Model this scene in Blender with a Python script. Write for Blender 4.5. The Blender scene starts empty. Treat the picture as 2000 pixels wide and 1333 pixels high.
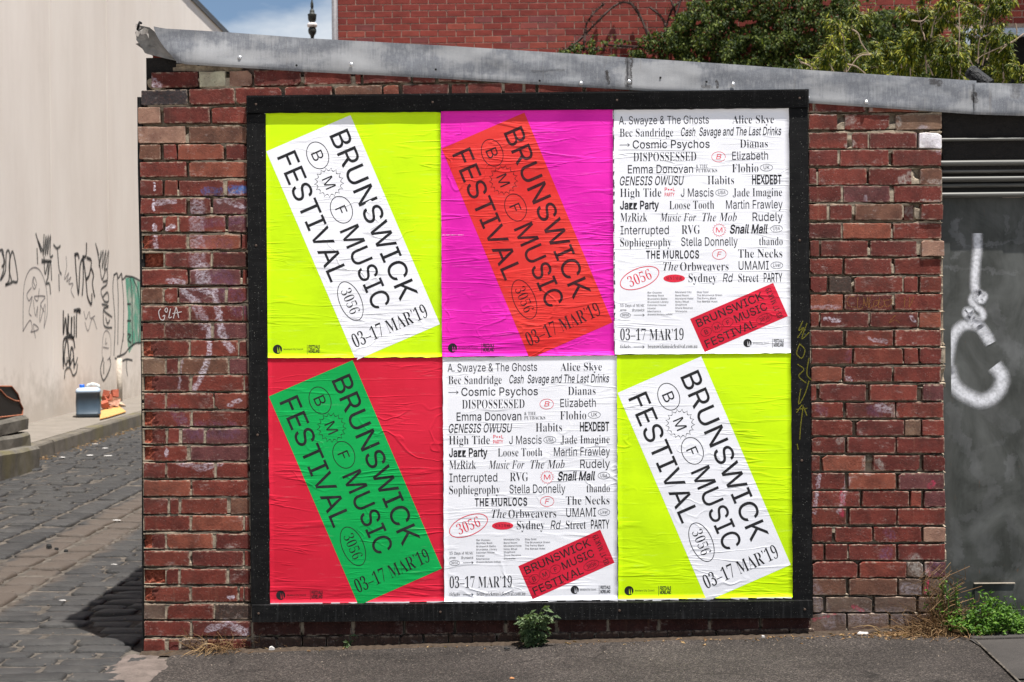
import bpy, bmesh, math, random
from math import radians, sin, cos, pi, sqrt, atan2
from mathutils import Vector, Matrix, noise
from mathutils.geometry import tessellate_polygon

S = bpy.context.scene
COL = S.collection
R = random.Random(7)

# ---------------------------------------------------------------- camera
FPX = 2700.0                       # focal length in photo pixels (2000 wide)
YAW, PIT, ROL = 0.0076, -0.0057, -0.0094
CAM = Vector((0.0, -6.665, 1.54))
r0 = Vector((cos(YAW), sin(YAW), 0)); f0 = Vector((-sin(YAW), cos(YAW), 0)); u0 = Vector((0, 0, 1))
FW = f0*cos(PIT) + u0*sin(PIT); u1 = u0*cos(PIT) - f0*sin(PIT)
RT = r0*cos(ROL) + u1*sin(ROL); UP = u1*cos(ROL) - r0*sin(ROL)
cam = bpy.data.cameras.new('camera'); cam.sensor_width = 36; cam.lens = FPX*36/2000
cam.clip_start = 0.05; cam.clip_end = 600
camo = bpy.data.objects.new('camera', cam); COL.objects.link(camo)
M = Matrix((RT, UP, -FW)).transposed().to_4x4(); M.translation = CAM
camo.matrix_world = M
S.camera = camo
cam.dof.use_dof = True; cam.dof.focus_distance = 6.7; cam.dof.aperture_fstop = 5.6

# ---------------------------------------------------------------- light
SUNV = Vector((0.205, -0.22, 1.0)).normalized()      # towards the sun
sun = bpy.data.lights.new('sun', 'SUN'); sun.energy = 5.0; sun.angle = radians(0.53); sun.color = (1, .97, .925)
suno = bpy.data.objects.new('sun', sun); COL.objects.link(suno)
suno.rotation_euler = SUNV.to_track_quat('Z', 'Y').to_euler(); suno.location = (3, -4, 12)
W = bpy.data.worlds.new('World'); S.world = W; W.use_nodes = True
nt = W.node_tree; nt.nodes.clear()
def wn(t, **k):
    n = nt.nodes.new(t)
    for a, b in k.items(): setattr(n, a, b)
    return n
wo = wn('ShaderNodeOutputWorld'); bg = wn('ShaderNodeBackground'); bg.inputs[1].default_value = 0.052
sky = wn('ShaderNodeTexSky', sky_type='NISHITA', sun_disc=False)
sky.sun_elevation = math.asin(SUNV.z); sky.sun_rotation = atan2(SUNV.x, SUNV.y)
sky.air_density = 1.0; sky.dust_density = .5; sky.ozone_density = 2.2
tc = wn('ShaderNodeTexCoord'); mp = wn('ShaderNodeMapping'); mp.inputs['Scale'].default_value = (5, 5, 13); mp.inputs['Location'].default_value = (1.35, .4, .75)
nz = wn('ShaderNodeTexNoise'); nz.inputs['Scale'].default_value = 1.0; nz.inputs['Detail'].default_value = 7; nz.inputs['Roughness'].default_value = .55
cr = wn('ShaderNodeValToRGB'); cr.color_ramp.elements[0].position = .47; cr.color_ramp.elements[1].position = .66
mx = wn('ShaderNodeMix', data_type='RGBA'); mx.inputs[7].default_value = (8.2, 8.6, 9.0, 1)
ms = wn('ShaderNodeMath', operation='MULTIPLY'); ms.inputs[1].default_value = .8
L = nt.links.new
L(tc.outputs['Generated'], mp.inputs[0]); L(mp.outputs[0], nz.inputs['Vector']); L(nz.outputs[0], cr.inputs[0]); L(cr.outputs[0], ms.inputs[0]); L(ms.outputs[0], mx.inputs[0])
L(sky.outputs[0], mx.inputs[6]); L(mx.outputs[2], bg.inputs[0]); L(bg.outputs[0], wo.inputs[0])
S.view_settings.view_transform = 'Standard'; S.view_settings.look = 'None'; S.view_settings.gamma = 1
S.view_settings.use_curve_mapping = False; S.view_settings.exposure = 0.98
S.cycles.max_bounces = 8; S.cycles.transparent_max_bounces = 24
S.cycles.use_denoising = True

# ---------------------------------------------------------------- helpers
def P(px, py, Y):                                    # photo pixel -> point of the plane at distance Y
    d = FW*FPX + RT*(px - 1000) - UP*(py - 666.5)
    t = (Y - CAM.y)/d.y
    return CAM + d*t
def PX(px, py, X):                                   # photo pixel -> point of the plane at that X
    d = FW*FPX + RT*(px - 1000) - UP*(py - 666.5)
    return CAM + d*((X - CAM.x)/d.x)
def lane_z(x, y):
    z = .024*y if y > 0 else .012*y
    if x < -2.93: z += .05*(-2.93 - x)
    return z
def foot_z(x, y):
    return .0215*(x + 1.87) + (.018*y if y < 0 else 0)
def PG(px, py, fn=lane_z):                           # photo pixel -> point on the ground
    d = FW*FPX + RT*(px - 1000) - UP*(py - 666.5)
    t = -CAM.z/d.z
    for _ in range(12):
        p = CAM + d*t
        t = (fn(p.x, p.y) - CAM.z)/d.z
    return CAM + d*t

class MB:
    def __init__(s): s.v = []; s.f = []; s.uv = []
    def add(s, vs, fs):
        n = len(s.v); s.v.extend(tuple(v) for v in vs); s.f.extend(tuple(i+n for i in f) for f in fs)
    def box(s, a, b):
        x0, y0, z0 = a; x1, y1, z1 = b
        s.add([(x0,y0,z0),(x1,y0,z0),(x1,y1,z0),(x0,y1,z0),(x0,y0,z1),(x1,y0,z1),(x1,y1,z1),(x0,y1,z1)],
              [(0,3,2,1),(4,5,6,7),(0,1,5,4),(1,2,6,5),(2,3,7,6),(3,0,4,7)])
    def tube(s, pts, rad, n=6, cap=True):
        pts = [Vector(p) for p in pts]; rs = rad if isinstance(rad, (list, tuple)) else [rad]*len(pts)
        rings = []
        for i, p in enumerate(pts):
            t = (pts[min(i+1, len(pts)-1)] - pts[max(i-1, 0)]).normalized()
            a = t.orthogonal().normalized() if i == 0 else (rings_a - t*rings_a.dot(t)).normalized()
            rings_a = a; b = t.cross(a)
            rings.append([p + (a*cos(2*pi*k/n) + b*sin(2*pi*k/n))*rs[i] for k in range(n)])
        vs = [v for r in rings for v in r]; fs = []
        for i in range(len(pts)-1):
            for k in range(n):
                fs.append((i*n+k, i*n+(k+1) % n, (i+1)*n+(k+1) % n, (i+1)*n+k))
        if cap: fs += [tuple(reversed(range(n))), tuple((len(pts)-1)*n+k for k in range(n))]
        s.add(vs, fs)
    def lathe(s, prof, c, n=20):
        vs = []; fs = []
        for z, r in prof:
            for k in range(n): vs.append((c[0]+r*cos(2*pi*k/n), c[1]+r*sin(2*pi*k/n), c[2]+z))
        for i in range(len(prof)-1):
            for k in range(n): fs.append((i*n+k, i*n+(k+1) % n, (i+1)*n+(k+1) % n, (i+1)*n+k))
        fs += [tuple(reversed(range(n))), tuple((len(prof)-1)*n+k for k in range(n))]
        s.add(vs, fs)
    def build(s, name, mat, parent=None, smooth=False, loc=None, **props):
        me = bpy.data.meshes.new(name); me.from_pydata(s.v, [], s.f); me.update()
        if s.uv:
            uvl = me.uv_layers.new(name='UVMap')
            for l in me.loops: uvl.data[l.index].uv = s.uv[l.vertex_index]
        if mat: me.materials.append(mat)
        if smooth:
            for p in me.polygons: p.use_smooth = True
        return link(name, me, parent, loc, **props)
def link(name, me, parent=None, loc=None, **props):
    o = bpy.data.objects.new(name, me); COL.objects.link(o)
    if parent: o.parent = parent
    if loc is not None: o.location = loc
    for k, v in props.items(): o[k] = v
    return o
def thing(name, label, cat, loc=(0,0,0), group=None):
    o = bpy.data.objects.new(name, None); COL.objects.link(o); o.location = loc
    o.empty_display_size = .1
    o['label'] = label; o['category'] = cat
    if group: o['group'] = group
    return o
def rel(o):                                          # children keep world coordinates: undo the parent's location
    pass

class Mat:
    def __init__(s, name, rough=.8, spec=.3, metal=0):
        s.m = bpy.data.materials.new(name); s.m.use_nodes = True; s.t = s.m.node_tree
        s.b = s.t.nodes['Principled BSDF']; s.out = s.t.nodes['Material Output']
        s.b.inputs['Roughness'].default_value = rough; s.b.inputs['Specular IOR Level'].default_value = spec; s.b.inputs['Metallic'].default_value = metal
        s.geo = None
    def n(s, t, ins=None, **k):
        n = s.t.nodes.new(t)
        for a, b in k.items(): setattr(n, a, b)
        for a, b in (ins or {}).items(): s.i(n.inputs[a], b)
        return n
    def i(s, sock, v):
        if isinstance(v, bpy.types.NodeSocket): s.t.links.new(v, sock)
        else:
            if hasattr(sock, 'default_value') and sock.type == 'RGBA' and len(v) == 3: v = (*v, 1)
            sock.default_value = v
    def pos(s, scale=(1,1,1), loc=(0,0,0)):
        if not s.geo: s.geo = s.n('ShaderNodeNewGeometry')
        return s.n('ShaderNodeMapping', {0: s.geo.outputs['Position'], 'Scale': scale, 'Location': loc}).outputs[0]
    def noise(s, scale, vec=None, detail=4, rough=.55, dist=0):
        return s.n('ShaderNodeTexNoise', {'Vector': vec or s.pos(), 'Scale': scale, 'Detail': detail, 'Roughness': rough, 'Distortion': dist}).outputs[0]
    def ramp(s, f, stops):
        r = s.n('ShaderNodeValToRGB', {0: f}); e = r.color_ramp.elements
        while len(e) < len(stops): e.new(.5)
        for a, (p, c) in zip(e, stops):
            a.position = p; a.color = (*c, 1) if isinstance(c, tuple) else (c, c, c, 1)
        return r.outputs[0]
    def mix(s, f, a, b, blend='MIX'):
        return s.n('ShaderNodeMix', {0: f, 6: a, 7: b}, data_type='RGBA', blend_type=blend).outputs[2]
    def math(s, op, a, b=0.0, c=0.0, clamp=False):
        return s.n('ShaderNodeMath', {0: a, 1: b, 2: c}, operation=op, use_clamp=clamp).outputs[0]
    def bump(s, h, strength=.5, dist=.01, nrm=None):
        ins = {'Height': h, 'Strength': strength, 'Distance': dist}
        if nrm: ins['Normal'] = nrm
        o = s.n('ShaderNodeBump', ins).outputs[0]; s.i(s.b.inputs['Normal'], o); return o
    def col(s, c): s.i(s.b.inputs['Base Color'], c); return s
def plain(name, c, rough=.8, spec=.3, metal=0, var=.25, sc=30, bump=0, bsc=None):
    m = Mat(name, rough, spec, metal)
    f = m.noise(sc)
    lo = tuple(max(0, x*(1-var)) for x in c); hi = tuple(min(1, x*(1+var)) for x in c)
    m.col(m.ramp(f, [(.3, lo), (.7, hi)]))
    if bump: m.bump(m.noise(bsc or sc*3), 1, bump)
    return m.m

# stroke mask group: distance from the segment AB in the XZ plane
G = bpy.data.node_groups.new('stroke', 'ShaderNodeTree')
for nme, t in (('P','NodeSocketVector'),('A','NodeSocketVector'),('B','NodeSocketVector'),('W','NodeSocketFloat')):
    G.interface.new_socket(nme, in_out='INPUT', socket_type=t)
G.interface.new_socket('M', in_out='OUTPUT', socket_type='NodeSocketFloat')
def gn(t, **k):
    n = G.nodes.new(t)
    for a, b in k.items(): setattr(n, a, b)
    return n
gi = gn('NodeGroupInput'); go = gn('NodeGroupOutput'); gl = G.links.new
pa = gn('ShaderNodeVectorMath', operation='SUBTRACT'); gl(gi.outputs[0], pa.inputs[0]); gl(gi.outputs[1], pa.inputs[1])
ba = gn('ShaderNodeVectorMath', operation='SUBTRACT'); gl(gi.outputs[2], ba.inputs[0]); gl(gi.outputs[1], ba.inputs[1])
d1 = gn('ShaderNodeVectorMath', operation='DOT_PRODUCT'); gl(pa.outputs[0], d1.inputs[0]); gl(ba.outputs[0], d1.inputs[1])
d2 = gn('ShaderNodeVectorMath', operation='DOT_PRODUCT'); gl(ba.outputs[0], d2.inputs[0]); gl(ba.outputs[0], d2.inputs[1])
dv = gn('ShaderNodeMath', operation='DIVIDE', use_clamp=True); gl(d1.outputs['Value'], dv.inputs[0]); gl(d2.outputs['Value'], dv.inputs[1])
sc_ = gn('ShaderNodeVectorMath', operation='SCALE'); gl(ba.outputs[0], sc_.inputs[0]); gl(dv.outputs[0], sc_.inputs['Scale'])
sb = gn('ShaderNodeVectorMath', operation='DISTANCE'); gl(pa.outputs[0], sb.inputs[0]); gl(sc_.outputs[0], sb.inputs[1])
mr = gn('ShaderNodeMapRange', interpolation_type='SMOOTHSTEP'); gl(sb.outputs['Value'], mr.inputs[0])
hw = gn('ShaderNodeMath', operation='MULTIPLY'); hw.inputs[1].default_value = .55; gl(gi.outputs[3], hw.inputs[0])
gl(hw.outputs[0], mr.inputs[1]); gl(gi.outputs[3], mr.inputs[2]); mr.inputs[3].default_value = 1; mr.inputs[4].default_value = 0
gl(mr.outputs[0], go.inputs[0])
def strokes(m, segs, Y=.02, warp=None):
    """segs: (x0,y0,x1,y1,halfwidth,strength) in photo px on the wall"""
    if not hasattr(m, 'flat'):
        p_ = m.pos(); nn = m.n('ShaderNodeTexNoise', {'Vector': p_, 'Scale': 22.0, 'Detail': 6.0, 'Roughness': .75}).outputs[1]
        nn = m.n('ShaderNodeVectorMath', {0: nn, 1: (.5, .5, .5)}, operation='SUBTRACT').outputs[0]
        nn = m.n('ShaderNodeVectorMath', {0: nn, 'Scale': getattr(m, 'warp', .045)}, operation='SCALE').outputs[0]
        p_ = m.n('ShaderNodeVectorMath', {0: p_, 1: nn}, operation='ADD').outputs[0]
        m.flat = m.n('ShaderNodeVectorMath', {0: p_, 1: (1, 0, 1)}, operation='MULTIPLY').outputs[0]
    flat = m.flat
    acc = None
    zn = getattr(m, 'zone', None)
    if zn: segs = [q for q in segs if min(q[0], q[2])-q[4] < zn[1] and max(q[0], q[2])+q[4] > zn[0] and min(q[1], q[3])-q[4] < zn[3] and max(q[1], q[3])+q[4] > zn[2]]
    if not segs: return 0.0
    for x0, y0, x1, y1, w, st in segs:
        a = P(x0, y0, Y); b = P(x1, y1, Y)
        g = m.n('ShaderNodeGroup', node_tree=G)
        m.i(g.inputs[0], flat); g.inputs[1].default_value = (a.x, 0, a.z); g.inputs[2].default_value = (b.x, 0, b.z + 1e-5); g.inputs[3].default_value = w/405
        v = m.math('MULTIPLY', g.outputs[0], st)
        acc = v if acc is None else m.math('MAXIMUM', acc, v)
    return acc

# ---------------------------------------------------------------- materials
def brick_mat(zone):
    m = Mat('old_red_brick', .86, .25); m.zone = zone
    oi = m.n('ShaderNodeObjectInfo'); rnd = oi.outputs['Random']; base = oi.outputs['Color']
    off = m.n('ShaderNodeCombineXYZ', {0: m.math('MULTIPLY', rnd, 37.0), 1: 0.0, 2: m.math('MULTIPLY', rnd, 91.0)}).outputs[0]
    p = m.n('ShaderNodeVectorMath', {0: m.pos(), 1: off}, operation='ADD').outputs[0]
    n1 = m.noise(14, p, 5, .6); n2 = m.noise(90, p, 4, .65); n3 = m.noise(420, p, 2, .6)
    c = m.mix(m.ramp(n1, [(.32, 0.0), (.7, 1.0)]), m.mix(1.0, base, (.62, .58, .6), 'MULTIPLY'), m.mix(1.0, base, (1.25, 1.3, 1.3), 'MULTIPLY'))
    c = m.mix(m.math('MULTIPLY', m.ramp(n2, [(.45, 0.0), (.75, 1.0)]), .18), c, (.22, .08, .055))
    # vertical drips and weather bands
    st = m.noise(1, m.pos((38, 1, 2.2)), 3, .6)
    c = m.mix(m.math('MULTIPLY', m.ramp(st, [(.62, 0.0), (.72, 1.0)]), .2), c, (.24, .13, .08))
    # lime bloom near random places
    l = m.noise(9, m.pos((1, 1, 1.6), (3, 0, 5)), 8, .75)
    l2 = m.noise(60, m.pos((.6, 1, 1.5)), 5, .75)
    lf = m.math('MULTIPLY', m.ramp(l, [(.56, 0.0), (.74, 1.0)]), m.ramp(l2, [(.44, 0.0), (.62, 1.0)]))
    c = m.mix(m.math('MULTIPLY', lf, .75), c, (.55, .47, .43))
    # specks
    v = m.noise(260, m.pos(), 1, .5)
    c = m.mix(m.math('MULTIPLY', m.ramp(v, [(.72, 0.0), (.78, 1.0)]), .5), c, (.6, .54, .5))
    c = m.mix(m.math('MULTIPLY', m.ramp(m.noise(200, m.pos((1,1,1),(9,9,9)), 1, .5), [(.69, 0.0), (.73, 1.0)]), .8), c, (.03, .018, .015))
    # spray paint, worn into the face
    wear = m.ramp(m.noise(75, m.pos((1, 1, .7)), 6, .8), [(.40, .0), (.62, 1.0)])
    white = strokes(m, [(386,402,384,470,18,.45),(384,470,388,520,20,.42),(395,522,398,556,17,.75),(354,566,382,592,8,.8),(382,592,402,636,13,.5),(356,560,415,572,6,.75),
        (417,560,423,590,8,.85),(423,590,434,655,8,.9),(434,655,452,682,9,.8),(408,640,408,692,7,.95),(407,700,396,730,8,1),(396,730,378,764,7,.8),
        (303,358,302,372,3,1.3),(301,392,300,410,3,1.3),(303,397,340,393,6,.8),(302,440,303,450,5,1.2),(325,447,340,440,5,1),(302,462,306,484,6,.8),
        (330,548,356,552,8,.7),(356,700,350,760,3,.5),(470,782,450,790,6,.8),(474,372,430,392,9,.55),(478,405,440,392,6,.6),(325,880,325,890,5,1.2),
        (1585,1145,1620,1215,18,.22),(1770,1150,1790,1152,16,.35),(1650,1205,1760,1200,18,.2),(1600,930,1590,1000,5,.7),(1655,935,1640,1000,6,.55),(1580,600,1640,600,4,.4),
        (1610,622,1640,626,5,.9),(1780,618,1786,626,5,.9),(1700,662,1730,668,5,.6),(1655,740,1662,742,5,.9),(1715,795,1735,800,10,.6),(1805,262,1836,285,20,.6),
        (430,905,390,915,8,.5),(350,905,400,915,7,.5),(440,1215,480,1235,10,.8),(405,1230,432,1222,8,.8),(445,1165,455,1168,4,1),(290,155,310,170,10,.6),(1690,385,1690,395,5,.5)])
    wn_ = m.ramp(m.noise(70, m.pos((.8,1,1.2)), 6, .8), [(.42, 0.0), (.64, 1.0)])
    c = m.mix(m.math('MULTIPLY', white, wn_, clamp=True), c, (.66, .6, .68))
    blue = strokes(m, [(452,370,486,372,11,.95),(400,374,430,372,8,.5),(400,385,440,384,5,.4)])
    c = m.mix(m.math('MULTIPLY', blue, wear, clamp=True), c, (.02, .14, .42))
    purp = strokes(m, [(470,430,400,438,12,.4),(430,540,470,600,26,.45),(340,800,360,830,14,.5),(380,840,450,840,22,.42),(1733,1080,1728,1085,14,.75),(1825,1110,1832,1112,17,.6),(1600,800,1606,805,12,.4),(1660,690,1655,700,10,.3),(1735,1040,1740,1045,12,.5),(1700,800,1716,806,12,.4),(400,470,440,480,20,.25)])
    c = m.mix(m.math('MULTIPLY', m.math('MULTIPLY', purp, .75), wear, clamp=True), c, (.16, .09, .19))
    red = strokes(m, [(1810,1112,1814,1125,4,1),(1812,1136,1806,1160,4,1),(1815,950,1822,945,7,.7),(1645,962,1645,1005,6,.5),(1590,1210,1630,1200,4,.5),(1668,1185,1685,1196,5,.5)])
    c = m.mix(m.math('MULTIPLY', red, wear, clamp=True), c, (.55, .03, .1))
    grey = strokes(m, [(1785,1098,1800,1118,20,.95),(1692,900,1694,918,13,.95),(1716,902,1722,912,9,.8),(1637,865,1642,858,8,.7),(1742,795,1748,812,8,.8),(1652,236,1662,235,12,.6),(1655,285,1665,280,8,.9),(1762,352,1790,340,12,.9),(1786,345,1790,356,9,.9),(1776,410,1790,425,11,.8),(1750,235,1756,242,9,.8),(1585,222,1640,222,5,.9),(1815,354,1838,356,6,.8),(1800,392,1838,394,4,.9),(1690,210,1700,214,6,.8),(1405+190,868,1601,866,4,.6)])
    c = m.mix(m.math('MULTIPLY', grey, wear, clamp=True), c, (.34, .3, .27))
    gen = m.n('ShaderNodeSeparateXYZ', {0: m.n('ShaderNodeTexCoord').outputs['Generated']})
    gz = m.math('ABSOLUTE', m.math('SUBTRACT', gen.outputs[2], .5)); gx = m.math('ABSOLUTE', m.math('SUBTRACT', gen.outputs[0], .5))
    rim = m.math('MAXIMUM', m.ramp(gz, [(.36, 0.0), (.5, 1.0)]), m.ramp(gx, [(.46, 0.0), (.5, 1.0)]))
    rim = m.math('MULTIPLY', rim, m.ramp(m.noise(45, p, 6, .75), [(.47, 0.0), (.6, 1.0)]))
    c = m.mix(m.math('MULTIPLY', rim, .8), c, (.42, .33, .25))
    soot = m.noise(7, m.pos((1, 1, 1), (7, 0, 3)), 5, .65)
    c = m.mix(m.math('MULTIPLY', m.ramp(soot, [(.5, 0.0), (.72, 1.0)]), .5), c, (.035, .022, .018))
    m.col(c)
    h = m.math('ADD', m.math('MULTIPLY', n2, .7), m.math('MULTIPLY', n3, .35))
    h = m.math('ADD', h, m.math('MULTIPLY', m.ramp(m.noise(130, p, 3, .5), [(.30, 0.0), (.36, 1.0)]), .6))
    m.bump(h, .65, .0055)
    return m.m
ZONES = [(255,500,120,260),(255,500,260,420),(255,500,420,560),(255,500,560,660),(255,500,660,830),(255,500,830,1100),(255,500,1100,1300),(1575,1850,190,480),(1575,1850,480,830),(1575,1850,830,1050),(1575,1850,1050,1260),(500,1575,120,1300)]
M_BRICKS = [brick_mat(z) for z in ZONES]
def brick_mat_at(x, y):
    return next((m for z, m in zip(ZONES, M_BRICKS) if z[0] <= x <= z[1] and z[2] <= y <= z[3]), M_BRICKS[-1])
def rough_brick():
    m = Mat('broken_brick_face', .95, .1)
    n = m.noise(60, m.pos(), 6, .7)
    m.col(m.ramp(n, [(.3, (.09, .02, .014)), (.5, (.24, .06, .035)), (.72, (.42, .14, .09))]))
    m.bump(n, 1, .012); return m.m
M_SPALL = rough_brick()
def mortar_mat():
    m = Mat('lime_mortar', .95, .1)
    n = m.noise(18, m.pos(), 6, .7); n2 = m.noise(160, m.pos(), 4, .7)
    c = m.ramp(n, [(.30, (.11, .085, .065)), (.46, (.22, .175, .13)), (.64, (.38, .31, .23))])
    c = m.mix(m.ramp(n2, [(.4, 0.0), (.8, .5)]), c, (.45, .39, .30))
    m.col(c); m.bump(n2, .8, .003); return m.m
M_MORTAR = mortar_mat()
def timber(grime=.35):
    m = Mat('black_painted_timber', .65, .12)
    g = m.noise(1, m.pos((3, 40, 260)), 3, .6); sp = m.noise(230, m.pos(), 1, .5); d = m.noise(6, m.pos((1,1,4)), 6, .7)
    c = m.mix(m.ramp(d, [(.4, 0.0), (.8, 1.0)]), (.0035, .0035, .0038), (.012, .0115, .0115))
    c = m.mix(m.math('MULTIPLY', m.ramp(sp, [(.735, 0.0), (.765, 1.0)]), .6), c, (.4, .4, .36))
    c = m.mix(m.math('MULTIPLY', m.ramp(m.noise(1, m.pos((60,1,5)), 3, .6), [(.58 - .06*(grime > .5), 0.0), (.80, 1.0)]), grime), c, (.045, .045, .046))
    if grime > .5: c = m.mix(m.math('MULTIPLY', m.ramp(m.noise(1, m.pos((38, 1, 2.5), (6, 0, 0)), 4, .75), [(.68, 0.0), (.76, 1.0)]), .3), c, (.2, .2, .19))
    m.col(c); m.bump(g, .35, .002); return m.m
M_TIMBER = timber(); M_TIMBERG = timber(.55)
def metal_fascia():
    m = Mat('weathered_galvanised_steel', .65, .3, .1)
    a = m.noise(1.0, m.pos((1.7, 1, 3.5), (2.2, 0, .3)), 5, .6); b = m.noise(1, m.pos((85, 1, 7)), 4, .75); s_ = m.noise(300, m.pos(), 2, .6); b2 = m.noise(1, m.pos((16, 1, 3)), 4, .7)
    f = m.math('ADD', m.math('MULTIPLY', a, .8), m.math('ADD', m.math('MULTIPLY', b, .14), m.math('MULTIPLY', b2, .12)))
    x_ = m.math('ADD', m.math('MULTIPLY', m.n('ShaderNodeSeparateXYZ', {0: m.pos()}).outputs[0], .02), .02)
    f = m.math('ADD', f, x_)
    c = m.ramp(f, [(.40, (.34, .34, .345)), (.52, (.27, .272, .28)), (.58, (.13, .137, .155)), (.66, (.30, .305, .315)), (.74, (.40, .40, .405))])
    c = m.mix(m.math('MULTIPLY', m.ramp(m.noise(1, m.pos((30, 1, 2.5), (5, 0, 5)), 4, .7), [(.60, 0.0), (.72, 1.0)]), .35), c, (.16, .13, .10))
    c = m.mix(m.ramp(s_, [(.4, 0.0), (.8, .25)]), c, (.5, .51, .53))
    st = strokes(m, [(1226,104,1226,170,6,.7),(1234,106,1232,170,2.5,.9),(1184,140,1188,162,4,.95),(1400,160,1402,170,5,.95),(1372,170,1388,170,4,.6),(1820,160,1836,162,8,.8),(1903,186,1905,196,8,.9),(1900,165,1904,215,3,.4),(1984,170,1984,185,12,.5),(1040,140,1100,136,3,.4),(1960,160,1980,160,8,.3)], Y=0)
    bk = m.ramp(m.noise(60, m.pos(), 4, .7), [(.35, .2), (.55, 1.0)])
    c = m.mix(m.math('MULTIPLY', st, bk, clamp=True), c, (.035, .03, .028))
    m.col(c); m.bump(m.math('ADD', m.noise(2.5, m.pos((1,1,1.5)), 2, .4), m.math('MULTIPLY', s_, .02)), .5, .03)
    return m.m
M_FASCIA = metal_fascia()
def cream_mat():
    m = Mat('cream_render_panel', .9, .15)
    a = m.noise(1, m.pos((1, 1.2, .35)), 6, .65); b = m.noise(1, m.pos((1, 9, .5)), 4, .7); g = m.noise(6, m.pos(), 4, .6)
    c = m.ramp(a, [(.32, (.69, .615, .545)), (.68, (.77, .70, .63))])
    c = m.mix(m.math('MULTIPLY', m.ramp(b, [(.5, 0.0), (.8, 1.0)]), .18), c, (.58, .52, .46))
    c = m.mix(m.math('MULTIPLY', m.ramp(g, [(.55, 0.0), (.8, 1.0)]), .35), c, (.76, .68, .62))
    # dirt splash near the pavement
    z = m.n('ShaderNodeSeparateXYZ', {0: m.pos()}).outputs[2]
    dz = m.math('SUBTRACT', z, m.math('MULTIPLY', g, 1.2))
    c = m.mix(m.ramp(dz, [(.0, .55), (.55, 0.0)]), c, (.36, .31, .25))
    m.col(c); m.bump(m.noise(90), .5, .004); return m.m
M_CREAM = cream_mat()
def paper(name, c1, c2, wr=1.0, extra=0.0, ink=False, rough=.6):
    m = Mat(name, rough, .2)
    lo_ = m.n('ShaderNodeVectorMath', {0: m.n('ShaderNodeObjectInfo').outputs['Location'], 1: (7.3, 0, 5.1)}, operation='MULTIPLY').outputs[0]
    shifted = m.n('ShaderNodeVectorMath', {0: m.n('ShaderNodeNewGeometry').outputs['Position'], 1: lo_}, operation='ADD').outputs[0]
    m.pos = lambda scale=(1,1,1), loc=(0,0,0): m.n('ShaderNodeMapping', {0: shifted, 'Scale': scale, 'Location': loc}).outputs[0]
    if ink: m.col(m.mix(m.ramp(m.noise(25), [(.4, 0.0), (.75, 1.0)]), c1, c2))
    else:
        f = m.noise(2.2, m.pos((1, 1, 1), (4.3, 0, 1.7)), 5, .6, .6)
        c = m.mix(m.ramp(f, [(.36, 0.0), (.62, 1.0)]), c1, c2)
        pf = m.noise(1, m.pos((5, 1, 60)), 4, .7)
        c = m.mix(m.math('MULTIPLY', m.ramp(pf, [(.6, 0.0), (.85, 1.0)]), .15), c, (.9, .9, .88))
        m.col(c)
    # horizontal glue wrinkles: thin ridges from bent noise
    def ridge(sc, loc, w, dist):
        n = m.noise(1, m.pos(sc, loc), 3, .5, dist)
        r = m.math('ABSOLUTE', m.math('SUBTRACT', n, .5))
        return m.ramp(r, [(0.0, 1.0), (w, 0.0)])
    def mask(sc, loc, lo, hi):
        return m.ramp(m.noise(1, m.pos(sc, loc), 2, .5), [(lo, 0.0), (hi, 1.0)])
    k = -.10 if extra else .0                        # more of the fine creases on the heavily glued sheets
    h = m.math('MULTIPLY', ridge((1.1, 1, 10), (0, 0, 0), .028, .5), mask((2.6, 1, 5), (3, 0, 1), .47 + k, .66 + k))
    h = m.math('ADD', h, m.math('MULTIPLY', m.math('MULTIPLY', ridge((2.6, 1, 27), (5, 0, 2), .05, .7), mask((4, 1, 7), (8, 0, 4), .50 + k, .68 + k)), .5))
    h = m.math('ADD', h, m.math('MULTIPLY', m.noise(1, m.pos((1.3, 1, 6)), 4, .5), 1.1*extra + 1.1))
    h = m.math('ADD', h, m.math('MULTIPLY', m.math('MULTIPLY', ridge((2.2, 1, 3.0), (1, 0, 7), .012, .3), mask((1.6, 1, 1.6), (0, 0, 5), .52, .66)), .9))
    m.bump(h, .38*wr, .0042)
    return m.m
M_YEL = paper('fluoro_yellow_paper', (.60, .88, .0), (.50, .76, .0))
M_MAG = paper('fluoro_magenta_paper', (.60, .006, .33), (.78, .018, .42), 1.25, .5)
M_RED = paper('crimson_paper', (.56, .010, .032), (.62, .014, .042), 1.1)
M_WHT = paper('white_paper', (.77, .77, .81), (.81, .81, .85))
M_ORG = paper('red_orange_overprint', (.60, .018, .018), (.70, .042, .034), 1.25, .5)
M_GRN = paper('green_overprint', (.0, .33, .065), (.002, .38, .08), 1.1)
M_INK = paper('black_ink', (.012, .012, .014), (.03, .03, .032), 1.0, ink=True, rough=.42)
M_INKM = paper('black_ink_over_magenta', (.035, .008, .012), (.07, .018, .02), 1.25, .5, ink=True, rough=.42)
M_RINK = paper('red_ink', (.68, .02, .05), (.72, .03, .06), 1.0)
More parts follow.
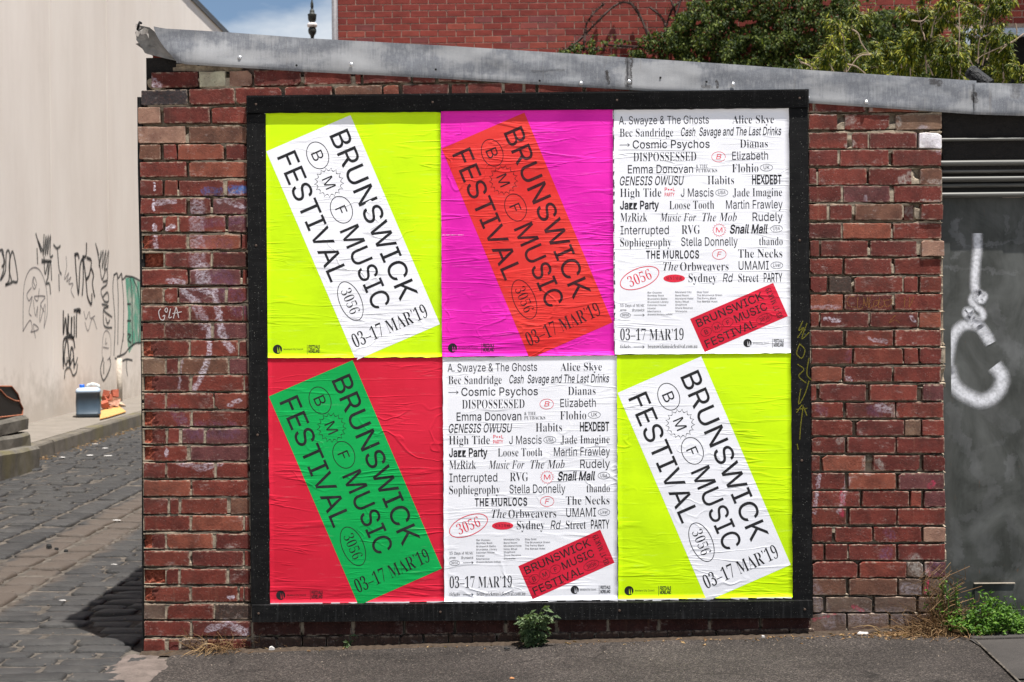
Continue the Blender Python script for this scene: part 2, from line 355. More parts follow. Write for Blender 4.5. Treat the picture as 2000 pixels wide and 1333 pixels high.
def asphalt():
    m = Mat('old_asphalt', .9, .2)
    v = m.n('ShaderNodeTexVoronoi', {'Vector': m.pos(), 'Scale': 150.0}, feature='F1'); v2 = m.n('ShaderNodeTexVoronoi', {'Vector': m.pos(), 'Scale': 330.0})
    col = m.n('ShaderNodeSeparateColor', {0: v.outputs['Color']}).outputs[0]
    c = m.ramp(col, [(.0, (.022, .019, .018)), (.45, (.05, .043, .039)), (.8, (.085, .073, .066)), (1.0, (.22, .19, .165))])
    c = m.mix(.45, c, m.ramp(m.n('ShaderNodeSeparateColor', {0: v2.outputs['Color']}).outputs[1], [(0, (.025, .022, .02)), (.8, (.07, .06, .055)), (1, (.25, .22, .2))]))
    big = m.noise(2.2, m.pos(), 5, .6)
    c = m.mix(1.0, c, m.ramp(big, [(.3, (.42, .41, .40)), (.7, (.68, .66, .65))]), 'MULTIPLY')
    st_ = m.ramp(m.noise(.9, m.pos((1, 1.6, 1), (3, 1, 0)), 6, .65), [(.36, (.70, .69, .68)), (.62, (1.12, 1.12, 1.12))])
    c = m.mix(1.0, c, st_, 'MULTIPLY')
    gum = m.n('ShaderNodeTexVoronoi', {'Vector': m.pos(), 'Scale': 3.1, 'Randomness': 1.0}).outputs['Distance']
    c = m.mix(m.math('MULTIPLY', m.ramp(gum, [(.035, 1.0), (.06, 0.0)]), .7), c, (.016, .015, .015))
    wv = m.n('ShaderNodeVectorMath', {0: m.pos(), 1: m.n('ShaderNodeVectorMath', {0: m.n('ShaderNodeTexNoise', {'Vector': m.pos(), 'Scale': 7.0, 'Detail': 5.0}).outputs[1], 'Scale': .12}, operation='SCALE').outputs[0]}, operation='ADD').outputs[0]
    ck = m.n('ShaderNodeTexVoronoi', {'Vector': wv, 'Scale': 1.1}, feature='DISTANCE_TO_EDGE').outputs['Distance']
    c = m.mix(m.math('MULTIPLY', m.ramp(ck, [(.002, 1.0), (.006, 0.0)]), m.ramp(m.noise(1.6), [(.48, 0.0), (.58, .85)])), c, (.012, .010, .009))
    # dust and soil collected against the wall base
    y = m.n('ShaderNodeSeparateXYZ', {0: m.pos()}).outputs[1]
    d = m.math('ADD', y, m.math('MULTIPLY', m.noise(14, m.pos(), 5, .7), .12))
    c = m.mix(m.ramp(d, [(.0, 0.0), (.12, .6)]), c, (.09, .06, .04))
    m.col(c); m.bump(m.math('SUBTRACT', 1.0, v.outputs['Distance']), .8, .004); return m.m
M_ASPH = asphalt()
def stone_mat():
    m = Mat('bluestone', .62, .4)
    oi = m.n('ShaderNodeObjectInfo'); 
    n = m.noise(9, m.pos(), 6, .7); g = m.noise(90, m.pos(), 5, .75)
    c = m.mix(m.ramp(n, [(.3, 0.0), (.7, 1.0)]), (.0165, .0155, .0155), (.036, .034, .032))
    c = m.mix(m.math('MULTIPLY', m.ramp(m.noise(2.1, m.pos((1, .6, 1)), 5, .7), [(.46, 0.0), (.66, 1.0)]), .4), c, (.06, .056, .05))
    rr = m.ramp(oi.outputs['Random'], [(0.0, .75), (1.0, 1.25)])
    c = m.mix(1.0, c, rr, 'MULTIPLY')
    # sandy tint along the drain channel
    x = m.n('ShaderNodeSeparateXYZ', {0: m.pos()}).outputs[0]
    xx = m.math('ADD', x, m.math('MULTIPLY', m.math('SUBTRACT', m.noise(5), .5), .3))
    band = m.math('MULTIPLY', m.ramp(m.math('MULTIPLY_ADD', xx, .5, 2.0), [(.31, 0.0), (.35, 1.0)]), m.ramp(m.math('MULTIPLY_ADD', xx, .5, 2.0), [(.53, 1.0), (.58, 0.0)]))
    c = m.mix(m.math('MULTIPLY', band, .7), c, (.082, .060, .044))
    c = m.mix(m.math('MULTIPLY', m.ramp(g, [(.58, 0.0), (.75, 1.0)]), .3), c, (.13, .115, .10))
    m.col(c); m.bump(m.math('ADD', g, m.math('MULTIPLY', n, 2)), .7, .008); return m.m
M_STONE = stone_mat()
def joint_mat():
    m = Mat('lane_joint_grout', .95, .1)
    n = m.noise(16, m.pos(), 6, .7)
    c = m.ramp(n, [(.3, (.035, .03, .026)), (.5, (.075, .065, .055)), (.7, (.14, .12, .10))])
    m.col(c); m.bump(m.noise(120, m.pos(), 4, .7), .8, .006); return m.m
M_JOINT = joint_mat()
def concrete(name, a, b, sc=7, streak=False):
    m = Mat(name, .9, .2)
    n = m.noise(sc, m.pos(), 7, .7); g = m.noise(150, m.pos(), 4, .7)
    c = m.ramp(n, [(.3, a), (.7, b)])
    c = m.mix(m.math('MULTIPLY', m.ramp(g, [(.4, 0.0), (.75, 1.0)]), .3), c, tuple(min(1, x*1.5) for x in b))
    if streak:
        c = m.mix(m.math('MULTIPLY', m.ramp(m.noise(1, m.pos((3, 3, .6), (2, 2, 2)), 4, .6), [(.5, 0.0), (.7, 1.0)]), .6), c, (.13, .11, .03))
    m.col(c); m.bump(m.math('ADD', g, n), .6, .006); return m.m
M_CONC = concrete('pale_concrete', (.12, .105, .09), (.23, .2, .17))
M_KERB = concrete('mossy_kerb_concrete', (.06, .053, .043), (.14, .122, .10), 5, True)
M_PATCH = concrete('pinkish_mortar_patch', (.06, .048, .042), (.15, .12, .105), 12)
M_PAVE = concrete('lane_pavement_concrete', (.13, .115, .095), (.20, .175, .15), 4)
M_ROAD = concrete('pale_road_concrete', (.26, .25, .23), (.34, .32, .30), 4)
M_SLAB = concrete('grey_concrete_footpath', (.03, .027, .025), (.055, .049, .045), 3)

# ---------------------------------------------------------------- ground
ground = MB(); ground.add([(-60,-40,-.35),(60,-40,-.35),(60,260,-.35),(-60,260,-.35)], [(0,1,2,3)])
ground.build('ground', M_CONC, kind='structure')
# footpath: asphalt sheet in front of the wall, with slight unevenness
def sheet(name, mat, x0, x1, y0, y1, fn, nx, ny, dz=0, amp=.004, parent=None, edge=None, **props):
    b = MB(); vs = []
    for j in range(ny+1):
        for i in range(nx+1):
            x = x0 + (x1-x0)*i/nx; y = y0 + (y1-y0)*j/ny
            if edge: x, y = edge(x, y, i/nx, j/ny)
            vs.append((x, y, fn(x, y) + dz + amp*noise.noise(Vector((x*5, y*5, 3)))))
    fs = [(j*(nx+1)+i, j*(nx+1)+i+1, (j+1)*(nx+1)+i+1, (j+1)*(nx+1)+i) for j in range(ny) for i in range(nx)]
    b.add(vs, fs)
    return b.build(name, mat, parent, smooth=True, **props)
pr0 = PG(1905, 1256, foot_z); pr1 = PG(1985, 1333, foot_z)
def asph_edge(x, y, u, v):
    if u == 0: x = -1.70 + .04*noise.noise(Vector((y*6, 0, 0))) + (.0 if y < -.25 else .1*(y+.25))
    return x, y
foot = sheet('footpath', M_ASPH, -1.70, 3.3, -1.7, .04, foot_z, 120, 60, .006, .004, edge=asph_edge, kind='structure')
sheet('bounce_road', M_ROAD, -30, 30, -16, -1.72, lambda x, y: -.14 + .004*x, 20, 10, 0, 0, kind='structure')  # unseen road behind the camera, made pale to bounce light onto the wall
foot['label'] = 'dark grey asphalt footpath along the foot of the brick wall'
# concrete footpath slab on the right, laid over a diagonal joint
b = MB(); a0 = Vector((pr0.x, .04)); 
k = (pr1.x - pr0.x)/(pr1.y - pr0.y)
def xd(y): return pr0.x + k*(y - pr0.y)
ys = [.12, pr0.y, -.2, -.4, -.6, -.9]
vs = []; fs = []
for y in ys:
    xl = xd(min(y, pr0.y)) if y <= pr0.y else pr0.x - .02
    vs += [(xl, y, foot_z(xl, y)+.013), (5.5, y, foot_z(5.5, y)+.013)]
for i in range(len(ys)-1): fs.append((2*i, 2*i+2, 2*i+3, 2*i+1))
b.add(vs, fs); b.build('concrete_footpath', M_SLAB, kind='structure')
b = MB()
for i in range(14):
    y = pr0.y - i*.06; x = xd(y)
    b.add([(x-.005, y, foot_z(x,y)+.015), (x+.003, y, foot_z(x,y)+.017), (xd(y-.06)+.006, y-.06, foot_z(x,y-.06)+.015), (xd(y-.06)-.005, y-.06, foot_z(x,y-.06)+.017)], [(0,3,2,1)])
b.build('joint_edge', M_JOINT, kind='structure')

# lane
lane = thing('lane', 'laneway paved in dark bluestone setts', 'lane')
del lane['category']; lane['kind'] = 'structure'
sheet('joint_bed', M_JOINT, -5.05, -1.5, -3.0, 26, lane_z, 120, 700, -.001, .008, parent=lane, kind='structure')
def stone_mesh(lx, ly, seed, h=.03):
    rr = random.Random(seed); n = 12; b = MB()
    def ring(sx, sy, z, jit):
        out = []
        for k in range(n):
            a = 2*pi*(k+.5)/n; c_, s_ = cos(a), sin(a); e = .3
            x = sx*(abs(c_)**e)*(1 if c_ > 0 else -1); y = sy*(abs(s_)**e)*(1 if s_ > 0 else -1)
            out.append((x*(1+jit[k]), y*(1+jit[k]), z + .003*rr.uniform(-1, 1)))
        return out
    jit = [rr.uniform(-.07, .05) for _ in range(n)]
    vs = ring(lx/2, ly/2, -h, jit) + ring(lx/2, ly/2, -.008, jit) + ring(lx/2-.018, ly/2-.014, 0, jit) + [(0, 0, .004)]
    fs = []
    for q in range(2):
        for k in range(n): fs.append((q*n+k, q*n+(k+1) % n, (q+1)*n+(k+1) % n, (q+1)*n+k))
    for k in range(n): fs.append((2*n+k, 2*n+(k+1) % n, 3*n))
    b.add(vs, fs); return b
far = MB(); count = 0
cache = {}
def put_stone(x, y, lx, ly, single):
    global count
    z = lane_z(x, y) + .009 + R.uniform(-.006, .009)
    rx = R.uniform(-.04, .04); ry = R.uniform(-.025, .03); rz = R.uniform(-.04, .04)
    key = (round(lx*20), round(ly*40), R.randrange(4))
    if key not in cache:
        mb = stone_mesh(key[0]/20, key[1]/40, hash(key) % 999)
        me = bpy.data.meshes.new('sett'); me.from_pydata(mb.v, [], mb.f); me.materials.append(M_STONE)
        for p_ in me.polygons: p_.use_smooth = True
        cache[key] = (me, mb)
    me, mb = cache[key]
    Mx = Matrix.Translation((x, y, z)) @ Matrix.Rotation(rz, 4, 'Z') @ Matrix.Rotation(rx, 4, 'X') @ Matrix.Rotation(ry, 4, 'Y') @ Matrix.Diagonal((lx/(key[0]/20), ly/(key[1]/40), 1, 1))
    if single and count < 296:
        o = link('sett', me, lane); o.matrix_local = Mx; count += 1
    else: far.add([Mx @ Vector(v) for v in mb.v], mb.f)
def visible(x, y): return x < -1.80 - (y+.05)*.281 if y > -.1 else True
# field beside the wall
y = -1.05
row = 0
while y < 5.2:
    d = R.uniform(.115, .15) if y < 1.2 else R.uniform(.12, .15)
    x = -2.92 if y > .4 else -4.05
    x += R.uniform(-.05, .12) if y <= .4 else 0
    end = -1.93 if y > -.12 else -1.78
    while x < end - .06:
        l = R.uniform(.2, .36)
        if x + l > end - .09: l = end - x
        if visible(x, y+.1): put_stone(x + l/2, y + d/2, l - R.uniform(.004, .016), d - R.uniform(.003, .012), True)
        x += l
    y += d; row += 1
for (xa, xb) in ((-3.64, -3.41), (-3.40, -3.165), (-3.155, -2.935)):
    y = .42 + R.uniform(-.1, .1)
    while y < 9:
        l = R.uniform(.15, .34)
        if visible(xa, y+l): put_stone((xa+xb)/2, y + l/2, xb-xa-.004, l-.008, True)
        y += l
y = 1.9
while y < 20:
    d = R.uniform(.12, .15); x = -5.0; 
    while x < -3.68:
        l = R.uniform(.2, .34)
        if x + l > -3.74: l = -3.65 - x
        if visible(x, y+.2): put_stone(x + l/2, y + d/2, l - R.uniform(.004, .02), d - R.uniform(.003, .014), y < 6.2)
        x += l
    y += d
far.build('setts_beyond', M_STONE, lane, smooth=True, kind='stuff')
# pinkish mortar patch at the corner of the wall
b = MB(); n = 60; ring = []
for k_ in range(n):
    a = 2*pi*k_/n; rr_ = 1 + .22*noise.noise(Vector((cos(a)*2, sin(a)*2, 5)))
    rr_ += .25*noise.noise(Vector((cos(a)*6, sin(a)*6, 8))); ring.append((-1.79 + .15*rr_*cos(a) - .05*sin(a), -.30 + .30*rr_*sin(a)))
b.add([(x, y, lane_z(x, y)+.004) for x, y in ring] + [(-1.79, -.30, .017)], [(k_, (k_+1) % n, n) for k_ in range(n)])
b.build('mortar_patch', M_PATCH, lane, smooth=True)

# raised pavement and kerb on the far side of the lane
pave = thing('pavement', 'narrow raised concrete pavement with kerb along the cream wall', 'pavement')
del pave['category']; pave['kind'] = 'structure'
def kz(y): return lane_z(-5.0, y) + .152
b = MB(); ys = [2 + i*1.0 for i in range(26)]
vs = []; fs = []
for y in ys: vs += [(-5.14, y, kz(y)+.002), (-5.94, y, kz(y)+.02)]
for i in range(len(ys)-1): fs.append((2*i+1, 2*i, 2*i+2, 2*i+3))
b.add(vs, fs); b.build('pavement_surface', M_PAVE, pave)
yk = 2.0
while yk < 26:
    l = R.uniform(1.0, 1.5); b = MB(); jx = R.uniform(-.012, .012); jz = R.uniform(-.006, .006)
    segs = 8; prof = [(-5.14, .0), (-5.015, .0), (-5.0, -.018), (-4.985, -.25), (-5.14, -.25)]
    vs = []; fs = []
    for s_ in range(segs+1):
        yy = yk + .004 + (l-.008)*s_/segs
        for (x, dz) in prof: vs.append((x + jx + .006*noise.noise(Vector((yy*4, x*9, 0))), yy, kz(yy) + dz + jz + .005*noise.noise(Vector((yy*5, x*7, 4)))))
    for s_ in range(segs):
        for q in range(5): fs.append((s_*5+q, s_*5+(q+1) % 5, (s_+1)*5+(q+1) % 5, (s_+1)*5+q))
    fs += [(0,1,2,3,4), tuple(segs*5+q for q in (4,3,2,1,0))]
    b.add(vs, fs); b.build('kerbstone', M_KERB, pave); yk += l

# ---------------------------------------------------------------- cream building
cream = thing('rendered_building', 'tall cream rendered building with graffiti tags along the lane', 'building', (-5.93, 10, 0))
OFFC = Vector((-5.93, 10, 0))
TOPZ = 7.66
b = MB(); b.box((-.5, -14, -.2), (-.03, 16, TOPZ-.02)); b.build('wall_backing', M_CONC, cream)
ye = 1.15-9.6
while ye < 26:
    b = MB(); y0, y1 = ye+.007-10, ye+2.4-.007-10; c_ = .0015
    x = R.uniform(-.0015, .0015)
    vs = [(-.03, y0, 0), (-.03, y1, 0), (-.03, y1, TOPZ), (-.03, y0, TOPZ), (x-c_, y0, 0), (x-c_, y1, 0), (x-c_, y1, TOPZ), (x-c_, y0, TOPZ),
          (x, y0+c_, 0), (x, y1-c_, 0), (x, y1-c_, TOPZ), (x, y0+c_, TOPZ)]
    fs = [(8,9,10,11), (4,5,9,8), (5,6,10,9), (6,7,11,10), (7,4,8,11), (0,1,5,4), (1,2,6,5), (2,3,7,6), (3,0,4,7)]
    b.add(vs, fs); b.build('panel', M_CREAM, cream); ye += 2.4
b = MB(); b.box((-.5, -14, TOPZ+.002), (.035, 16, TOPZ+.05)); b.box((.02, -14, TOPZ-.06), (.034, 16, TOPZ+.0015))
b.build('cap_flashing', plain('dark_flashing', (.06, .055, .05), .5), cream)
b = MB(); pt = [PX(233, y_, -5.9) - OFFC for y_ in (700, 775)]
b.tube([(.03, pt[0].y, .5), (.03, pt[0].y, pt[0].z)], .04, 10); b.build('pipe', plain('beige_pipe', (.42, .37, .31), .7), cream, smooth=True)

# spray ribbons: flat paint with soft edges
def spray_mat(name, c, soft=.5, op=1.0, grain=40):
    m = Mat(name, .8, .2)
    uv = m.n('ShaderNodeUVMap').outputs[0]
    v = m.n('ShaderNodeSeparateXYZ', {0: uv}).outputs[1]
    e = m.math('ABSOLUTE', m.math('SUBTRACT', v, .5))
    f = m.n('ShaderNodeMapRange', {0: e, 1: .5*(1-soft), 2: .5, 3: 1.0, 4: 0.0}, interpolation_type='SMOOTHSTEP').outputs[0]
    n = m.ramp(m.noise(grain, m.pos(), 4, .7), [(.3, .55), (.6, 1.0)])
    f = m.math('MULTIPLY', m.math('MULTIPLY', f, n), op)
    m.col(c)
    tr = m.n('ShaderNodeBsdfTransparent'); mxs = m.n('ShaderNodeMixShader', {0: f})
    m.t.links.new(tr.outputs[0], mxs.inputs[1]); m.t.links.new(m.b.outputs[0], mxs.inputs[2]); m.t.links.new(mxs.outputs[0], m.out.inputs[0])
    return m.m
def smooth_line(pts, k=5):
    if len(pts) < 3: return pts
    out = []
    for i in range(len(pts)-1):
        p0 = pts[max(i-1, 0)]; p1 = pts[i]; p2 = pts[i+1]; p3 = pts[min(i+2, len(pts)-1)]
        for j in range(k):
            t = j/k
            out.append(tuple(.5*((2*b_) + (-a+c)*t + (2*a-5*b_+4*c-d)*t*t + (-a+3*b_-3*c+d)*t**3) for a, b_, c, d in zip(p0, p1, p2, p3)))
    out.append(pts[-1]); return out
def ribbon(mb, pts, w, place, lift):
    """pts in photo px; w width in metres; place(px,py,lift)->world"""
    pp = smooth_line([tuple(p[:2]) for p in pts])
    q = [place(a, b_, lift) for a, b_ in pp]
    nrm = place.nrm; n0 = len(mb.v)
    for i, p in enumerate(q):
        t = (q[min(i+1, len(q)-1)] - q[max(i-1, 0)]); t = t.normalized() if t.length > 1e-9 else Vector((0, 0, 1))
        s_ = t.cross(nrm).normalized()*(w/2)
        if i == 0: p = p - t*w*.3
        if i == len(q)-1: p = p + t*w*.3
        mb.v += [tuple(p + s_), tuple(p - s_)]; mb.uv += [(i, 0), (i, 1)]
    for i in range(len(q)-1): mb.f.append((n0+2*i, n0+2*i+1, n0+2*i+3, n0+2*i+2))
def place_cream(a, b_, lift): return PX(a, b_, -5.93 + lift) - OFFC
place_cream.nrm = Vector((1, 0, 0))
Z4 = 280/1333.
def zc(pts, oy=420): return [(x*Z4, oy + y*Z4) for x, y in pts]
bold = [ [(700,370),(705,480),(730,740),(745,480),(770,420),(775,600),(765,740)], [(805,270),(800,380),(770,390)], [(775,390),(800,600),(815,760),(850,830),(855,740)],
         [(810,400),(850,430),(830,560),(800,600)], [(850,500),(870,560),(860,640),(880,760)], [(695,370),(725,365),(735,400)],
         [(590,900),(590,1110),(610,960),(625,1120),(635,930)], [(640,950),(635,1090),(660,1110),(665,960)], [(670,960),(665,1110),(690,1130),(690,950)], [(690,890),(740,880),(745,905),(715,905),(710,1130)],
         [(590,1333),(590,1180),(620,1140),(680,1150),(695,1230)], [(590,1400),(610,1200),(630,1180),(650,1400),(660,1250),(680,1260),(690,1420)] ]
m2 = [(590,1333),(600,1420),(640,1330)]
mid = [ [(0,330),(30,340),(35,500),(5,600)], [(10,600),(50,520),(60,350),(90,360),(85,600),(50,650),(110,630)], [(110,620),(85,480),(120,340),(165,600),(120,620)], [(20,350),(45,440),(20,480)],
        [(335,180),(385,350),(350,230),(400,340)], [(410,190),(400,380),(430,200),(420,380),(450,190),(440,370),(470,190),(465,380),(490,380)], [(390,420),(480,430),(390,440)], [(410,400),(420,550),(450,440),(445,590),(470,430),(480,600)],
        [(440,600),(430,640),(460,640),(470,730)], [(345,320),(350,450)], [(500,280),(530,310),(560,290)], [(535,320),(550,500),(570,550)], [(548,560),(552,700)],
        [(890,270),(920,380),(900,300),(930,480)], [(940,340),(920,480),(960,330),(950,500),(985,330),(970,520),(1010,330),(1000,500)], [(930,480),(950,600),(990,500),(1000,600),(960,620)], [(1000,600),(990,650),(940,700),(970,800),(1010,800),(1000,720),(960,760)],
        [(950,830),(1010,850),(960,880),(1040,950)], [(960,900),(970,1030),(1040,1050)], [(985,960),(1000,1010),(1020,980)],
        [(1060,560),(1050,700),(1070,1000),(1060,1300)], [(1090,570),(1100,800),(1095,1200)], [(1130,570),(1150,800),(1145,1170)], [(1060,560),(1090,545),(1100,590),(1130,545),(1140,600),(1170,570)],
        [(1090,1320),(1160,1290),(1200,1240),(1260,1195),(1315,1190)], [(1210,590),(1225,700),(1230,1000),(1235,1210)], [(1240,600),(1280,700),(1300,900),(1290,1200)], [(1185,830),(1215,830)], [(1185,985),(1215,985)], [(1170,570),(1240,580),(1315,620)],
        [(1190,1110),(1215,1120),(1190,1160),(1220,1190)], [(1150,1110),(1115,1320)] ]
thin = [ [(215,1080),(220,700),(260,540),(320,490),(380,530),(430,680),(440,900),(410,1050)], [(310,580),(300,650),(320,690),(340,640),(320,580),(310,620),(325,660)], [(290,680),(250,740),(270,800),(300,760),(270,900),(290,940)], [(365,690),(350,800),(320,760),(420,760),(380,830),(410,900)],
         [(310,800),(330,940),(350,850),(345,950)], [(380,820),(370,1000),(420,830),(410,1050)], [(215,1080),(280,980),(300,1060),(290,1090),(360,1060),(310,1020),(330,1140)],
         [(615,390),(620,480),(600,600),(640,540),(620,620),(660,580),(640,640),(680,640),(660,700),(690,770)], [(780,900),(800,970),(830,900),(840,960),(880,940)], [(790,1000),(820,1080),(860,960),(900,1060)],
         [(970,1380),(950,1300),(960,1130),(990,1075),(1025,1130),(1030,1300),(1000,1350)], [(985,1150),(980,1200),(995,1190)], [(960,1230),(1010,1240)] ]
low_mid = [ [(600,0),(610,60),(640,20),(650,70),(680,10),(700,60),(720,0)], [(600,180),(610,110),(650,90),(680,160),(710,130),(720,60)], [(960,0),(935,100),(960,205),(1000,150),(1030,60),(1020,0)], [(965,60),(965,140)],
            [(1130,30),(1180,10),(1230,20)], [(1180,20),(1175,80),(1185,160)], [(585,0),(590,90)], [(625,0),(620,70)], [(1070,0),(1100,10)], [(1310,0),(1330,90)] ]
def tags(lines, w_, lift, mat, key, nm='graffiti_tag'):
    sets = {}
    for s_ in lines:
        q = [sum(p[k] for p in s_)/len(s_) for k in (0, 1)]; sets.setdefault(key(*q), []).append(s_)
    for k in sorted(sets):
        b = MB()
        for s_ in sets[k]: ribbon(b, s_, w_, place_cream, lift)
        b.build(nm, mat, cream)
tags([zc(s_) for s_ in bold], .055, .0035, spray_mat('black_spray', (.018, .018, .02), .45), lambda x, y: (y > 600) + (y > 660))
tags([zc(s_) for s_ in mid] + [zc(s_, 700) for s_ in low_mid], .05, .003, spray_mat('grey_spray', (.04, .045, .045), .8, .95), lambda x, y: (x > 45) + (x > 100) + (x > 122) + (x > 180) + (x > 219) + 10*(y > 680))
tags([zc(s_) for s_ in thin], .03, .0025, spray_mat('faint_marker', (.13, .12, .13), .8, .75), lambda x, y: (x > 100) + (x > 150) + (x > 195))
b = MB()
poly = zc([(1165,590),(1230,575),(1320,640),(1330,900),(1325,1190),(1250,1200),(1200,1290),(1180,1150),(1190,900)])
b.add([place_cream(x, y, .0018) for x, y in poly], [tuple(range(len(poly)))])
gm = Mat('green_spray', .8, .2); gm.col((.10, .40, .27)); gtr = gm.n('ShaderNodeBsdfTransparent')
gmx = gm.n('ShaderNodeMixShader', {0: gm.ramp(gm.noise(1, gm.pos((1, 5, 2.2)), 5, .75), [(.36, .12), (.6, .85)])})
gm.t.links.new(gtr.outputs[0], gmx.inputs[1]); gm.t.links.new(gm.b.outputs[0], gmx.inputs[2]); gm.t.links.new(gmx.outputs[0], gm.out.inputs[0])
b.build('graffiti_fill', gm.m, cream)

# ---------------------------------------------------------------- the brick outbuilding
YB = .02                                             # brick face
shed = thing('brick_outbuilding', 'low old red brick outbuilding with metal fascia facing the street', 'building', (0, 0, 0))
REDS = [(.140, .026, .018), (.155, .030, .020), (.125, .024, .018), (.17, .036, .023), (.145, .029, .021), (.11, .023, .018), (.16, .032, .022)]
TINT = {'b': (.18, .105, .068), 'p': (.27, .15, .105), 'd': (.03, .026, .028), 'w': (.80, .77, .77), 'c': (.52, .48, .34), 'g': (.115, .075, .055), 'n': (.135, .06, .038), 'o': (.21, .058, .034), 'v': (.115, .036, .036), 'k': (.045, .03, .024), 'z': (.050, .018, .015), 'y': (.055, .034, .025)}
nb = 0; HOLES = []
def brick(x0, x1, y0, y1, code='', skew=0.0, Y=YB, par=None, tilt=0):
    """one brick from its photo outline: x0..x1, y0..y1 px; skew lifts the right end (px)"""
    global nb
    rr = random.Random(int(x0*31 + y0*17)); nb += 1
    w = (x1-x0)/405.; hgt = (y1-y0)/405.
    c = P((x0+x1)/2, (y0+y1)/2 - skew/2, Y)
    dy = rr.uniform(-.0050, -.0016)
    if 'f' in code: dy -= .012
    if 'h' in code: dy += .02
    if 's' in code or 'h' in code:
        HOLES.append((c.x-w/2+.002, c.x-w/2+.075 if 'l' in code else c.x+w/2-.002, c.z-hgt/2+.003, c.z+hgt/2-.003))
    chip = 's' in code; b = MB(); D = .09
    if chip:
        nx, nz = max(4, int(w/.012)), 6; vs = []; fs = []
        for j in range(nz+1):
            for i in range(nx+1):
                u, v = i/nx, j/nz; x = (u-.5)*w; z = (v-.5)*hgt
                t = max(0, min(1, (1.15 - u*w/.055 - .35*noise.noise(Vector((x*60, z*60, x0))))) ) if 'l' in code else 1
                dep = t*(.012 + .016*abs(noise.noise(Vector((x*70+x0, z*90, 2)))) + .008*noise.noise(Vector((x*200, z*200, y0))))
                if i in (0, nx): x += .003*rr.uniform(-1, 1)
                if j in (0, nz): z += .002*rr.uniform(-1, 1)
                vs.append((x, dy + dep, z))
        for j in range(nz):
            for i in range(nx): fs.append((j*(nx+1)+i, j*(nx+1)+i+1, (j+1)*(nx+1)+i+1, (j+1)*(nx+1)+i))
        n = len(vs); per = [i for i in range(nx+1)] + [j*(nx+1)+nx for j in range(1, nz+1)] + [nz*(nx+1)+i for i in range(nx-1, -1, -1)] + [j*(nx+1) for j in range(nz-1, 0, -1)]
        vs += [(vs[q][0], D, vs[q][2]) for q in per]; m_ = len(per)
        for q in range(m_): fs.append((per[q], n+q, n+(q+1) % m_, per[(q+1) % m_]))
        b.add(vs, fs)
    else:
        out = []                                      # irregular outline with worn corners
        def J(s_=.0016): return rr.gauss(0, s_)
        cr_ = min(w, hgt)*.16
        cs = [rr.uniform(.4, 1.4)*cr_ if rr.random() < .14 else rr.uniform(.05, .35)*cr_ for _ in range(4)]
        X, Z = w/2, hgt/2
        nmid = 4 if w > .12 else 2
        def edge(a, b_):
            return [(a[0]+(b_[0]-a[0])*(q+1)/(nmid+1), a[1]+(b_[1]-a[1])*(q+1)/(nmid+1)) for q in range(nmid)]
        pts = [(-X+cs[0]*1.3, -Z), (X-cs[1]*1.3, -Z), (X, -Z+cs[1]), (X, Z-cs[2]), (X-cs[2]*1.3, Z), (-X+cs[3]*1.3, Z), (-X, Z-cs[3]), (-X, -Z+cs[0])]
        out = [pts[0]] + edge(pts[0], pts[1]) + [pts[1], pts[2], pts[3], pts[4]] + edge(pts[4], pts[5]) + [pts[5], pts[6], pts[7]]
        out = [(x+J(.0013), z+J(.0012)) for x, z in out]; n = len(out); ins = .0022
        vs = [(x, D, z) for x, z in out] + [(x, dy+.0025, z) for x, z in out] + [(x*(1-ins*2/w), dy + rr.uniform(-.0004, .0004), z*(1-ins*2/hgt)) for x, z in out]
        fs = []
        for q in range(2):
            for k_ in range(n): fs.append((q*n+k_, q*n+(k_+1) % n, (q+1)*n+(k_+1) % n, (q+1)*n+k_))
        fs.append(tuple(2*n+k_ for k_ in range(n)))
        b.add(vs, fs)
    o = b.build('brick', M_SPALL if (chip and 'l' not in code) else brick_mat_at((x0+x1)/2, (y0+y1)/2), par or shed)
    if chip and 'l' in code:
        o.data.materials.append(M_SPALL)
        for p_ in o.data.polygons:
            if p_.center.x < -w/2 + .05*(1+.3*sin(p_.center.z*200)) and p_.center.y > dy+.006: p_.material_index = 1
    o.location = (c.x, Y, c.z); o.rotation_euler = (0, -(ROL + 0) + atan2(skew, x1-x0) * -1 + tilt, 0)
    o.rotation_euler = (0, 0 - atan2(skew - .0094*(x1-x0), x1-x0) + rr.gauss(0, .003), 0)
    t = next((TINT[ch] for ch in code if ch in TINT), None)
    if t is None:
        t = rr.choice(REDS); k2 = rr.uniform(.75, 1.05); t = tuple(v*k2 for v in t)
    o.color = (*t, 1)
    return o
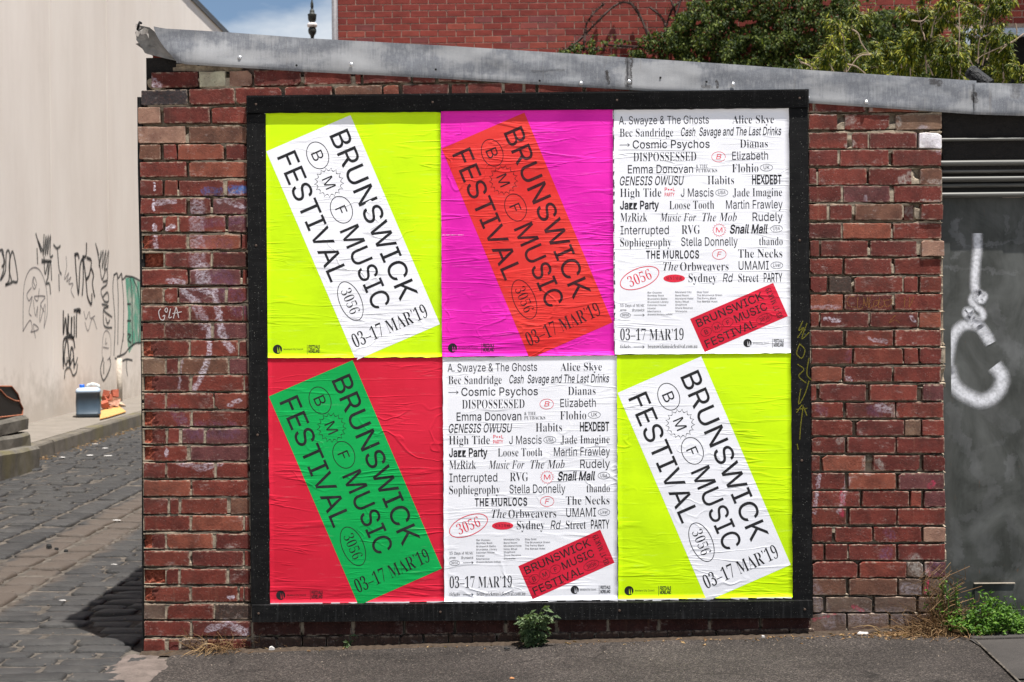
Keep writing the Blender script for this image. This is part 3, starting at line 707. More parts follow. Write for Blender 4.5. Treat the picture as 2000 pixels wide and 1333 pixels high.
LEFT = [
 (210,241,[(269,313,'p'),(319,409),(414,482)]), (248,280,[(270,362,'p'),(369,482,'n')]), (283,312,[(272,313,'n'),(319,344),(348,437,'o'),(442,482)]),
 (317,346,[(273,364),(370,482,'o')]), (353,383,[(274,317),(322,347),(350,437),(444,482)]), (388,418,[(274,364),(370,411),(416,482,'v')]),
 (423,453,[(275,318),(323,346),(351,440),(446,482,'v')]), (459,487,[(276,364,'sl'),(369,469,'o'),(473,482)]), (494,523,[(278,320,'sh'),(323,412),(416,482)]),
 (527,557,[(277,366),(370,470,'v'),(474,482)]), (563,592,[(277,318,'n'),(322,346),(350,440,'v'),(445,482)]), (598,627,[(278,369),(373,474),(476,483)]),
 (632,662,[(278,321),(322,413),(417,483,'v')]), (666,696,[(279,369,'sl'),(373,465),(468,483)]), (701,731,[(279,322,'b'),(326,348),(352,445,'n'),(448,484,'v')]),
 (734,764,[(281,370,'sl'),(375,476),(478,486)]), (769,799,[(282,323),(325,417),(419,486)]), (804,833,[(282,372,'sl'),(376,486)]),
 (838,867,[(281,324,'sl'),(329,349),(356,398,'v'),(403,486,'v')]), (872,900,[(281,366,'sl'),(372,486,'v')]), (905,934,[(281,323),(326,419),(423,486)]),
 (939,969,[(281,372,'o'),(375,486)]), (974,1004,[(281,327),(332,349),(354,444),(450,487,'n')]), (1008,1037,[(281,371),(375,475,'o'),(479,487)]),
 (1043,1072,[(281,322,'sl'),(325,416,'o'),(422,489)]), (1077,1106,[(281,370),(375,475),(478,489)]), (1112,1141,[(281,323,'s'),(325,349),(353,443),(448,489)]),
 (1147,1175,[(281,370,'sl'),(374,464),(468,475),(478,490)]), (1181,1210,[(281,323,'g'),(327,417),(421,490,'k')]), (1214,1243,[(281,371),(376,491)]),
 (1249,1285,[(281,323),(330,349),(355,400,'g'),(404,492)]) ]
for y0, y1, bs in LEFT:
    for t in bs: brick(t[0], t[1], y0, y1, t[2] if len(t) > 2 else '')
RIGHT = [
 (200,219,[(1580,1588),(1591,1690),(1698,1797,'o')]), (224,253,[(1580,1635),(1650,1737),(1749,1839,'b')]), (260,290,[(1580,1655),(1664,1695),(1698,1790),(1795,1839,'w')]),
 (294,324,[(1580,1636),(1641,1735),(1744,1838)]), (330,361,[(1580,1594),(1598,1692),(1697,1780),(1797,1839,'n')]), (364,395,[(1580,1642),(1647,1738,'v'),(1746,1839)]),
 (400,430,[(1580,1615),(1620,1663),(1670,1762,'n'),(1767,1787,'h'),(1798,1840,'f')]), (437,466,[(1580,1642),(1646,1740,'o'),(1745,1838)]), (471,501,[(1582,1599),(1603,1695),(1700,1790),(1799,1842,'pf')]),
 (506,536,[(1582,1645),(1650,1741),(1747,1838)]), (541,571,[(1583,1615),(1620,1663,'k'),(1669,1762),(1765,1792),(1797,1838)]), (576,606,[(1583,1646,'o'),(1650,1742),(1748,1838)]),
 (611,640,[(1583,1600),(1602,1696),(1700,1793),(1796,1838,'o')]), (646,676,[(1584,1647),(1652,1744),(1748,1838)]), (681,711,[(1584,1664),(1668,1763),(1766,1793),(1796,1838)]),
 (717,746,[(1584,1644,'o'),(1648,1741),(1746,1837)]), (752,783,[(1584,1594),(1600,1691),(1699,1790),(1803,1842,'v')]), (787,816,[(1585,1647),(1653,1748),(1751,1842)]),
 (821,851,[(1585,1665),(1673,1765),(1768,1798,'b'),(1801,1844)]), (855,885,[(1585,1650),(1655,1748),(1752,1844)]), (890,920,[(1585,1601),(1607,1690,'o'),(1705,1796),(1803,1846)]),
 (925,956,[(1585,1650),(1658,1749,'o'),(1755,1844,'v')]), (960,990,[(1586,1678),(1684,1775),(1780,1800),(1806,1846,'v')]), (994,1025,[(1586,1652),(1659,1750),(1754,1846)]),
 (1030,1059,[(1586,1625),(1631,1703),(1707,1799),(1804,1846,'p')]), (1064,1094,[(1586,1607),(1612,1654),(1658,1750),(1754,1846)]), (1098,1128,[(1587,1674),(1679,1770),(1772,1803,'g'),(1806,1846,'v')]),
 (1131,1163,[(1587,1652,'n'),(1659,1752,'n'),(1755,1800,'g'),(1804,1846,'g')]), (1167,1196,[(1587,1607,'g'),(1613,1703,'g'),(1708,1788,'g'),(1794,1846,'g')]), (1199,1236,[(1583,1652,'g'),(1656,1735,'g'),(1740,1846,'g')]) ]
for y0, y1, bs in RIGHT:
    for t in bs: brick(t[0], t[1], y0, y1, t[2] if len(t) > 2 else '')
# top courses between the fascia and the frame, drifting up to the right
def ytop(x): return 178 - (x-276)*.0215
for t in [(276,366,'d'),(369,457),(460,550),(556,648),(654,746,'n'),(749,778,'o'),(786,877),(882,910),(914,980),(986,1020),(1026,1046),(1052,1138),(1144,1230),(1236,1325),(1331,1420),(1426,1515),(1521,1578)]:
    yy = ytop((t[0]+t[1])/2); brick(t[0], t[1], yy, yy+30, t[2] if len(t) > 2 else '', skew=(t[1]-t[0])*.0215)
def ytop0(x): return 143 - (x-296)*.021
for t in [(296,387),(389,440,'c'),(448,492,'p'),(496,588),(594,686),(694,704),(709,802),(806,850),(856,940),(946,1030)]:
    yy = ytop0((t[0]+t[1])/2); brick(t[0], t[1], yy, yy+30, t[2] if len(t) > 2 else '', skew=(t[1]-t[0])*.021)
# courses below the frame, shade painted into their dark tints; lowest one stepping out
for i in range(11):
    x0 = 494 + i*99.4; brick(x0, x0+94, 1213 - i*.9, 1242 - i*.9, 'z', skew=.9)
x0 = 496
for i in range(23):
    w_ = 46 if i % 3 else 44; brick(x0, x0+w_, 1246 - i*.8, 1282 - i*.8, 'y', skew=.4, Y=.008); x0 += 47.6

def rows_of(tab): return [(P(1000, (y0 + y1)/2, YB).z, (y1 - y0)/810.) for y0, y1, _ in tab]
def mortar(px0, px1, py0, py1, Y, rows=None, th=.4, perp=.5, step=.0075, sz=.0025, seed=0, rough=1.0):
    """weathered joints: the lower lip stays flush with the bricks, the upper part is raked out; perp = share of filled upright joints"""
    a = P(px0, py1, Y); c = P(px1, py0, Y)
    nx = int((c.x-a.x)/step)+1; nz = int((c.z-a.z)/sz)+1; vs = []
    rows = rows or []; xm = (a.x + c.x)/2
    for j in range(nz+1):
        z = a.z + (c.z-a.z)*j/nz
        for i in range(nx+1):
            x = a.x + (c.x-a.x)*i/nx; zz = z - .0094*(x)      # rows follow the level of the wall
            zz = z
            n1 = noise.noise(Vector((x*9+seed, z*14, 1.3))); n2 = noise.noise(Vector((x*60, z*60, 7.7))); n3 = noise.noise(Vector((x*170, z*170, 3.1)))
            fine = .0008*n2*rough + .0005*n3
            dmin = None
            for zc_, hh in rows:
                if abs(z - zc_) <= hh: dmin = 'row'; break
            if dmin == 'row' or not rows:
                f = n1*.9 + perp - .5
                d = (.0016 + fine) if f > 0 else .0016 + min(.030, -f*.25) + fine
            else:
                lo = max([zc_ + hh for zc_, hh in rows if zc_ < z] or [z - .006]); hi = min([zc_ - hh for zc_, hh in rows if zc_ > z] or [z + .006])
                t = (z - lo)/max(1e-4, hi - lo); tt = th + .75*n1 + .25*n2
                d = (.0002 + fine - .0004*(t < .5)) if t < tt else .016 + min(.016, (t - tt)*.06) + fine
            if any(h_[0] < x < h_[1] and h_[2] < z < h_[3] for h_ in HOLES): d += .06
            vs.append((x, Y + d, z))
    b = MB(); b.add(vs, [(j*(nx+1)+i, j*(nx+1)+i+1, (j+1)*(nx+1)+i+1, (j+1)*(nx+1)+i) for j in range(nz) for i in range(nx)])
    return b
def rows_px(tab, xc): 
    return [(P(xc, (y0 + y1)/2, YB).z, (y1 - y0)/810. - .0005) for y0, y1, _ in tab]
RL, RR_ = rows_px(LEFT, 380), rows_px(RIGHT, 1710)
mm = mortar(278, 486, 208, 560, YB, RL, .38, .42); mm2 = mortar(283, 490, 560.2, 1292, YB, RL, .45, .85, seed=4)
mm3 = mortar(1576, 1839, 198, 500, YB, RR_, .45, .6, seed=9, rough=1.6); mm4 = mortar(1580, 1845, 500.2, 760, YB, RR_, .30, .3, seed=13); mm7 = mortar(1580, 1846, 760.2, 1245, YB, RR_, .05, .12, seed=17)
mm5 = mortar(288, 1582, 140, 209, YB, None, 0, .35, step=.006, sz=.004, seed=21); mm6 = mortar(490, 1590, 1208, 1290, YB, None, 0, .4, step=.01, sz=.006, seed=30)
for q in (mm, mm2, mm3, mm4, mm5, mm6, mm7): q.build('mortar', M_MORTAR, shed)
def backbrick():
    m = Mat('side_wall_brickwork', .9, .2)
    v = m.pos((1, 1, 1))
    br = m.n('ShaderNodeTexBrick', {'Vector': m.n('ShaderNodeCombineXYZ', {0: m.n('ShaderNodeSeparateXYZ', {0: v}).outputs[1], 1: m.n('ShaderNodeSeparateXYZ', {0: v}).outputs[2], 2: 0.0}).outputs[0],
        'Color1': (.19, .04, .03, 1), 'Color2': (.14, .03, .025, 1), 'Mortar': (.3, .25, .2, 1), 'Scale': 1.0, 'Mortar Size': .006, 'Brick Width': .24, 'Row Height': .086})
    m.col(br.outputs[0]); m.bump(m.noise(80), .5, .004); return m.m
M_SIDE = backbrick()
zt = P(300, 118, YB).z
b = MB(); xl = P(276, 700, YB).x; xr = P(1842, 700, YB).x
b.box((xl+.012, .06, -.3), (xr-.006, .30, P(1400, 190, YB).z)); b.build('wall_core', M_SIDE, shed)
b = MB()
nseg = 30
for i in range(nseg):                                # the left return, running back along the lane
    y0 = .06 + i*.26; z1 = 2.97 + .012*i + .012*R.uniform(-1, 1)
    b.box((xl-.004, y0 + (.245 if i == 0 else 0), -.3), (xl+.24, y0+.26, z1))
b.build('side_wall', M_SIDE, shed)
b = MB()                                             # black strip on the corner
pts = [(268,190),(269,330),(273,520),(275,700),(277,900),(277,1100),(278,1281)]
vs = []; fs = []
for (x, y) in pts:
    a = P(x, y, .03); c = P(x + (9 if y < 600 else 5), y, .03)
    vs += [tuple(a), tuple(c), (c.x, .10, c.z), (a.x, .10, a.z)]
for i in range(len(pts)-1):
    for q in range(4): fs.append((i*4+q, i*4+(q+1) % 4, (i+1)*4+(q+1) % 4, (i+1)*4+q))
fs += [(0,1,2,3), tuple((len(pts)-1)*4+q for q in (3,2,1,0))]
b.add(vs, fs); b.build('corner_strip', plain('strip_black', (.006, .006, .006), .7), shed)
b = MB(); a = P(286, 176, .045); c = P(440, 112, .045); b.box((a.x, .045, a.z), (c.x, .12, c.z))  # near-black box stands in for the shadowed gap under the fascia
b.build('dark_infill', plain('infill_black', (.012, .010, .009), .9, bump=.01, sc=25), shed); b = MB(); c = P(1860, 110, .05); b.box((c.x-.05, .052, 2.3), (c.x+.9, .3, P(1900, 168, .05).z))
b.build('dark_infill', bpy.data.materials['infill_black'], shed)
# rubble mortar under the fascia on the left
b = MB()
for i in range(26):
    x = R.uniform(350, 470); y = R.uniform(128, 138) - (x-350)*.02; p = P(x, y, .035); s_ = R.uniform(.008, .028)
    b.add([(p.x + s_*1.6*a_, .03+.012*abs(a_*c_), p.z + s_*.5*c_) for a_, c_ in ((-1,-1),(1,-.8),(1.2,.5),(.2,1),(-1,.7))], [(0,1,2,3,4)])
b.build('rubble_mortar', M_MORTAR, shed, kind='stuff')
# roof sheet behind the fascia
b = MB(); vs = []; N = 160
for i in range(N+1):
    x = -1.86 + 5.6*i/N; z = P(1020 + x*405, 60 + (x+1.86)*405*.065, 0).z - .06 + .012*sin(i*1.9)
    vs += [(x, .02, z), (x, 8, z + .1)]
b.add(vs, [(2*i, 2*i+2, 2*i+3, 2*i+1) for i in range(N)]); b.build('roof', plain('corrugated_roof', (.35, .35, .36), .5, metal=.5), shed)

# fascia: three lapped sheets with a folded lip, the left end crumpled
fascia = link('fascia', None, shed) if False else None
TOP = [(300,52,-.004),(320,56,.0),(440,63,.006),(600,75,.008),(860,89,.008),(1100,104,.008),(1228,113,.008),(1400,124,.008),(1580,137,.008),(1760,149,.008),(1905,158,.008)]
BOT = [(345,119,-.020),(360,121,-.018),(440,126,-.008),(520,131,.002),(600,136,.008),(860,149,.008),(1100,164,.008),(1228,171,.008),(1400,184,.008),(1580,197,.008),(1760,209,.008),(1905,219,.008)]
def interp(tab, x):
    for (a, b_) in zip(tab, tab[1:]):
        if a[0] <= x <= b_[0]:
            t = (x-a[0])/(b_[0]-a[0]); return a[1]+(b_[1]-a[1])*t, a[2]+(b_[2]-a[2])*t
    return (tab[0][1], tab[0][2]) if x < tab[0][0] else (tab[-1][1], tab[-1][2])
def fsheet(xa, xb, dy, dz=0, slopeb=None, name='fascia_sheet', left=False):
    b = MB(); n = max(8, int((xb-xa)/12)); rows = 9; vs = []; fs = []
    for i in range(n+1):
        x = xa + (xb-xa)*i/n
        yt, Yt = interp(TOP, x); yb, Yb = interp(BOT, x)
        if slopeb: yt, yb = slopeb(x)
        for j in range(rows):
            t = j/(rows-1); yy = yt + (yb-yt)*t; Y = Yt + (Yb-Yt)*t + dy
            Y += .0035*noise.noise(Vector((x/60., t*2, dy*50))) + .002*noise.noise(Vector((x/14., t*3, 2)))
            if left and x < 470:
                e = (470-x)/170.; Y -= e*e*(.022 - .06*(t-.35))*.8
            xx = x
            if left: xx = x + max(0, (360-x)/60.)*(t**1.5)*44 if x < 360 else x
            p = P(xx, yy, Y); vs.append(tuple(p))
        p = P(x if not (left and x < 360) else xx, yb + 1, interp(BOT, x)[1]+dy)
        last = Vector(vs[-1]); vs.append((last.x, last.y + .0006, last.z - .002)); vs.append((last.x, last.y + .006, last.z - .0105)); vs.append((last.x, last.y + .012, last.z - .0105))
        first = Vector(vs[-(rows+3)]); vs.append((first.x, first.y + .05, first.z + .002))
    k_ = rows + 4
    for i in range(n):
        for j in range(rows+2): fs.append((i*k_+j, i*k_+j+1, (i+1)*k_+j+1, (i+1)*k_+j))
        fs.append((i*k_+rows+3, i*k_, (i+1)*k_, (i+1)*k_+rows+3))
    b.add(vs, fs)
    o = b.build(name, M_FASCIA, shed, smooth=False); return o
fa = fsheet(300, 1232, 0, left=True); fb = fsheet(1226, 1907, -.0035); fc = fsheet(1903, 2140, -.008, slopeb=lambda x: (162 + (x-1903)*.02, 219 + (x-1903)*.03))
for o in (fa, fb, fc):
    for p_ in o.data.polygons: p_.use_smooth = True
    o.data.set_sharp_from_angle(angle=radians(28))
# crumpled end: the sheet folds under and back towards the lane
M_UNDER = plain('fascia_underside', (.20, .195, .19), .6, metal=.2, sc=20, bump=.006)
b = MB()
A = [P(264,64,-.02), P(272,50,-.035), P(292,54,-.03), P(302,62,-.012), P(315,82,-.01), P(330,100,-.008), P(350,119,.0)]
B_ = [P(266,78,.0), P(276,92,.015), P(283,104,.03), P(288,106,.035), P(305,110,.03), P(325,115,.02), P(348,120,.006)]
vs = []
for a_, c_ in zip(A, B_):
    for t in (0, .33, .66, 1):
        p = a_.lerp(c_, t); p.y += .012*sin(t*pi) + .006*noise.noise(p*30); vs.append(tuple(p))
b.add(vs, [(i*4+j, i*4+j+1, (i+1)*4+j+1, (i+1)*4+j) for i in range(6) for j in range(3)])
b.build('fascia_end_fold', M_UNDER, shed)
b = MB()
for tri in ([(270,46,-.04),(276,56,-.05),(268,58,-.03),(264,48,-.02)], [(271,62,-.05),(282,54,-.06),(290,58,-.045),(288,66,-.03),(276,68,-.04)], [(263,49,-.01),(268,46,-.02),(272,60,-.04),(266,56,-.02)], [(286,66,-.05),(290,66,-.05),(291,76,-.04)], [(266,58,-.04),(274,64,-.055),(270,72,-.04),(265,70,-.02)]):
    b.add([tuple(P(*q)) for q in tri], [tuple(range(len(tri)))])
b.build('torn_flashing', plain('torn_bright_flashing', (.7, .68, .66), .3, metal=.6, sc=60, bump=.004), shed)
b = MB(); b.tube([P(268,60,-.03), P(271,48,-.05), P(273,44,-.04), P(276,46,-.03)], .006, 6); b.build('bent_wire', M_TIMBER, shed)
# screws
M_SCREW = plain('screw_head', (.55, .55, .56), .35, metal=.8); M_HOLE = plain('nail_hole', (.01, .01, .01), .9)
for i, (x, y, k_) in enumerate([(365,106,0),(468,113,2),(686,126,1),(579,128,0),(851,136,0),(1229,160,2),(1692,200,2),(1578,191,2),(1054,158,0),(1135,163,2),(1290,108+44,0),(1432,165,1),(1380,160,0)]):
    p = P(x, y, 0); b = MB(); r_ = .010 if k_ else .0055
    prof = [(0, r_), (.003, r_*.95), (.0065, r_*.45)] if k_ else [(0, r_), (.0012, r_*.9)]
    b.lathe(prof, (0, 0, 0), 10)
    Y = interp(TOP, x)[1] - .004
    o = b.build('screw' if k_ else 'nail', M_SCREW if k_ else M_HOLE, shed, smooth=False); o.rotation_euler = (pi/2, 0, 0); o.location = (p.x, Y-.002, p.z)

# ---------------------------------------------------------------- poster frame
frame = thing('hoarding', 'black timber frame holding six posters on the brick wall', 'hoarding', (0, 0, 0))
def beam(name, quad, Yf, Yb, bev=.002, n=1, mat=None):
    c = [P(x, y, Yf) for x, y in quad]; cen = sum(c, Vector())/4
    b = MB(); vs = [(p.x, Yb, p.z) for p in c] + [(p.x, Yf+bev, p.z) for p in c] + [tuple(p + (cen-p).normalized()*bev*1.4) for p in c]
    fs = [(8,9,10,11)]
    for q in range(2):
        for k_ in range(4): fs.append((q*4+k_, q*4+(k_+1) % 4, (q+1)*4+(k_+1) % 4, (q+1)*4+k_))
    b.add(vs, [tuple(reversed(f)) for f in fs]); return b.build(name, mat or M_TIMBER, frame)
beam('top_rail', [(481,187),(1580,174.5),(1580,209.5),(481,221)], -.0138, YB+.03)
for x, y, Yf in ((500,204,-.0138),(845,200,-.0138),(1205,196,-.0138),(1562,192,-.0138),(505,1199,-.034),(860,1196,-.034),(1210,1193,-.034),(1572,1191,-.034),(500,480,-.003),(503,850,-.003),(1562,470,-.003),(1566,900,-.003)):
    p = P(x, y, Yf); b = MB(); b.lathe([(0, .0062), (.0012, .0058), (.0022, .003)], (0, 0, 0), 10); o = b.build('screw', plain('rusty_screw', (.07, .045, .032), .6), frame); o.rotation_euler = (pi/2, 0, 0); o.location = (p.x, Yf, p.z)
b = MB()                                             # machined grooves of the top board
for i in range(15):
    t = (i+.8)/16.; a = P(484, 188.5+32*t, -.0125); c = P(1577, 176+32*t, -.0125)
    h_ = .0011; b.add([(a.x, -.0136, a.z-h_), (c.x, -.0136, c.z-h_), (c.x, -.0156, c.z), (a.x, -.0156, a.z), (c.x, -.0136, c.z+h_), (a.x, -.0136, a.z+h_)], [(0,1,2,3), (3,2,4,5)])
b.build('groove', M_TIMBER, frame, kind='stuff')
beam('post', [(481.5,222.5),(519,222.5),(527,1181),(490.5,1181)], -.003, YB+.03)
beam('post', [(1541,211.5),(1578,211),(1586.5,1172),(1549,1172)], -.003, YB+.03)
beam('bottom_rail', [(491,1183),(1587,1174),(1588,1207.5),(492,1216)], -.034, YB+.03, mat=M_TIMBERG)
b = MB(); a = P(517, 1183, .004); c = P(1545, 210, .004); b.box((a.x, .0025, a.z), (c.x, .019, c.z)); b.build('backing_board', plain('paste_stained_board', (.05, .045, .045), .8, sc=15, var=.6), frame)
# yellow marker scrawl on the right post
M_YMARK = spray_mat('yellow_marker', (.20, .18, .015), .5, .75, 120)
def place_wall(Y, off=Vector((0, 0, 0))):
    def f(a, b_, lift): return P(a, b_, Y - lift) - off
    f.nrm = Vector((0, -1, 0)); return f
b = MB(); pw = place_wall(-.003)
for s_ in [[(1568,628),(1560,646),(1570,640),(1558,660)],[(1576,632),(1566,662),(1580,650)],[(1562,672),(1556,690),(1566,700),(1572,684),(1562,672)],[(1558,712),(1570,722),(1560,735),(1574,748)],[(1580,700),(1576,730),(1584,742)],
           [(1564,760),(1560,790),(1572,770),(1580,745)],[(1556,806),(1568,792),(1564,830),(1562,858)],[(1568,792),(1576,812)],[(1557,868),(1559,878)],[(1556,800),(1576,798)]]:
    ribbon(b, s_, .006, pw, .0008)
b.build('marker_scrawl', M_YMARK, frame)

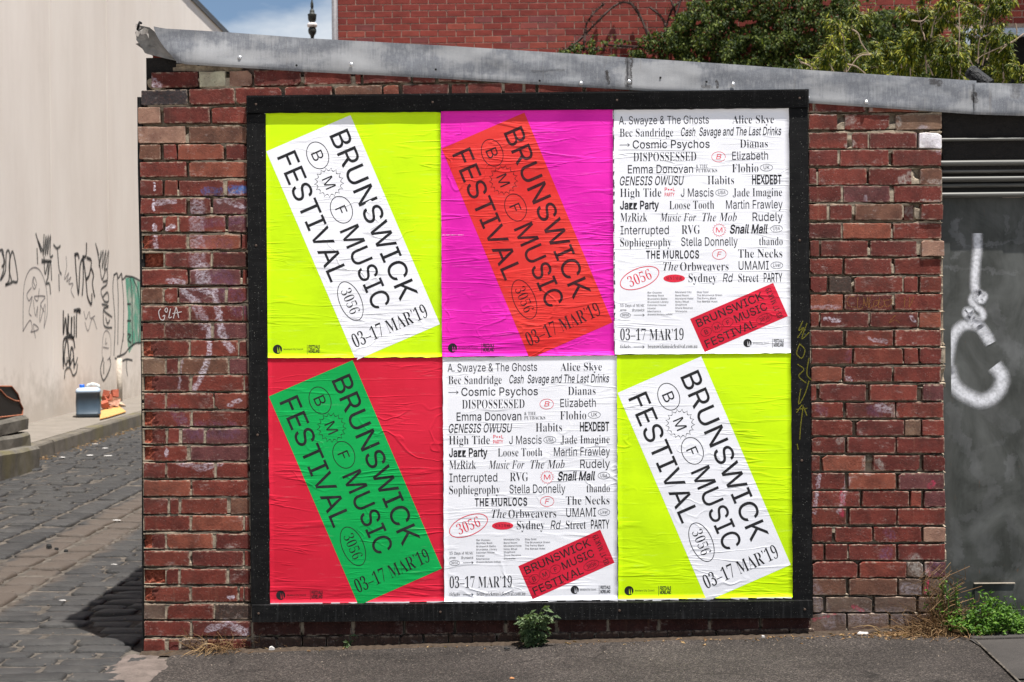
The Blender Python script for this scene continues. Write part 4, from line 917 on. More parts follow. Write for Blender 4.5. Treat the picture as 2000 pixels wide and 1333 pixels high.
# ---------------------------------------------------------------- posters
# letter outlines in thousandths of the type size: advance, then contours as x, y, x, y ...
GLYPHS = {
 'h': {
  '!': (196, (52,41,56,24,66,9,81,-1,98,-4,116,-1,130,9,140,24,143,41,140,58,130,73,116,83,98,86,81,83,66,73,56,58), (63,509,68,161,127,161,132,509)),
  '&': (448, (54,62,78,34,110,12,150,-2,197,-7,234,-4,271,7,305,23,328,43,364,0,438,0,366,87,371,93,384,115,396,144,405,180,408,224,349,224,346,186,336,151,328,134,219,266,256,293,291,325,305,342,315,361,321,382,324,404,320,433,309,459,290,482,266,499,236,510,200,514,165,510,134,499,109,481,91,458,79,430,76,398,79,370,88,344,102,319,121,292,136,275,84,234,63,213,47,189,37,164,34,133,39,96), (109,88,100,108,97,131,100,154,110,174,127,195,154,218,172,231,291,87,277,74,251,59,223,49,193,46,166,49,143,57,124,71), (168,453,184,459,201,461,226,457,246,445,257,427,262,405,260,389,254,375,237,352,216,335,182,310,169,328,145,363,139,381,137,399,139,416,145,431,155,444)),
  '(': (273, (89,206,94,131,111,54,139,-21,176,-96,236,-96,209,-37,188,16,172,67,160,114,154,161,151,206,154,258,161,313,174,371,191,428,212,485,236,539,176,539,152,494,132,441,114,384,101,324,92,264)),
  ')': (273, (64,-37,37,-96,97,-96,134,-23,161,53,178,130,184,206,181,264,172,324,159,384,142,441,121,494,97,539,37,539,62,485,83,428,99,371,112,313,119,258,122,206,120,162,113,116,102,69,86,18)),
  '.': (188, (49,41,53,24,63,9,78,-1,95,-4,113,-1,127,9,137,24,141,41,137,59,127,73,113,83,95,87,78,83,63,73,53,59)),
  'A': (479, (16,0,85,0,134,142,344,142,395,0,463,0,276,509,201,509), (191,302,213,371,239,457,264,372,287,302,324,199,154,199)),
  'B': (456, (124,57,124,231,248,231,279,228,306,218,327,203,342,184,352,161,356,137,349,105,330,80,296,62,245,57), (60,509,60,0,246,0,301,4,344,18,377,39,400,67,414,99,418,136,414,172,402,203,385,228,363,246,339,257,315,262,315,267,336,275,356,286,373,301,387,320,395,344,398,374,394,409,381,442,359,469,329,491,289,504,241,509), (124,286,124,452,240,452,282,446,312,429,330,403,336,372,332,348,323,326,308,309,288,296,264,288,238,286)),
  'C': (510, (47,179,69,115,104,63,150,25,205,1,267,-7,305,-4,341,4,373,19,402,38,428,62,448,91,463,124,473,161,408,161,401,136,389,114,375,96,358,81,338,69,315,60,292,54,267,53,223,59,184,76,151,105,125,144,109,194,104,254,109,314,125,364,151,403,184,432,223,450,267,456,292,454,315,449,338,441,358,428,375,413,389,394,401,373,408,348,473,348,463,386,448,418,428,447,402,471,373,491,340,504,305,512,267,516,205,508,150,484,104,445,69,393,47,329,40,254)),
  'D': (502, (60,509,60,0,219,0,291,7,351,31,384,54,411,84,433,119,454,181,462,256,454,329,433,391,412,426,385,455,353,478,294,501,226,509), (275,446,319,428,354,399,379,361,394,312,399,256,394,198,379,149,354,109,318,81,272,63,215,57,124,57,124,452,221,452)),
  'E': (419, (124,57,124,229,356,229,356,286,124,286,124,452,373,452,373,509,60,509,60,0,375,0,375,57)),
  'F': (410, (124,0,124,221,346,221,346,278,124,278,124,452,369,452,369,509,60,509,60,0)),
  'G': (521, (47,179,69,116,104,64,149,25,205,1,269,-7,326,-1,377,19,419,49,451,91,471,141,478,200,478,256,282,256,282,199,414,199,410,160,396,123,374,93,344,71,309,57,269,53,224,59,184,76,151,106,125,145,109,194,104,254,109,314,125,364,150,404,183,432,222,450,265,456,291,454,315,449,337,439,356,427,373,411,387,393,399,372,408,349,474,349,464,384,449,416,429,445,403,469,374,489,341,504,304,512,265,516,203,508,149,484,104,445,69,393,47,329,40,254)),
  'H': (517, (60,0,124,0,124,232,392,232,392,0,457,0,457,509,392,509,392,289,124,289,124,509,60,509)),
  'I': (301, (31,57,31,0,269,0,269,57,182,57,182,452,269,452,269,509,31,509,31,452,118,452,118,57)),
  'J': (396, (33,146,38,101,52,63,76,32,106,11,143,-3,185,-7,227,-3,263,11,294,32,318,63,332,101,336,146,336,509,272,509,272,146,266,104,248,74,220,56,185,50,149,56,121,74,104,104,98,146,98,172,33,172)),
  'K': (467, (60,509,60,0,124,0,124,167,198,245,372,0,449,0,243,289,448,509,364,509,212,344,174,303,139,261,124,241,124,334,124,509)),
  'L': (393, (60,509,60,0,361,0,361,57,124,57,124,509)),
  'M': (628, (122,0,122,291,119,436,145,361,159,321,171,291,286,0,342,0,456,291,468,322,482,363,498,409,507,438,505,369,504,327,504,291,504,0,567,0,567,509,476,509,353,187,342,158,330,121,314,73,299,123,288,159,277,187,152,509,60,509,60,0)),
  'N': (523, (124,328,123,384,120,430,148,381,178,331,202,290,387,0,463,0,463,509,399,509,399,195,399,157,401,108,403,76,387,107,363,151,343,182,136,509,60,509,60,0,125,0,125,291)),
  'O': (533, (47,179,70,115,105,63,151,25,205,1,267,-7,329,1,384,25,429,63,464,115,486,179,493,254,486,329,464,393,429,445,384,484,329,508,267,516,205,508,151,484,105,445,70,393,47,329,40,254), (125,144,109,194,104,254,109,314,125,364,151,404,184,432,223,450,267,456,310,450,349,432,382,404,408,364,425,314,430,254,425,194,408,144,382,104,349,76,310,59,267,53,223,59,184,76,151,105)),
  'P': (444, (60,509,60,0,124,0,124,186,235,186,289,191,332,208,366,233,390,266,404,304,409,348,404,391,390,429,366,462,332,488,289,503,235,509), (124,243,124,452,232,452,268,449,297,439,318,422,333,401,342,376,344,348,342,319,333,294,318,272,297,256,269,246,233,243)),
  'R': (449, (60,509,60,0,124,0,124,198,236,198,246,199,353,0,428,0,313,211,333,217,366,241,391,271,404,309,409,352,404,395,391,433,367,464,333,489,289,504,236,509), (124,255,124,452,233,452,269,449,298,439,319,424,334,405,342,381,345,352,342,324,334,301,319,281,298,267,269,258,234,255)),
  'S': (447, (64,60,91,31,127,9,172,-4,224,-9,277,-4,323,11,360,34,386,64,403,99,408,139,405,171,394,198,379,219,359,238,336,252,311,264,264,279,213,293,169,308,149,319,131,334,119,352,115,376,119,398,129,418,145,435,167,448,194,456,225,459,267,453,302,438,326,412,338,378,401,378,394,416,377,449,351,476,316,498,274,511,227,516,180,511,137,498,102,476,75,448,57,412,52,373,56,341,67,313,86,289,127,261,184,239,245,223,296,204,316,193,332,179,342,161,346,139,341,114,329,92,311,74,286,60,257,52,224,49,194,51,166,59,142,71,123,88,111,109,104,137,38,137,46,96)),
  'T': (449, (32,509,32,452,192,452,192,0,257,0,257,452,417,452,417,509)),
  'U': (518, (60,509,60,173,66,124,84,80,114,43,154,16,202,-3,259,-8,315,-3,363,16,403,43,432,80,451,124,457,173,457,509,392,509,392,178,389,144,377,113,357,88,331,68,298,56,259,51,220,56,187,68,161,88,141,113,128,144,124,178,124,509)),
  'V': (479, (84,509,16,509,204,0,278,0,463,509,394,509,289,206,267,138,241,52,215,137,192,206)),
  'W': (686, (16,509,155,0,231,0,318,323,335,394,342,438,351,391,368,323,456,0,530,0,669,509,603,509,522,196,511,146,499,94,493,62,486,94,474,146,462,196,379,509,306,509,224,196,211,146,200,94,193,60,187,94,176,146,163,196,83,509)),
  'X': (474, (18,0,91,0,182,129,206,166,226,196,238,218,250,196,268,165,292,129,382,0,456,0,275,262,446,509,374,509,298,401,272,361,252,329,238,302,224,329,204,361,178,401,104,509,29,509,201,261)),
  'Y': (472, (91,509,16,509,204,208,204,0,268,0,268,208,455,509,381,509,280,344,251,293,236,260,223,292,192,344)),
  'a': (389, (47,44,68,22,94,5,126,-5,160,-9,190,-6,215,1,236,12,252,24,272,52,276,52,276,0,337,0,337,251,333,290,322,320,306,343,286,361,263,372,239,379,194,384,163,382,133,376,104,364,79,346,57,322,41,291,100,274,107,288,118,301,132,312,149,322,171,329,196,331,220,329,240,322,256,311,267,297,273,279,273,243,265,235,252,230,234,227,178,220,125,211,100,203,78,193,58,179,43,161,34,137,31,108,35,74), (102,73,94,87,92,105,95,124,104,139,117,151,134,159,176,168,200,171,231,176,259,182,276,190,276,138,272,115,263,93,249,74,228,59,202,49,171,46,149,47,130,52,114,61)),
  'b': (424, (52,0,112,0,112,59,118,59,137,31,152,17,172,4,198,-5,229,-8,274,-2,313,16,346,45,370,84,385,132,390,189,385,244,370,292,345,332,313,361,274,379,229,384,197,381,171,373,152,360,137,346,118,319,114,319,114,509,52,509), (125,115,116,150,113,189,116,229,125,263,140,291,161,312,188,326,220,330,253,325,280,311,301,289,316,261,325,228,328,189,325,151,316,117,301,88,279,66,252,51,220,47,188,51,162,65,141,86)),
  'c': (396, (39,132,56,85,82,46,117,16,159,-2,208,-8,235,-6,261,-1,284,9,306,21,325,37,341,56,354,78,363,103,304,117,292,89,271,66,243,51,208,46,173,51,145,66,124,89,108,118,99,151,96,188,99,224,108,258,124,288,145,310,173,325,208,330,242,325,270,311,291,289,303,262,361,277,353,301,340,322,324,341,305,356,284,368,260,377,234,382,208,384,159,378,117,360,82,331,56,291,39,243,34,188)),
  'd': (424, (39,132,54,84,79,45,111,16,151,-2,195,-8,227,-5,252,4,272,17,287,31,307,59,312,59,312,0,372,0,372,509,311,509,311,319,306,319,288,346,272,360,253,373,228,381,196,384,151,379,112,361,79,332,55,292,39,244,34,189), (109,117,99,151,96,189,99,228,108,261,124,289,144,311,172,325,204,330,237,326,263,312,284,291,299,263,309,229,312,189,309,150,299,115,284,86,263,65,236,51,204,47,172,51,145,66,124,88)),
  'e': (404, (34,187,39,132,56,85,82,46,117,16,161,-2,212,-8,249,-5,282,4,311,19,335,39,353,63,365,91,306,106,297,88,286,73,271,61,254,52,234,47,213,46,179,50,151,61,128,81,111,106,99,139,97,169,371,169,371,194,368,242,357,282,341,315,319,341,294,361,266,374,236,382,205,384,157,378,115,359,81,329,55,290,39,242), (99,241,109,269,125,294,146,313,173,326,205,330,237,326,262,314,283,294,298,269,307,238,308,221,97,221)),
  'f': (254, (142,0,142,327,228,327,228,379,142,379,142,419,145,442,154,460,171,471,194,474,215,472,228,468,243,521,223,527,188,530,161,527,135,519,113,505,96,486,84,461,81,431,81,379,6,379,6,327,81,327,81,0)),
  'g': (425, (51,-69,64,-91,83,-110,106,-127,134,-139,167,-148,207,-151,251,-147,291,-136,324,-117,350,-90,367,-54,373,-9,373,379,313,379,313,319,308,319,288,346,273,360,254,373,228,381,196,384,151,379,113,361,80,332,55,293,39,246,34,191,39,136,55,90,80,53,113,27,151,10,195,5,227,7,252,16,272,27,287,41,306,68,311,68,311,-6,308,-34,298,-57,282,-75,249,-92,207,-97,178,-95,154,-88,136,-78,121,-66,101,-41), (109,123,99,155,96,192,99,229,109,262,124,290,145,311,172,325,205,330,238,326,264,312,285,291,300,264,309,231,312,192,309,154,300,121,284,94,264,75,237,63,205,59,172,63,146,76,124,96)),
  'h': (410, (52,509,52,0,114,0,114,227,117,257,126,282,141,302,161,318,184,326,210,329,246,323,273,304,290,275,296,235,296,0,357,0,357,241,353,285,341,321,321,349,295,369,264,381,228,384,187,379,152,362,124,332,114,311,114,509)),
  'i': (167, (54,454,68,446,84,443,100,446,114,454,123,468,126,483,123,499,114,512,100,521,84,524,68,521,54,512,44,499,41,483,44,468), (52,379,52,0,114,0,114,379)),
  'k': (381, (114,212,114,509,52,509,52,0,114,0,114,140,154,178,294,0,372,0,201,216,360,379,284,379,121,212)),
  'l': (189, (52,84,58,47,74,20,101,3,139,-3,162,-1,181,2,169,54,160,52,146,52,130,54,120,62,115,77,114,99,114,509,52,509)),
  'm': (610, (132,346,118,323,113,308,112,379,52,379,52,0,114,0,114,238,117,266,126,289,140,307,157,320,178,328,199,331,229,326,253,311,269,289,274,260,274,0,335,0,335,247,338,270,346,290,358,307,374,320,394,328,419,331,448,326,473,312,490,289,496,254,496,0,557,0,557,255,552,296,541,329,522,354,497,372,468,382,437,386,408,383,381,375,357,361,337,343,322,321,317,307,309,331,288,361,257,380,219,386,195,384,172,376,151,364)),
  'n': (410, (114,0,114,227,117,257,126,282,141,302,161,318,184,326,210,329,246,323,273,304,290,275,296,235,296,0,357,0,357,241,353,285,341,321,321,349,295,369,264,381,228,384,187,379,152,362,124,332,112,308,112,379,52,379,52,0)),
  'o': (415, (39,132,56,85,82,46,117,16,159,-2,208,-8,256,-2,299,16,333,46,359,85,376,132,381,188,376,243,359,291,333,331,299,360,256,378,208,384,159,378,117,360,82,331,56,291,39,243,34,188), (108,118,99,151,96,188,99,224,108,258,124,288,145,310,173,325,208,330,242,325,270,310,292,288,307,258,316,224,319,188,316,151,307,118,292,89,270,66,242,51,208,46,173,51,145,66,124,89)),
  'p': (424, (112,319,112,379,52,379,52,-143,114,-143,114,59,118,59,138,31,153,17,172,4,198,-5,229,-8,274,-2,313,16,346,45,370,84,385,132,390,189,385,244,370,292,345,332,313,361,274,379,229,384,197,381,171,373,152,360,137,346,118,319), (125,115,116,150,113,189,116,229,125,263,140,291,161,312,188,326,220,330,253,325,280,311,301,289,316,261,325,228,328,189,325,151,316,117,301,88,279,66,252,51,220,47,188,51,162,65,141,86)),
  'r': (259, (112,321,112,379,52,379,52,0,114,0,114,237,117,262,126,284,140,301,159,314,182,323,207,326,230,324,243,322,243,384,213,385,181,381,152,368,130,347,116,321)),
  's': (365, (62,38,84,18,112,3,145,-5,182,-8,224,-4,260,6,290,24,312,47,326,75,331,106,325,142,306,171,274,194,229,209,172,223,144,232,124,243,113,258,109,277,114,299,131,317,156,329,188,332,219,328,243,316,258,298,268,277,324,290,314,316,299,339,279,358,254,373,223,381,187,384,149,381,115,371,87,354,65,331,51,304,47,274,53,238,73,208,104,186,149,170,212,155,236,147,254,136,264,121,268,103,262,81,244,62,217,49,181,46,150,49,124,60,105,79,94,106,36,94,46,63)),
  't': (228, (65,93,72,52,92,21,124,2,168,-4,192,-3,213,2,202,54,185,51,171,50,149,52,136,61,129,76,126,98,126,327,204,327,204,379,126,379,126,471,65,471,65,379,6,379,6,327,65,327)),
  'u': (410, (52,139,57,95,69,59,89,31,115,11,146,-1,182,-5,222,1,257,17,286,47,298,73,298,0,357,0,357,379,296,379,296,152,293,123,283,97,269,76,249,62,226,53,200,50,164,56,137,75,119,104,114,144,114,379,52,379)),
  'v': (389, (187,87,165,155,84,379,17,379,162,0,226,0,371,379,305,379,224,155,202,87,195,59)),
  'w': (567, (87,379,22,379,137,0,199,0,248,172,262,224,277,281,284,309,291,280,304,225,319,172,368,0,429,0,544,379,480,379,434,214,413,135,397,66,381,136,361,214,316,379,252,379,206,214,186,135,170,64,154,137,134,214)),
  'y': (389, (88,-90,61,-86,47,-139,64,-143,91,-145,117,-143,139,-136,159,-124,176,-107,191,-85,204,-58,371,379,305,379,224,155,202,87,194,59,187,87,165,155,84,379,17,379,162,-1,151,-36,141,-58,130,-74,118,-84,104,-89)),
  'z': (381, (42,46,42,0,339,0,339,56,126,56,126,60,332,331,332,379,47,379,47,323,254,323,254,319)),
  '•': (389, (85,202,89,173,100,147,117,124,139,108,166,96,194,93,223,96,249,108,272,124,289,147,300,173,304,202,300,231,289,257,272,279,249,296,223,308,194,311,166,308,139,296,117,279,100,257,89,231)),
 },
 's': {
  '&': (625, (62,57,99,22,146,-1,200,-9,264,1,336,32,416,93,494,0,620,0,482,160,529,219,567,281,593,339,495,339,463,282,422,229,326,339,397,399,438,458,451,521,443,568,421,609,386,641,341,662,287,669,228,662,179,641,143,608,120,565,112,512,123,454,151,401,189,354,136,320,91,283,57,243,36,200,28,153,37,101), (139,117,126,153,140,201,181,244,245,289,356,161,308,119,259,91,210,81,169,91), (242,438,218,479,208,521,218,554,244,577,282,586,322,577,350,552,360,516,353,482,326,446,271,405)),
  '.': (219, (49,51,57,21,79,-1,109,-9,139,-1,161,21,169,51,161,81,139,103,109,111,79,103,57,81)),
  '0': (559, (224,-5,280,-10,334,-5,381,11,421,36,454,71,480,114,500,164,519,254,525,358,519,462,500,551,480,602,454,645,421,679,382,704,335,719,281,724,224,719,175,704,135,679,103,645,76,602,57,552,40,462,34,359,40,255,57,165,76,114,103,71,135,36,175,11), (280,55,248,64,223,91,207,135,194,231,189,358,194,485,207,580,223,624,248,650,281,659,314,650,338,624,353,580,366,485,370,358,366,231,353,135,338,91,313,64)),
  '1': (559, (100,515,130,522,161,544,229,619,229,118,226,87,217,67,201,56,179,53,97,53,97,0,510,0,510,53,429,53,403,57,388,70,381,91,378,118,378,718,266,718,196,666,150,634,109,613,42,589,46,559,59,535,78,520)),
  '3': (559, (117,149,113,188,81,183,54,168,34,144,28,110,34,80,51,51,79,27,121,7,175,-6,243,-10,294,-8,343,1,389,16,429,37,464,66,491,104,508,150,513,206,506,258,485,299,454,331,416,354,375,371,335,381,395,409,444,449,469,481,483,519,488,561,481,609,461,649,426,681,379,705,323,719,257,724,190,720,135,708,92,687,61,661,42,631,36,597,40,569,51,546,70,529,111,513,166,508,167,546,172,582,182,615,198,641,221,658,252,663,277,659,298,649,314,632,330,595,335,547,331,506,321,471,304,441,279,418,248,404,208,400,142,400,142,338,204,338,250,334,289,321,319,301,341,274,354,243,359,207,355,156,342,118,322,91,297,73,267,63,236,60,202,64,172,74,147,92,128,117)),
  '5': (559, (123,152,120,180,88,176,62,163,46,141,40,111,45,81,60,52,86,27,125,7,178,-6,245,-10,290,-7,336,2,380,17,421,41,455,71,483,111,500,160,506,220,498,286,475,339,436,381,384,410,322,428,250,434,188,429,140,419,156,604,364,604,384,601,397,594,405,582,410,566,418,532,475,532,470,714,92,714,60,368,106,350,154,363,182,367,217,368,257,364,291,352,318,331,338,303,349,266,353,220,349,166,336,124,316,94,291,74,262,64,230,60,193,64,165,78,144,99,131,124)),
  '6': (559, (76,139,99,93,129,55,163,26,202,6,246,-6,293,-10,363,-3,421,20,466,57,498,106,518,164,524,231,518,291,500,342,469,384,429,414,381,432,324,438,277,435,239,426,209,414,186,401,193,479,207,544,227,596,253,634,284,658,321,665,345,660,362,646,374,623,381,596,387,536,443,542,480,559,500,585,507,614,502,642,489,668,467,691,434,709,388,720,330,724,262,716,204,694,155,658,115,609,84,551,62,484,49,410,45,330,49,257,59,193), (201,172,190,242,186,329,203,346,229,361,259,373,287,377,314,373,336,361,354,339,373,291,379,221,373,147,356,96,340,74,319,61,296,56,267,63,241,84,219,121)),
  '7': (559, (44,504,104,504,110,554,119,582,139,599,168,605,431,605,165,0,250,0,526,665,526,714,49,714)),
  '9': (559, (129,119,112,160,90,152,75,140,66,123,63,103,67,76,79,49,100,26,131,6,173,-6,227,-10,298,-3,359,21,408,58,448,106,478,166,498,234,510,308,514,388,511,462,499,526,481,580,458,625,428,661,393,689,354,709,311,720,264,724,198,716,141,694,96,657,62,609,42,549,35,482,41,420,59,369,90,328,130,299,177,281,231,275,277,280,316,294,348,316,373,343,364,239,345,157,317,99,279,64,232,53,201,56,175,67,154,84), (240,353,214,369,195,397,184,438,180,488,186,562,204,614,221,638,244,653,270,657,299,651,323,631,344,599,359,553,369,491,373,414,356,387,334,366,306,352,274,347)),
  'A': (650, (-13,27,-13,0,190,0,190,27,184,27,144,32,119,47,111,72,113,88,117,105,154,197,376,197,406,121,418,88,422,68,413,45,386,31,341,27,341,0,660,0,660,27,633,33,612,51,594,83,572,129,334,693,307,694,73,111,54,71,35,45,14,31), (169,239,263,475,360,239)),
  'B': (659, (24,26,24,0,354,0,433,6,499,23,552,51,592,91,615,139,623,196,615,246,592,288,552,322,498,349,427,368,486,384,531,408,564,438,584,476,590,522,579,578,548,622,496,653,422,672,328,678,23,678,23,653,53,651,76,644,93,633,103,614,109,587,111,549,111,122,106,76,93,48,67,32), (271,97,271,344,294,344,344,340,384,329,412,309,432,281,444,241,448,191,441,121,421,73,399,52,369,40,330,36,301,39,284,49,274,68), (366,389,328,378,280,375,271,375,271,582,273,613,279,633,294,643,322,646,356,643,382,632,401,614,418,573,424,514,421,468,410,431,392,406)),
  'C': (697, (318,-11,382,-16,451,-10,514,7,571,37,622,79,666,132,638,158,589,105,533,66,474,43,414,35,342,47,286,83,246,144,222,228,214,337,221,453,243,544,279,608,330,647,395,660,443,654,489,636,531,606,568,566,599,517,625,459,650,459,650,693,624,693,614,668,599,653,577,648,562,650,547,655,460,684,386,693,321,688,261,673,206,648,158,613,117,572,84,522,59,467,44,406,39,340,44,273,59,212,83,156,116,106,156,64,204,29,259,4)),
  'D': (738, (22,678,22,653,64,648,91,634,105,606,110,557,110,111,106,69,94,44,69,31,30,26,30,0,340,0,469,14,569,54,640,122,683,217,697,339,687,439,656,523,604,590,531,639,441,668,330,678), (271,107,271,573,274,609,282,631,301,641,332,645,401,633,454,596,492,536,514,451,522,341,517,247,501,171,476,111,439,69,391,44,331,36,301,39,282,51,274,72)),
  'E': (658, (21,25,21,0,599,0,640,213,612,213,584,156,552,111,513,79,466,57,411,45,343,41,308,44,286,52,276,69,272,100,272,331,276,331,322,328,359,318,386,299,406,270,420,229,428,176,453,176,453,514,429,514,412,446,386,401,361,381,329,370,288,366,272,366,272,578,273,603,277,621,284,631,298,638,345,641,411,637,465,625,506,605,537,574,559,532,571,476,594,476,594,678,24,678,24,653,66,648,93,634,107,602,112,549,112,116,108,71,93,44,66,30)),
  'F': (602, (66,34,23,26,23,0,382,0,382,26,341,29,312,35,292,46,279,64,273,88,271,120,271,333,281,333,323,329,356,318,382,299,401,269,415,229,424,176,450,176,450,516,423,516,414,468,400,431,381,402,356,383,323,372,283,368,271,368,271,593,272,614,276,627,284,635,298,639,342,642,409,638,461,626,501,605,529,574,549,531,562,476,586,476,586,678,21,678,21,653,64,645,91,630,106,603,111,558,111,125,106,79,93,50)),
  'G': (756, (61,209,86,153,119,104,161,62,211,29,267,4,330,-10,399,-15,488,-9,576,11,664,43,664,191,668,230,680,254,704,266,745,271,745,295,410,295,410,271,460,266,490,254,505,229,510,190,510,106,504,68,489,41,458,24,410,19,354,28,306,55,268,101,239,163,223,243,217,339,224,454,246,544,282,609,333,647,398,660,445,654,490,634,532,604,569,564,601,515,625,458,651,458,651,693,624,693,614,673,604,659,592,652,577,649,564,651,550,656,464,684,383,693,320,688,261,673,208,648,159,614,119,573,86,524,61,469,46,408,41,341,46,272)),
  'H': (779, (23,26,23,0,360,0,360,26,316,32,289,47,276,75,271,120,271,329,509,329,509,120,504,73,490,46,463,32,420,26,420,0,755,0,755,26,712,32,686,49,673,78,669,120,669,564,673,606,686,631,712,646,755,653,755,678,420,678,420,653,453,649,477,643,493,633,502,618,508,596,509,564,509,373,271,373,271,564,272,596,278,618,288,633,304,643,328,649,360,653,360,678,24,678,24,653,66,646,93,631,106,605,111,564,111,120,106,75,93,47,66,32)),
  'I': (388, (20,26,20,0,366,0,366,26,332,31,306,39,289,50,279,66,274,88,272,115,272,576,277,614,291,636,319,648,364,653,364,678,20,678,20,653,66,648,94,636,108,614,112,576,112,112,107,73,91,48,62,34)),
  'J': (492, (43,-60,76,-80,117,-93,162,-97,241,-88,301,-61,345,-14,371,49,380,132,380,546,382,584,386,611,396,630,412,641,436,649,468,653,468,678,118,678,118,653,155,648,182,641,201,628,212,609,218,582,220,546,220,32,217,-8,206,-37,187,-54,156,-60,132,-56,119,-46,114,-29,135,19,138,41,133,70,118,92,95,106,66,111,39,106,16,91,0,66,-5,34,1,-1,17,-33)),
  'K': (760, (24,26,24,0,361,0,361,26,317,32,290,47,276,75,272,120,272,295,297,318,471,98,491,70,497,51,493,39,479,31,456,27,418,26,418,0,773,0,773,26,746,29,725,37,708,50,690,69,403,424,513,537,584,601,650,640,710,653,723,653,723,678,433,678,433,653,481,649,509,639,519,623,509,593,478,556,272,348,272,564,274,596,279,618,289,633,305,643,329,649,361,653,361,678,25,678,25,653,67,647,94,631,108,605,112,564,112,120,108,75,94,47,68,32)),
  'L': (635, (23,26,23,0,598,0,636,230,609,230,582,167,551,119,513,83,469,59,414,46,348,41,318,42,298,46,284,55,276,70,272,93,271,123,271,564,273,596,279,620,291,636,310,646,336,651,372,653,372,678,24,678,24,653,66,647,93,633,106,606,111,564,111,120,106,75,93,47,66,32)),
  'M': (944, (21,26,21,0,252,0,252,26,207,31,178,44,162,72,157,119,157,579,402,0,429,0,677,594,677,124,675,91,670,66,660,48,644,37,621,30,589,26,589,0,918,0,918,26,888,29,866,34,851,46,841,64,836,90,834,127,834,563,839,604,852,630,878,645,919,653,919,678,669,678,472,212,275,678,22,678,22,653,54,649,79,644,95,634,105,619,110,598,112,569,112,118,107,74,91,47,64,32)),
  'N': (735, (81,34,58,29,27,26,27,0,248,0,248,26,203,32,176,46,163,73,159,117,159,521,600,-16,628,-16,628,561,633,606,645,633,671,647,714,653,714,678,493,678,493,653,526,649,549,643,565,633,575,616,580,594,582,562,582,251,233,678,27,678,27,653,54,645,73,626,113,578,113,117,111,85,106,61,96,45)),
  'O': (782, (67,199,98,138,141,86,192,43,251,11,317,-9,388,-16,461,-9,529,11,589,43,641,86,684,138,716,199,736,266,742,339,736,413,716,481,684,542,642,594,591,636,532,668,466,688,395,694,321,688,254,667,193,634,141,591,99,539,67,479,47,411,41,339,47,266), (221,243,216,339,223,454,243,544,277,609,326,647,387,660,438,651,482,624,518,579,544,516,560,436,565,339,558,224,538,134,504,69,456,31,394,18,343,27,300,54,264,100,238,163)),
  'P': (622, (23,26,23,0,360,0,360,26,316,32,289,47,276,75,271,120,271,306,360,306,436,312,498,329,546,358,581,396,602,441,609,494,602,547,580,592,546,628,500,655,428,673,318,678,24,678,24,653,66,646,93,631,106,605,111,564,111,120,106,75,93,47,66,32), (281,631,297,639,322,642,359,638,389,626,409,605,429,558,435,490,432,442,421,404,404,376,379,357,344,346,300,342,271,342,271,593,274,616)),
  'R': (704, (23,26,23,0,360,0,360,26,316,32,289,47,276,75,271,120,271,316,300,316,504,0,715,0,715,26,690,29,674,38,643,75,469,333,524,353,566,379,597,412,615,452,621,498,612,554,588,599,547,634,489,659,414,673,323,678,24,678,24,653,66,646,93,631,106,605,111,564,111,120,106,75,93,47,66,32), (301,639,334,642,376,636,409,619,433,591,448,551,452,500,448,452,436,414,416,384,388,364,350,352,303,348,271,348,271,574,274,609,282,629)),
  'S': (581, (91,-16,96,0,103,11,113,16,126,18,146,14,187,1,236,-11,286,-15,357,-8,418,11,468,43,504,86,528,138,535,198,531,241,521,280,502,315,473,347,431,377,377,406,281,451,236,476,204,501,184,530,178,566,186,604,208,635,243,655,289,662,330,656,369,639,406,611,437,573,462,528,480,475,505,475,505,694,477,694,471,676,461,666,446,662,434,664,341,687,307,692,275,694,220,688,171,669,131,639,100,599,81,551,74,494,79,450,92,411,114,376,167,329,242,284,335,238,379,209,406,174,415,133,411,103,401,76,382,54,358,36,328,26,293,22,244,27,202,45,166,74,136,115,112,169,93,235,64,235,64,-16)),
  'T': (630, (16,473,43,473,52,524,71,566,97,601,131,625,173,640,222,645,232,645,232,120,227,74,211,46,182,31,137,26,137,0,488,0,488,26,441,31,411,45,397,73,392,120,392,645,400,645,461,638,511,617,548,582,573,534,586,472,611,472,611,678,16,678)),
  'U': (733, (22,678,22,653,64,646,91,631,104,605,109,564,109,231,116,154,136,91,170,42,219,8,286,-12,369,-19,450,-11,516,11,566,48,601,103,622,176,629,270,629,563,633,602,644,628,668,644,706,653,706,678,489,678,489,653,536,646,565,631,579,604,584,563,584,237,577,164,556,106,521,66,472,41,409,33,365,38,329,52,302,76,284,111,272,154,269,208,269,564,271,596,276,618,285,633,301,643,326,649,358,653,358,678)),
  'V': (637, (-21,678,-21,653,12,644,34,626,50,599,66,567,316,-19,342,-19,569,570,589,612,608,636,630,649,658,653,658,678,445,678,445,653,483,650,509,643,523,630,528,609,526,587,518,562,385,213,240,563,230,591,227,610,232,631,248,644,274,651,314,653,314,678)),
  'a': (512, (66,302,88,289,115,284,142,288,164,301,178,319,183,344,179,363,155,408,162,426,184,436,220,440,254,435,278,421,291,396,296,359,296,283,177,244,94,202,59,171,37,136,30,94,37,51,60,17,96,-6,142,-13,199,-6,251,16,298,52,309,15,337,-8,379,-15,419,-9,456,10,490,41,477,62,464,54,453,51,444,53,439,59,436,93,436,313,431,364,416,404,392,435,356,457,306,469,241,474,188,470,141,458,103,439,74,414,55,385,49,352,53,324), (198,58,181,83,176,125,189,183,229,226,296,252,296,94,278,75,259,61,241,52,225,50)),
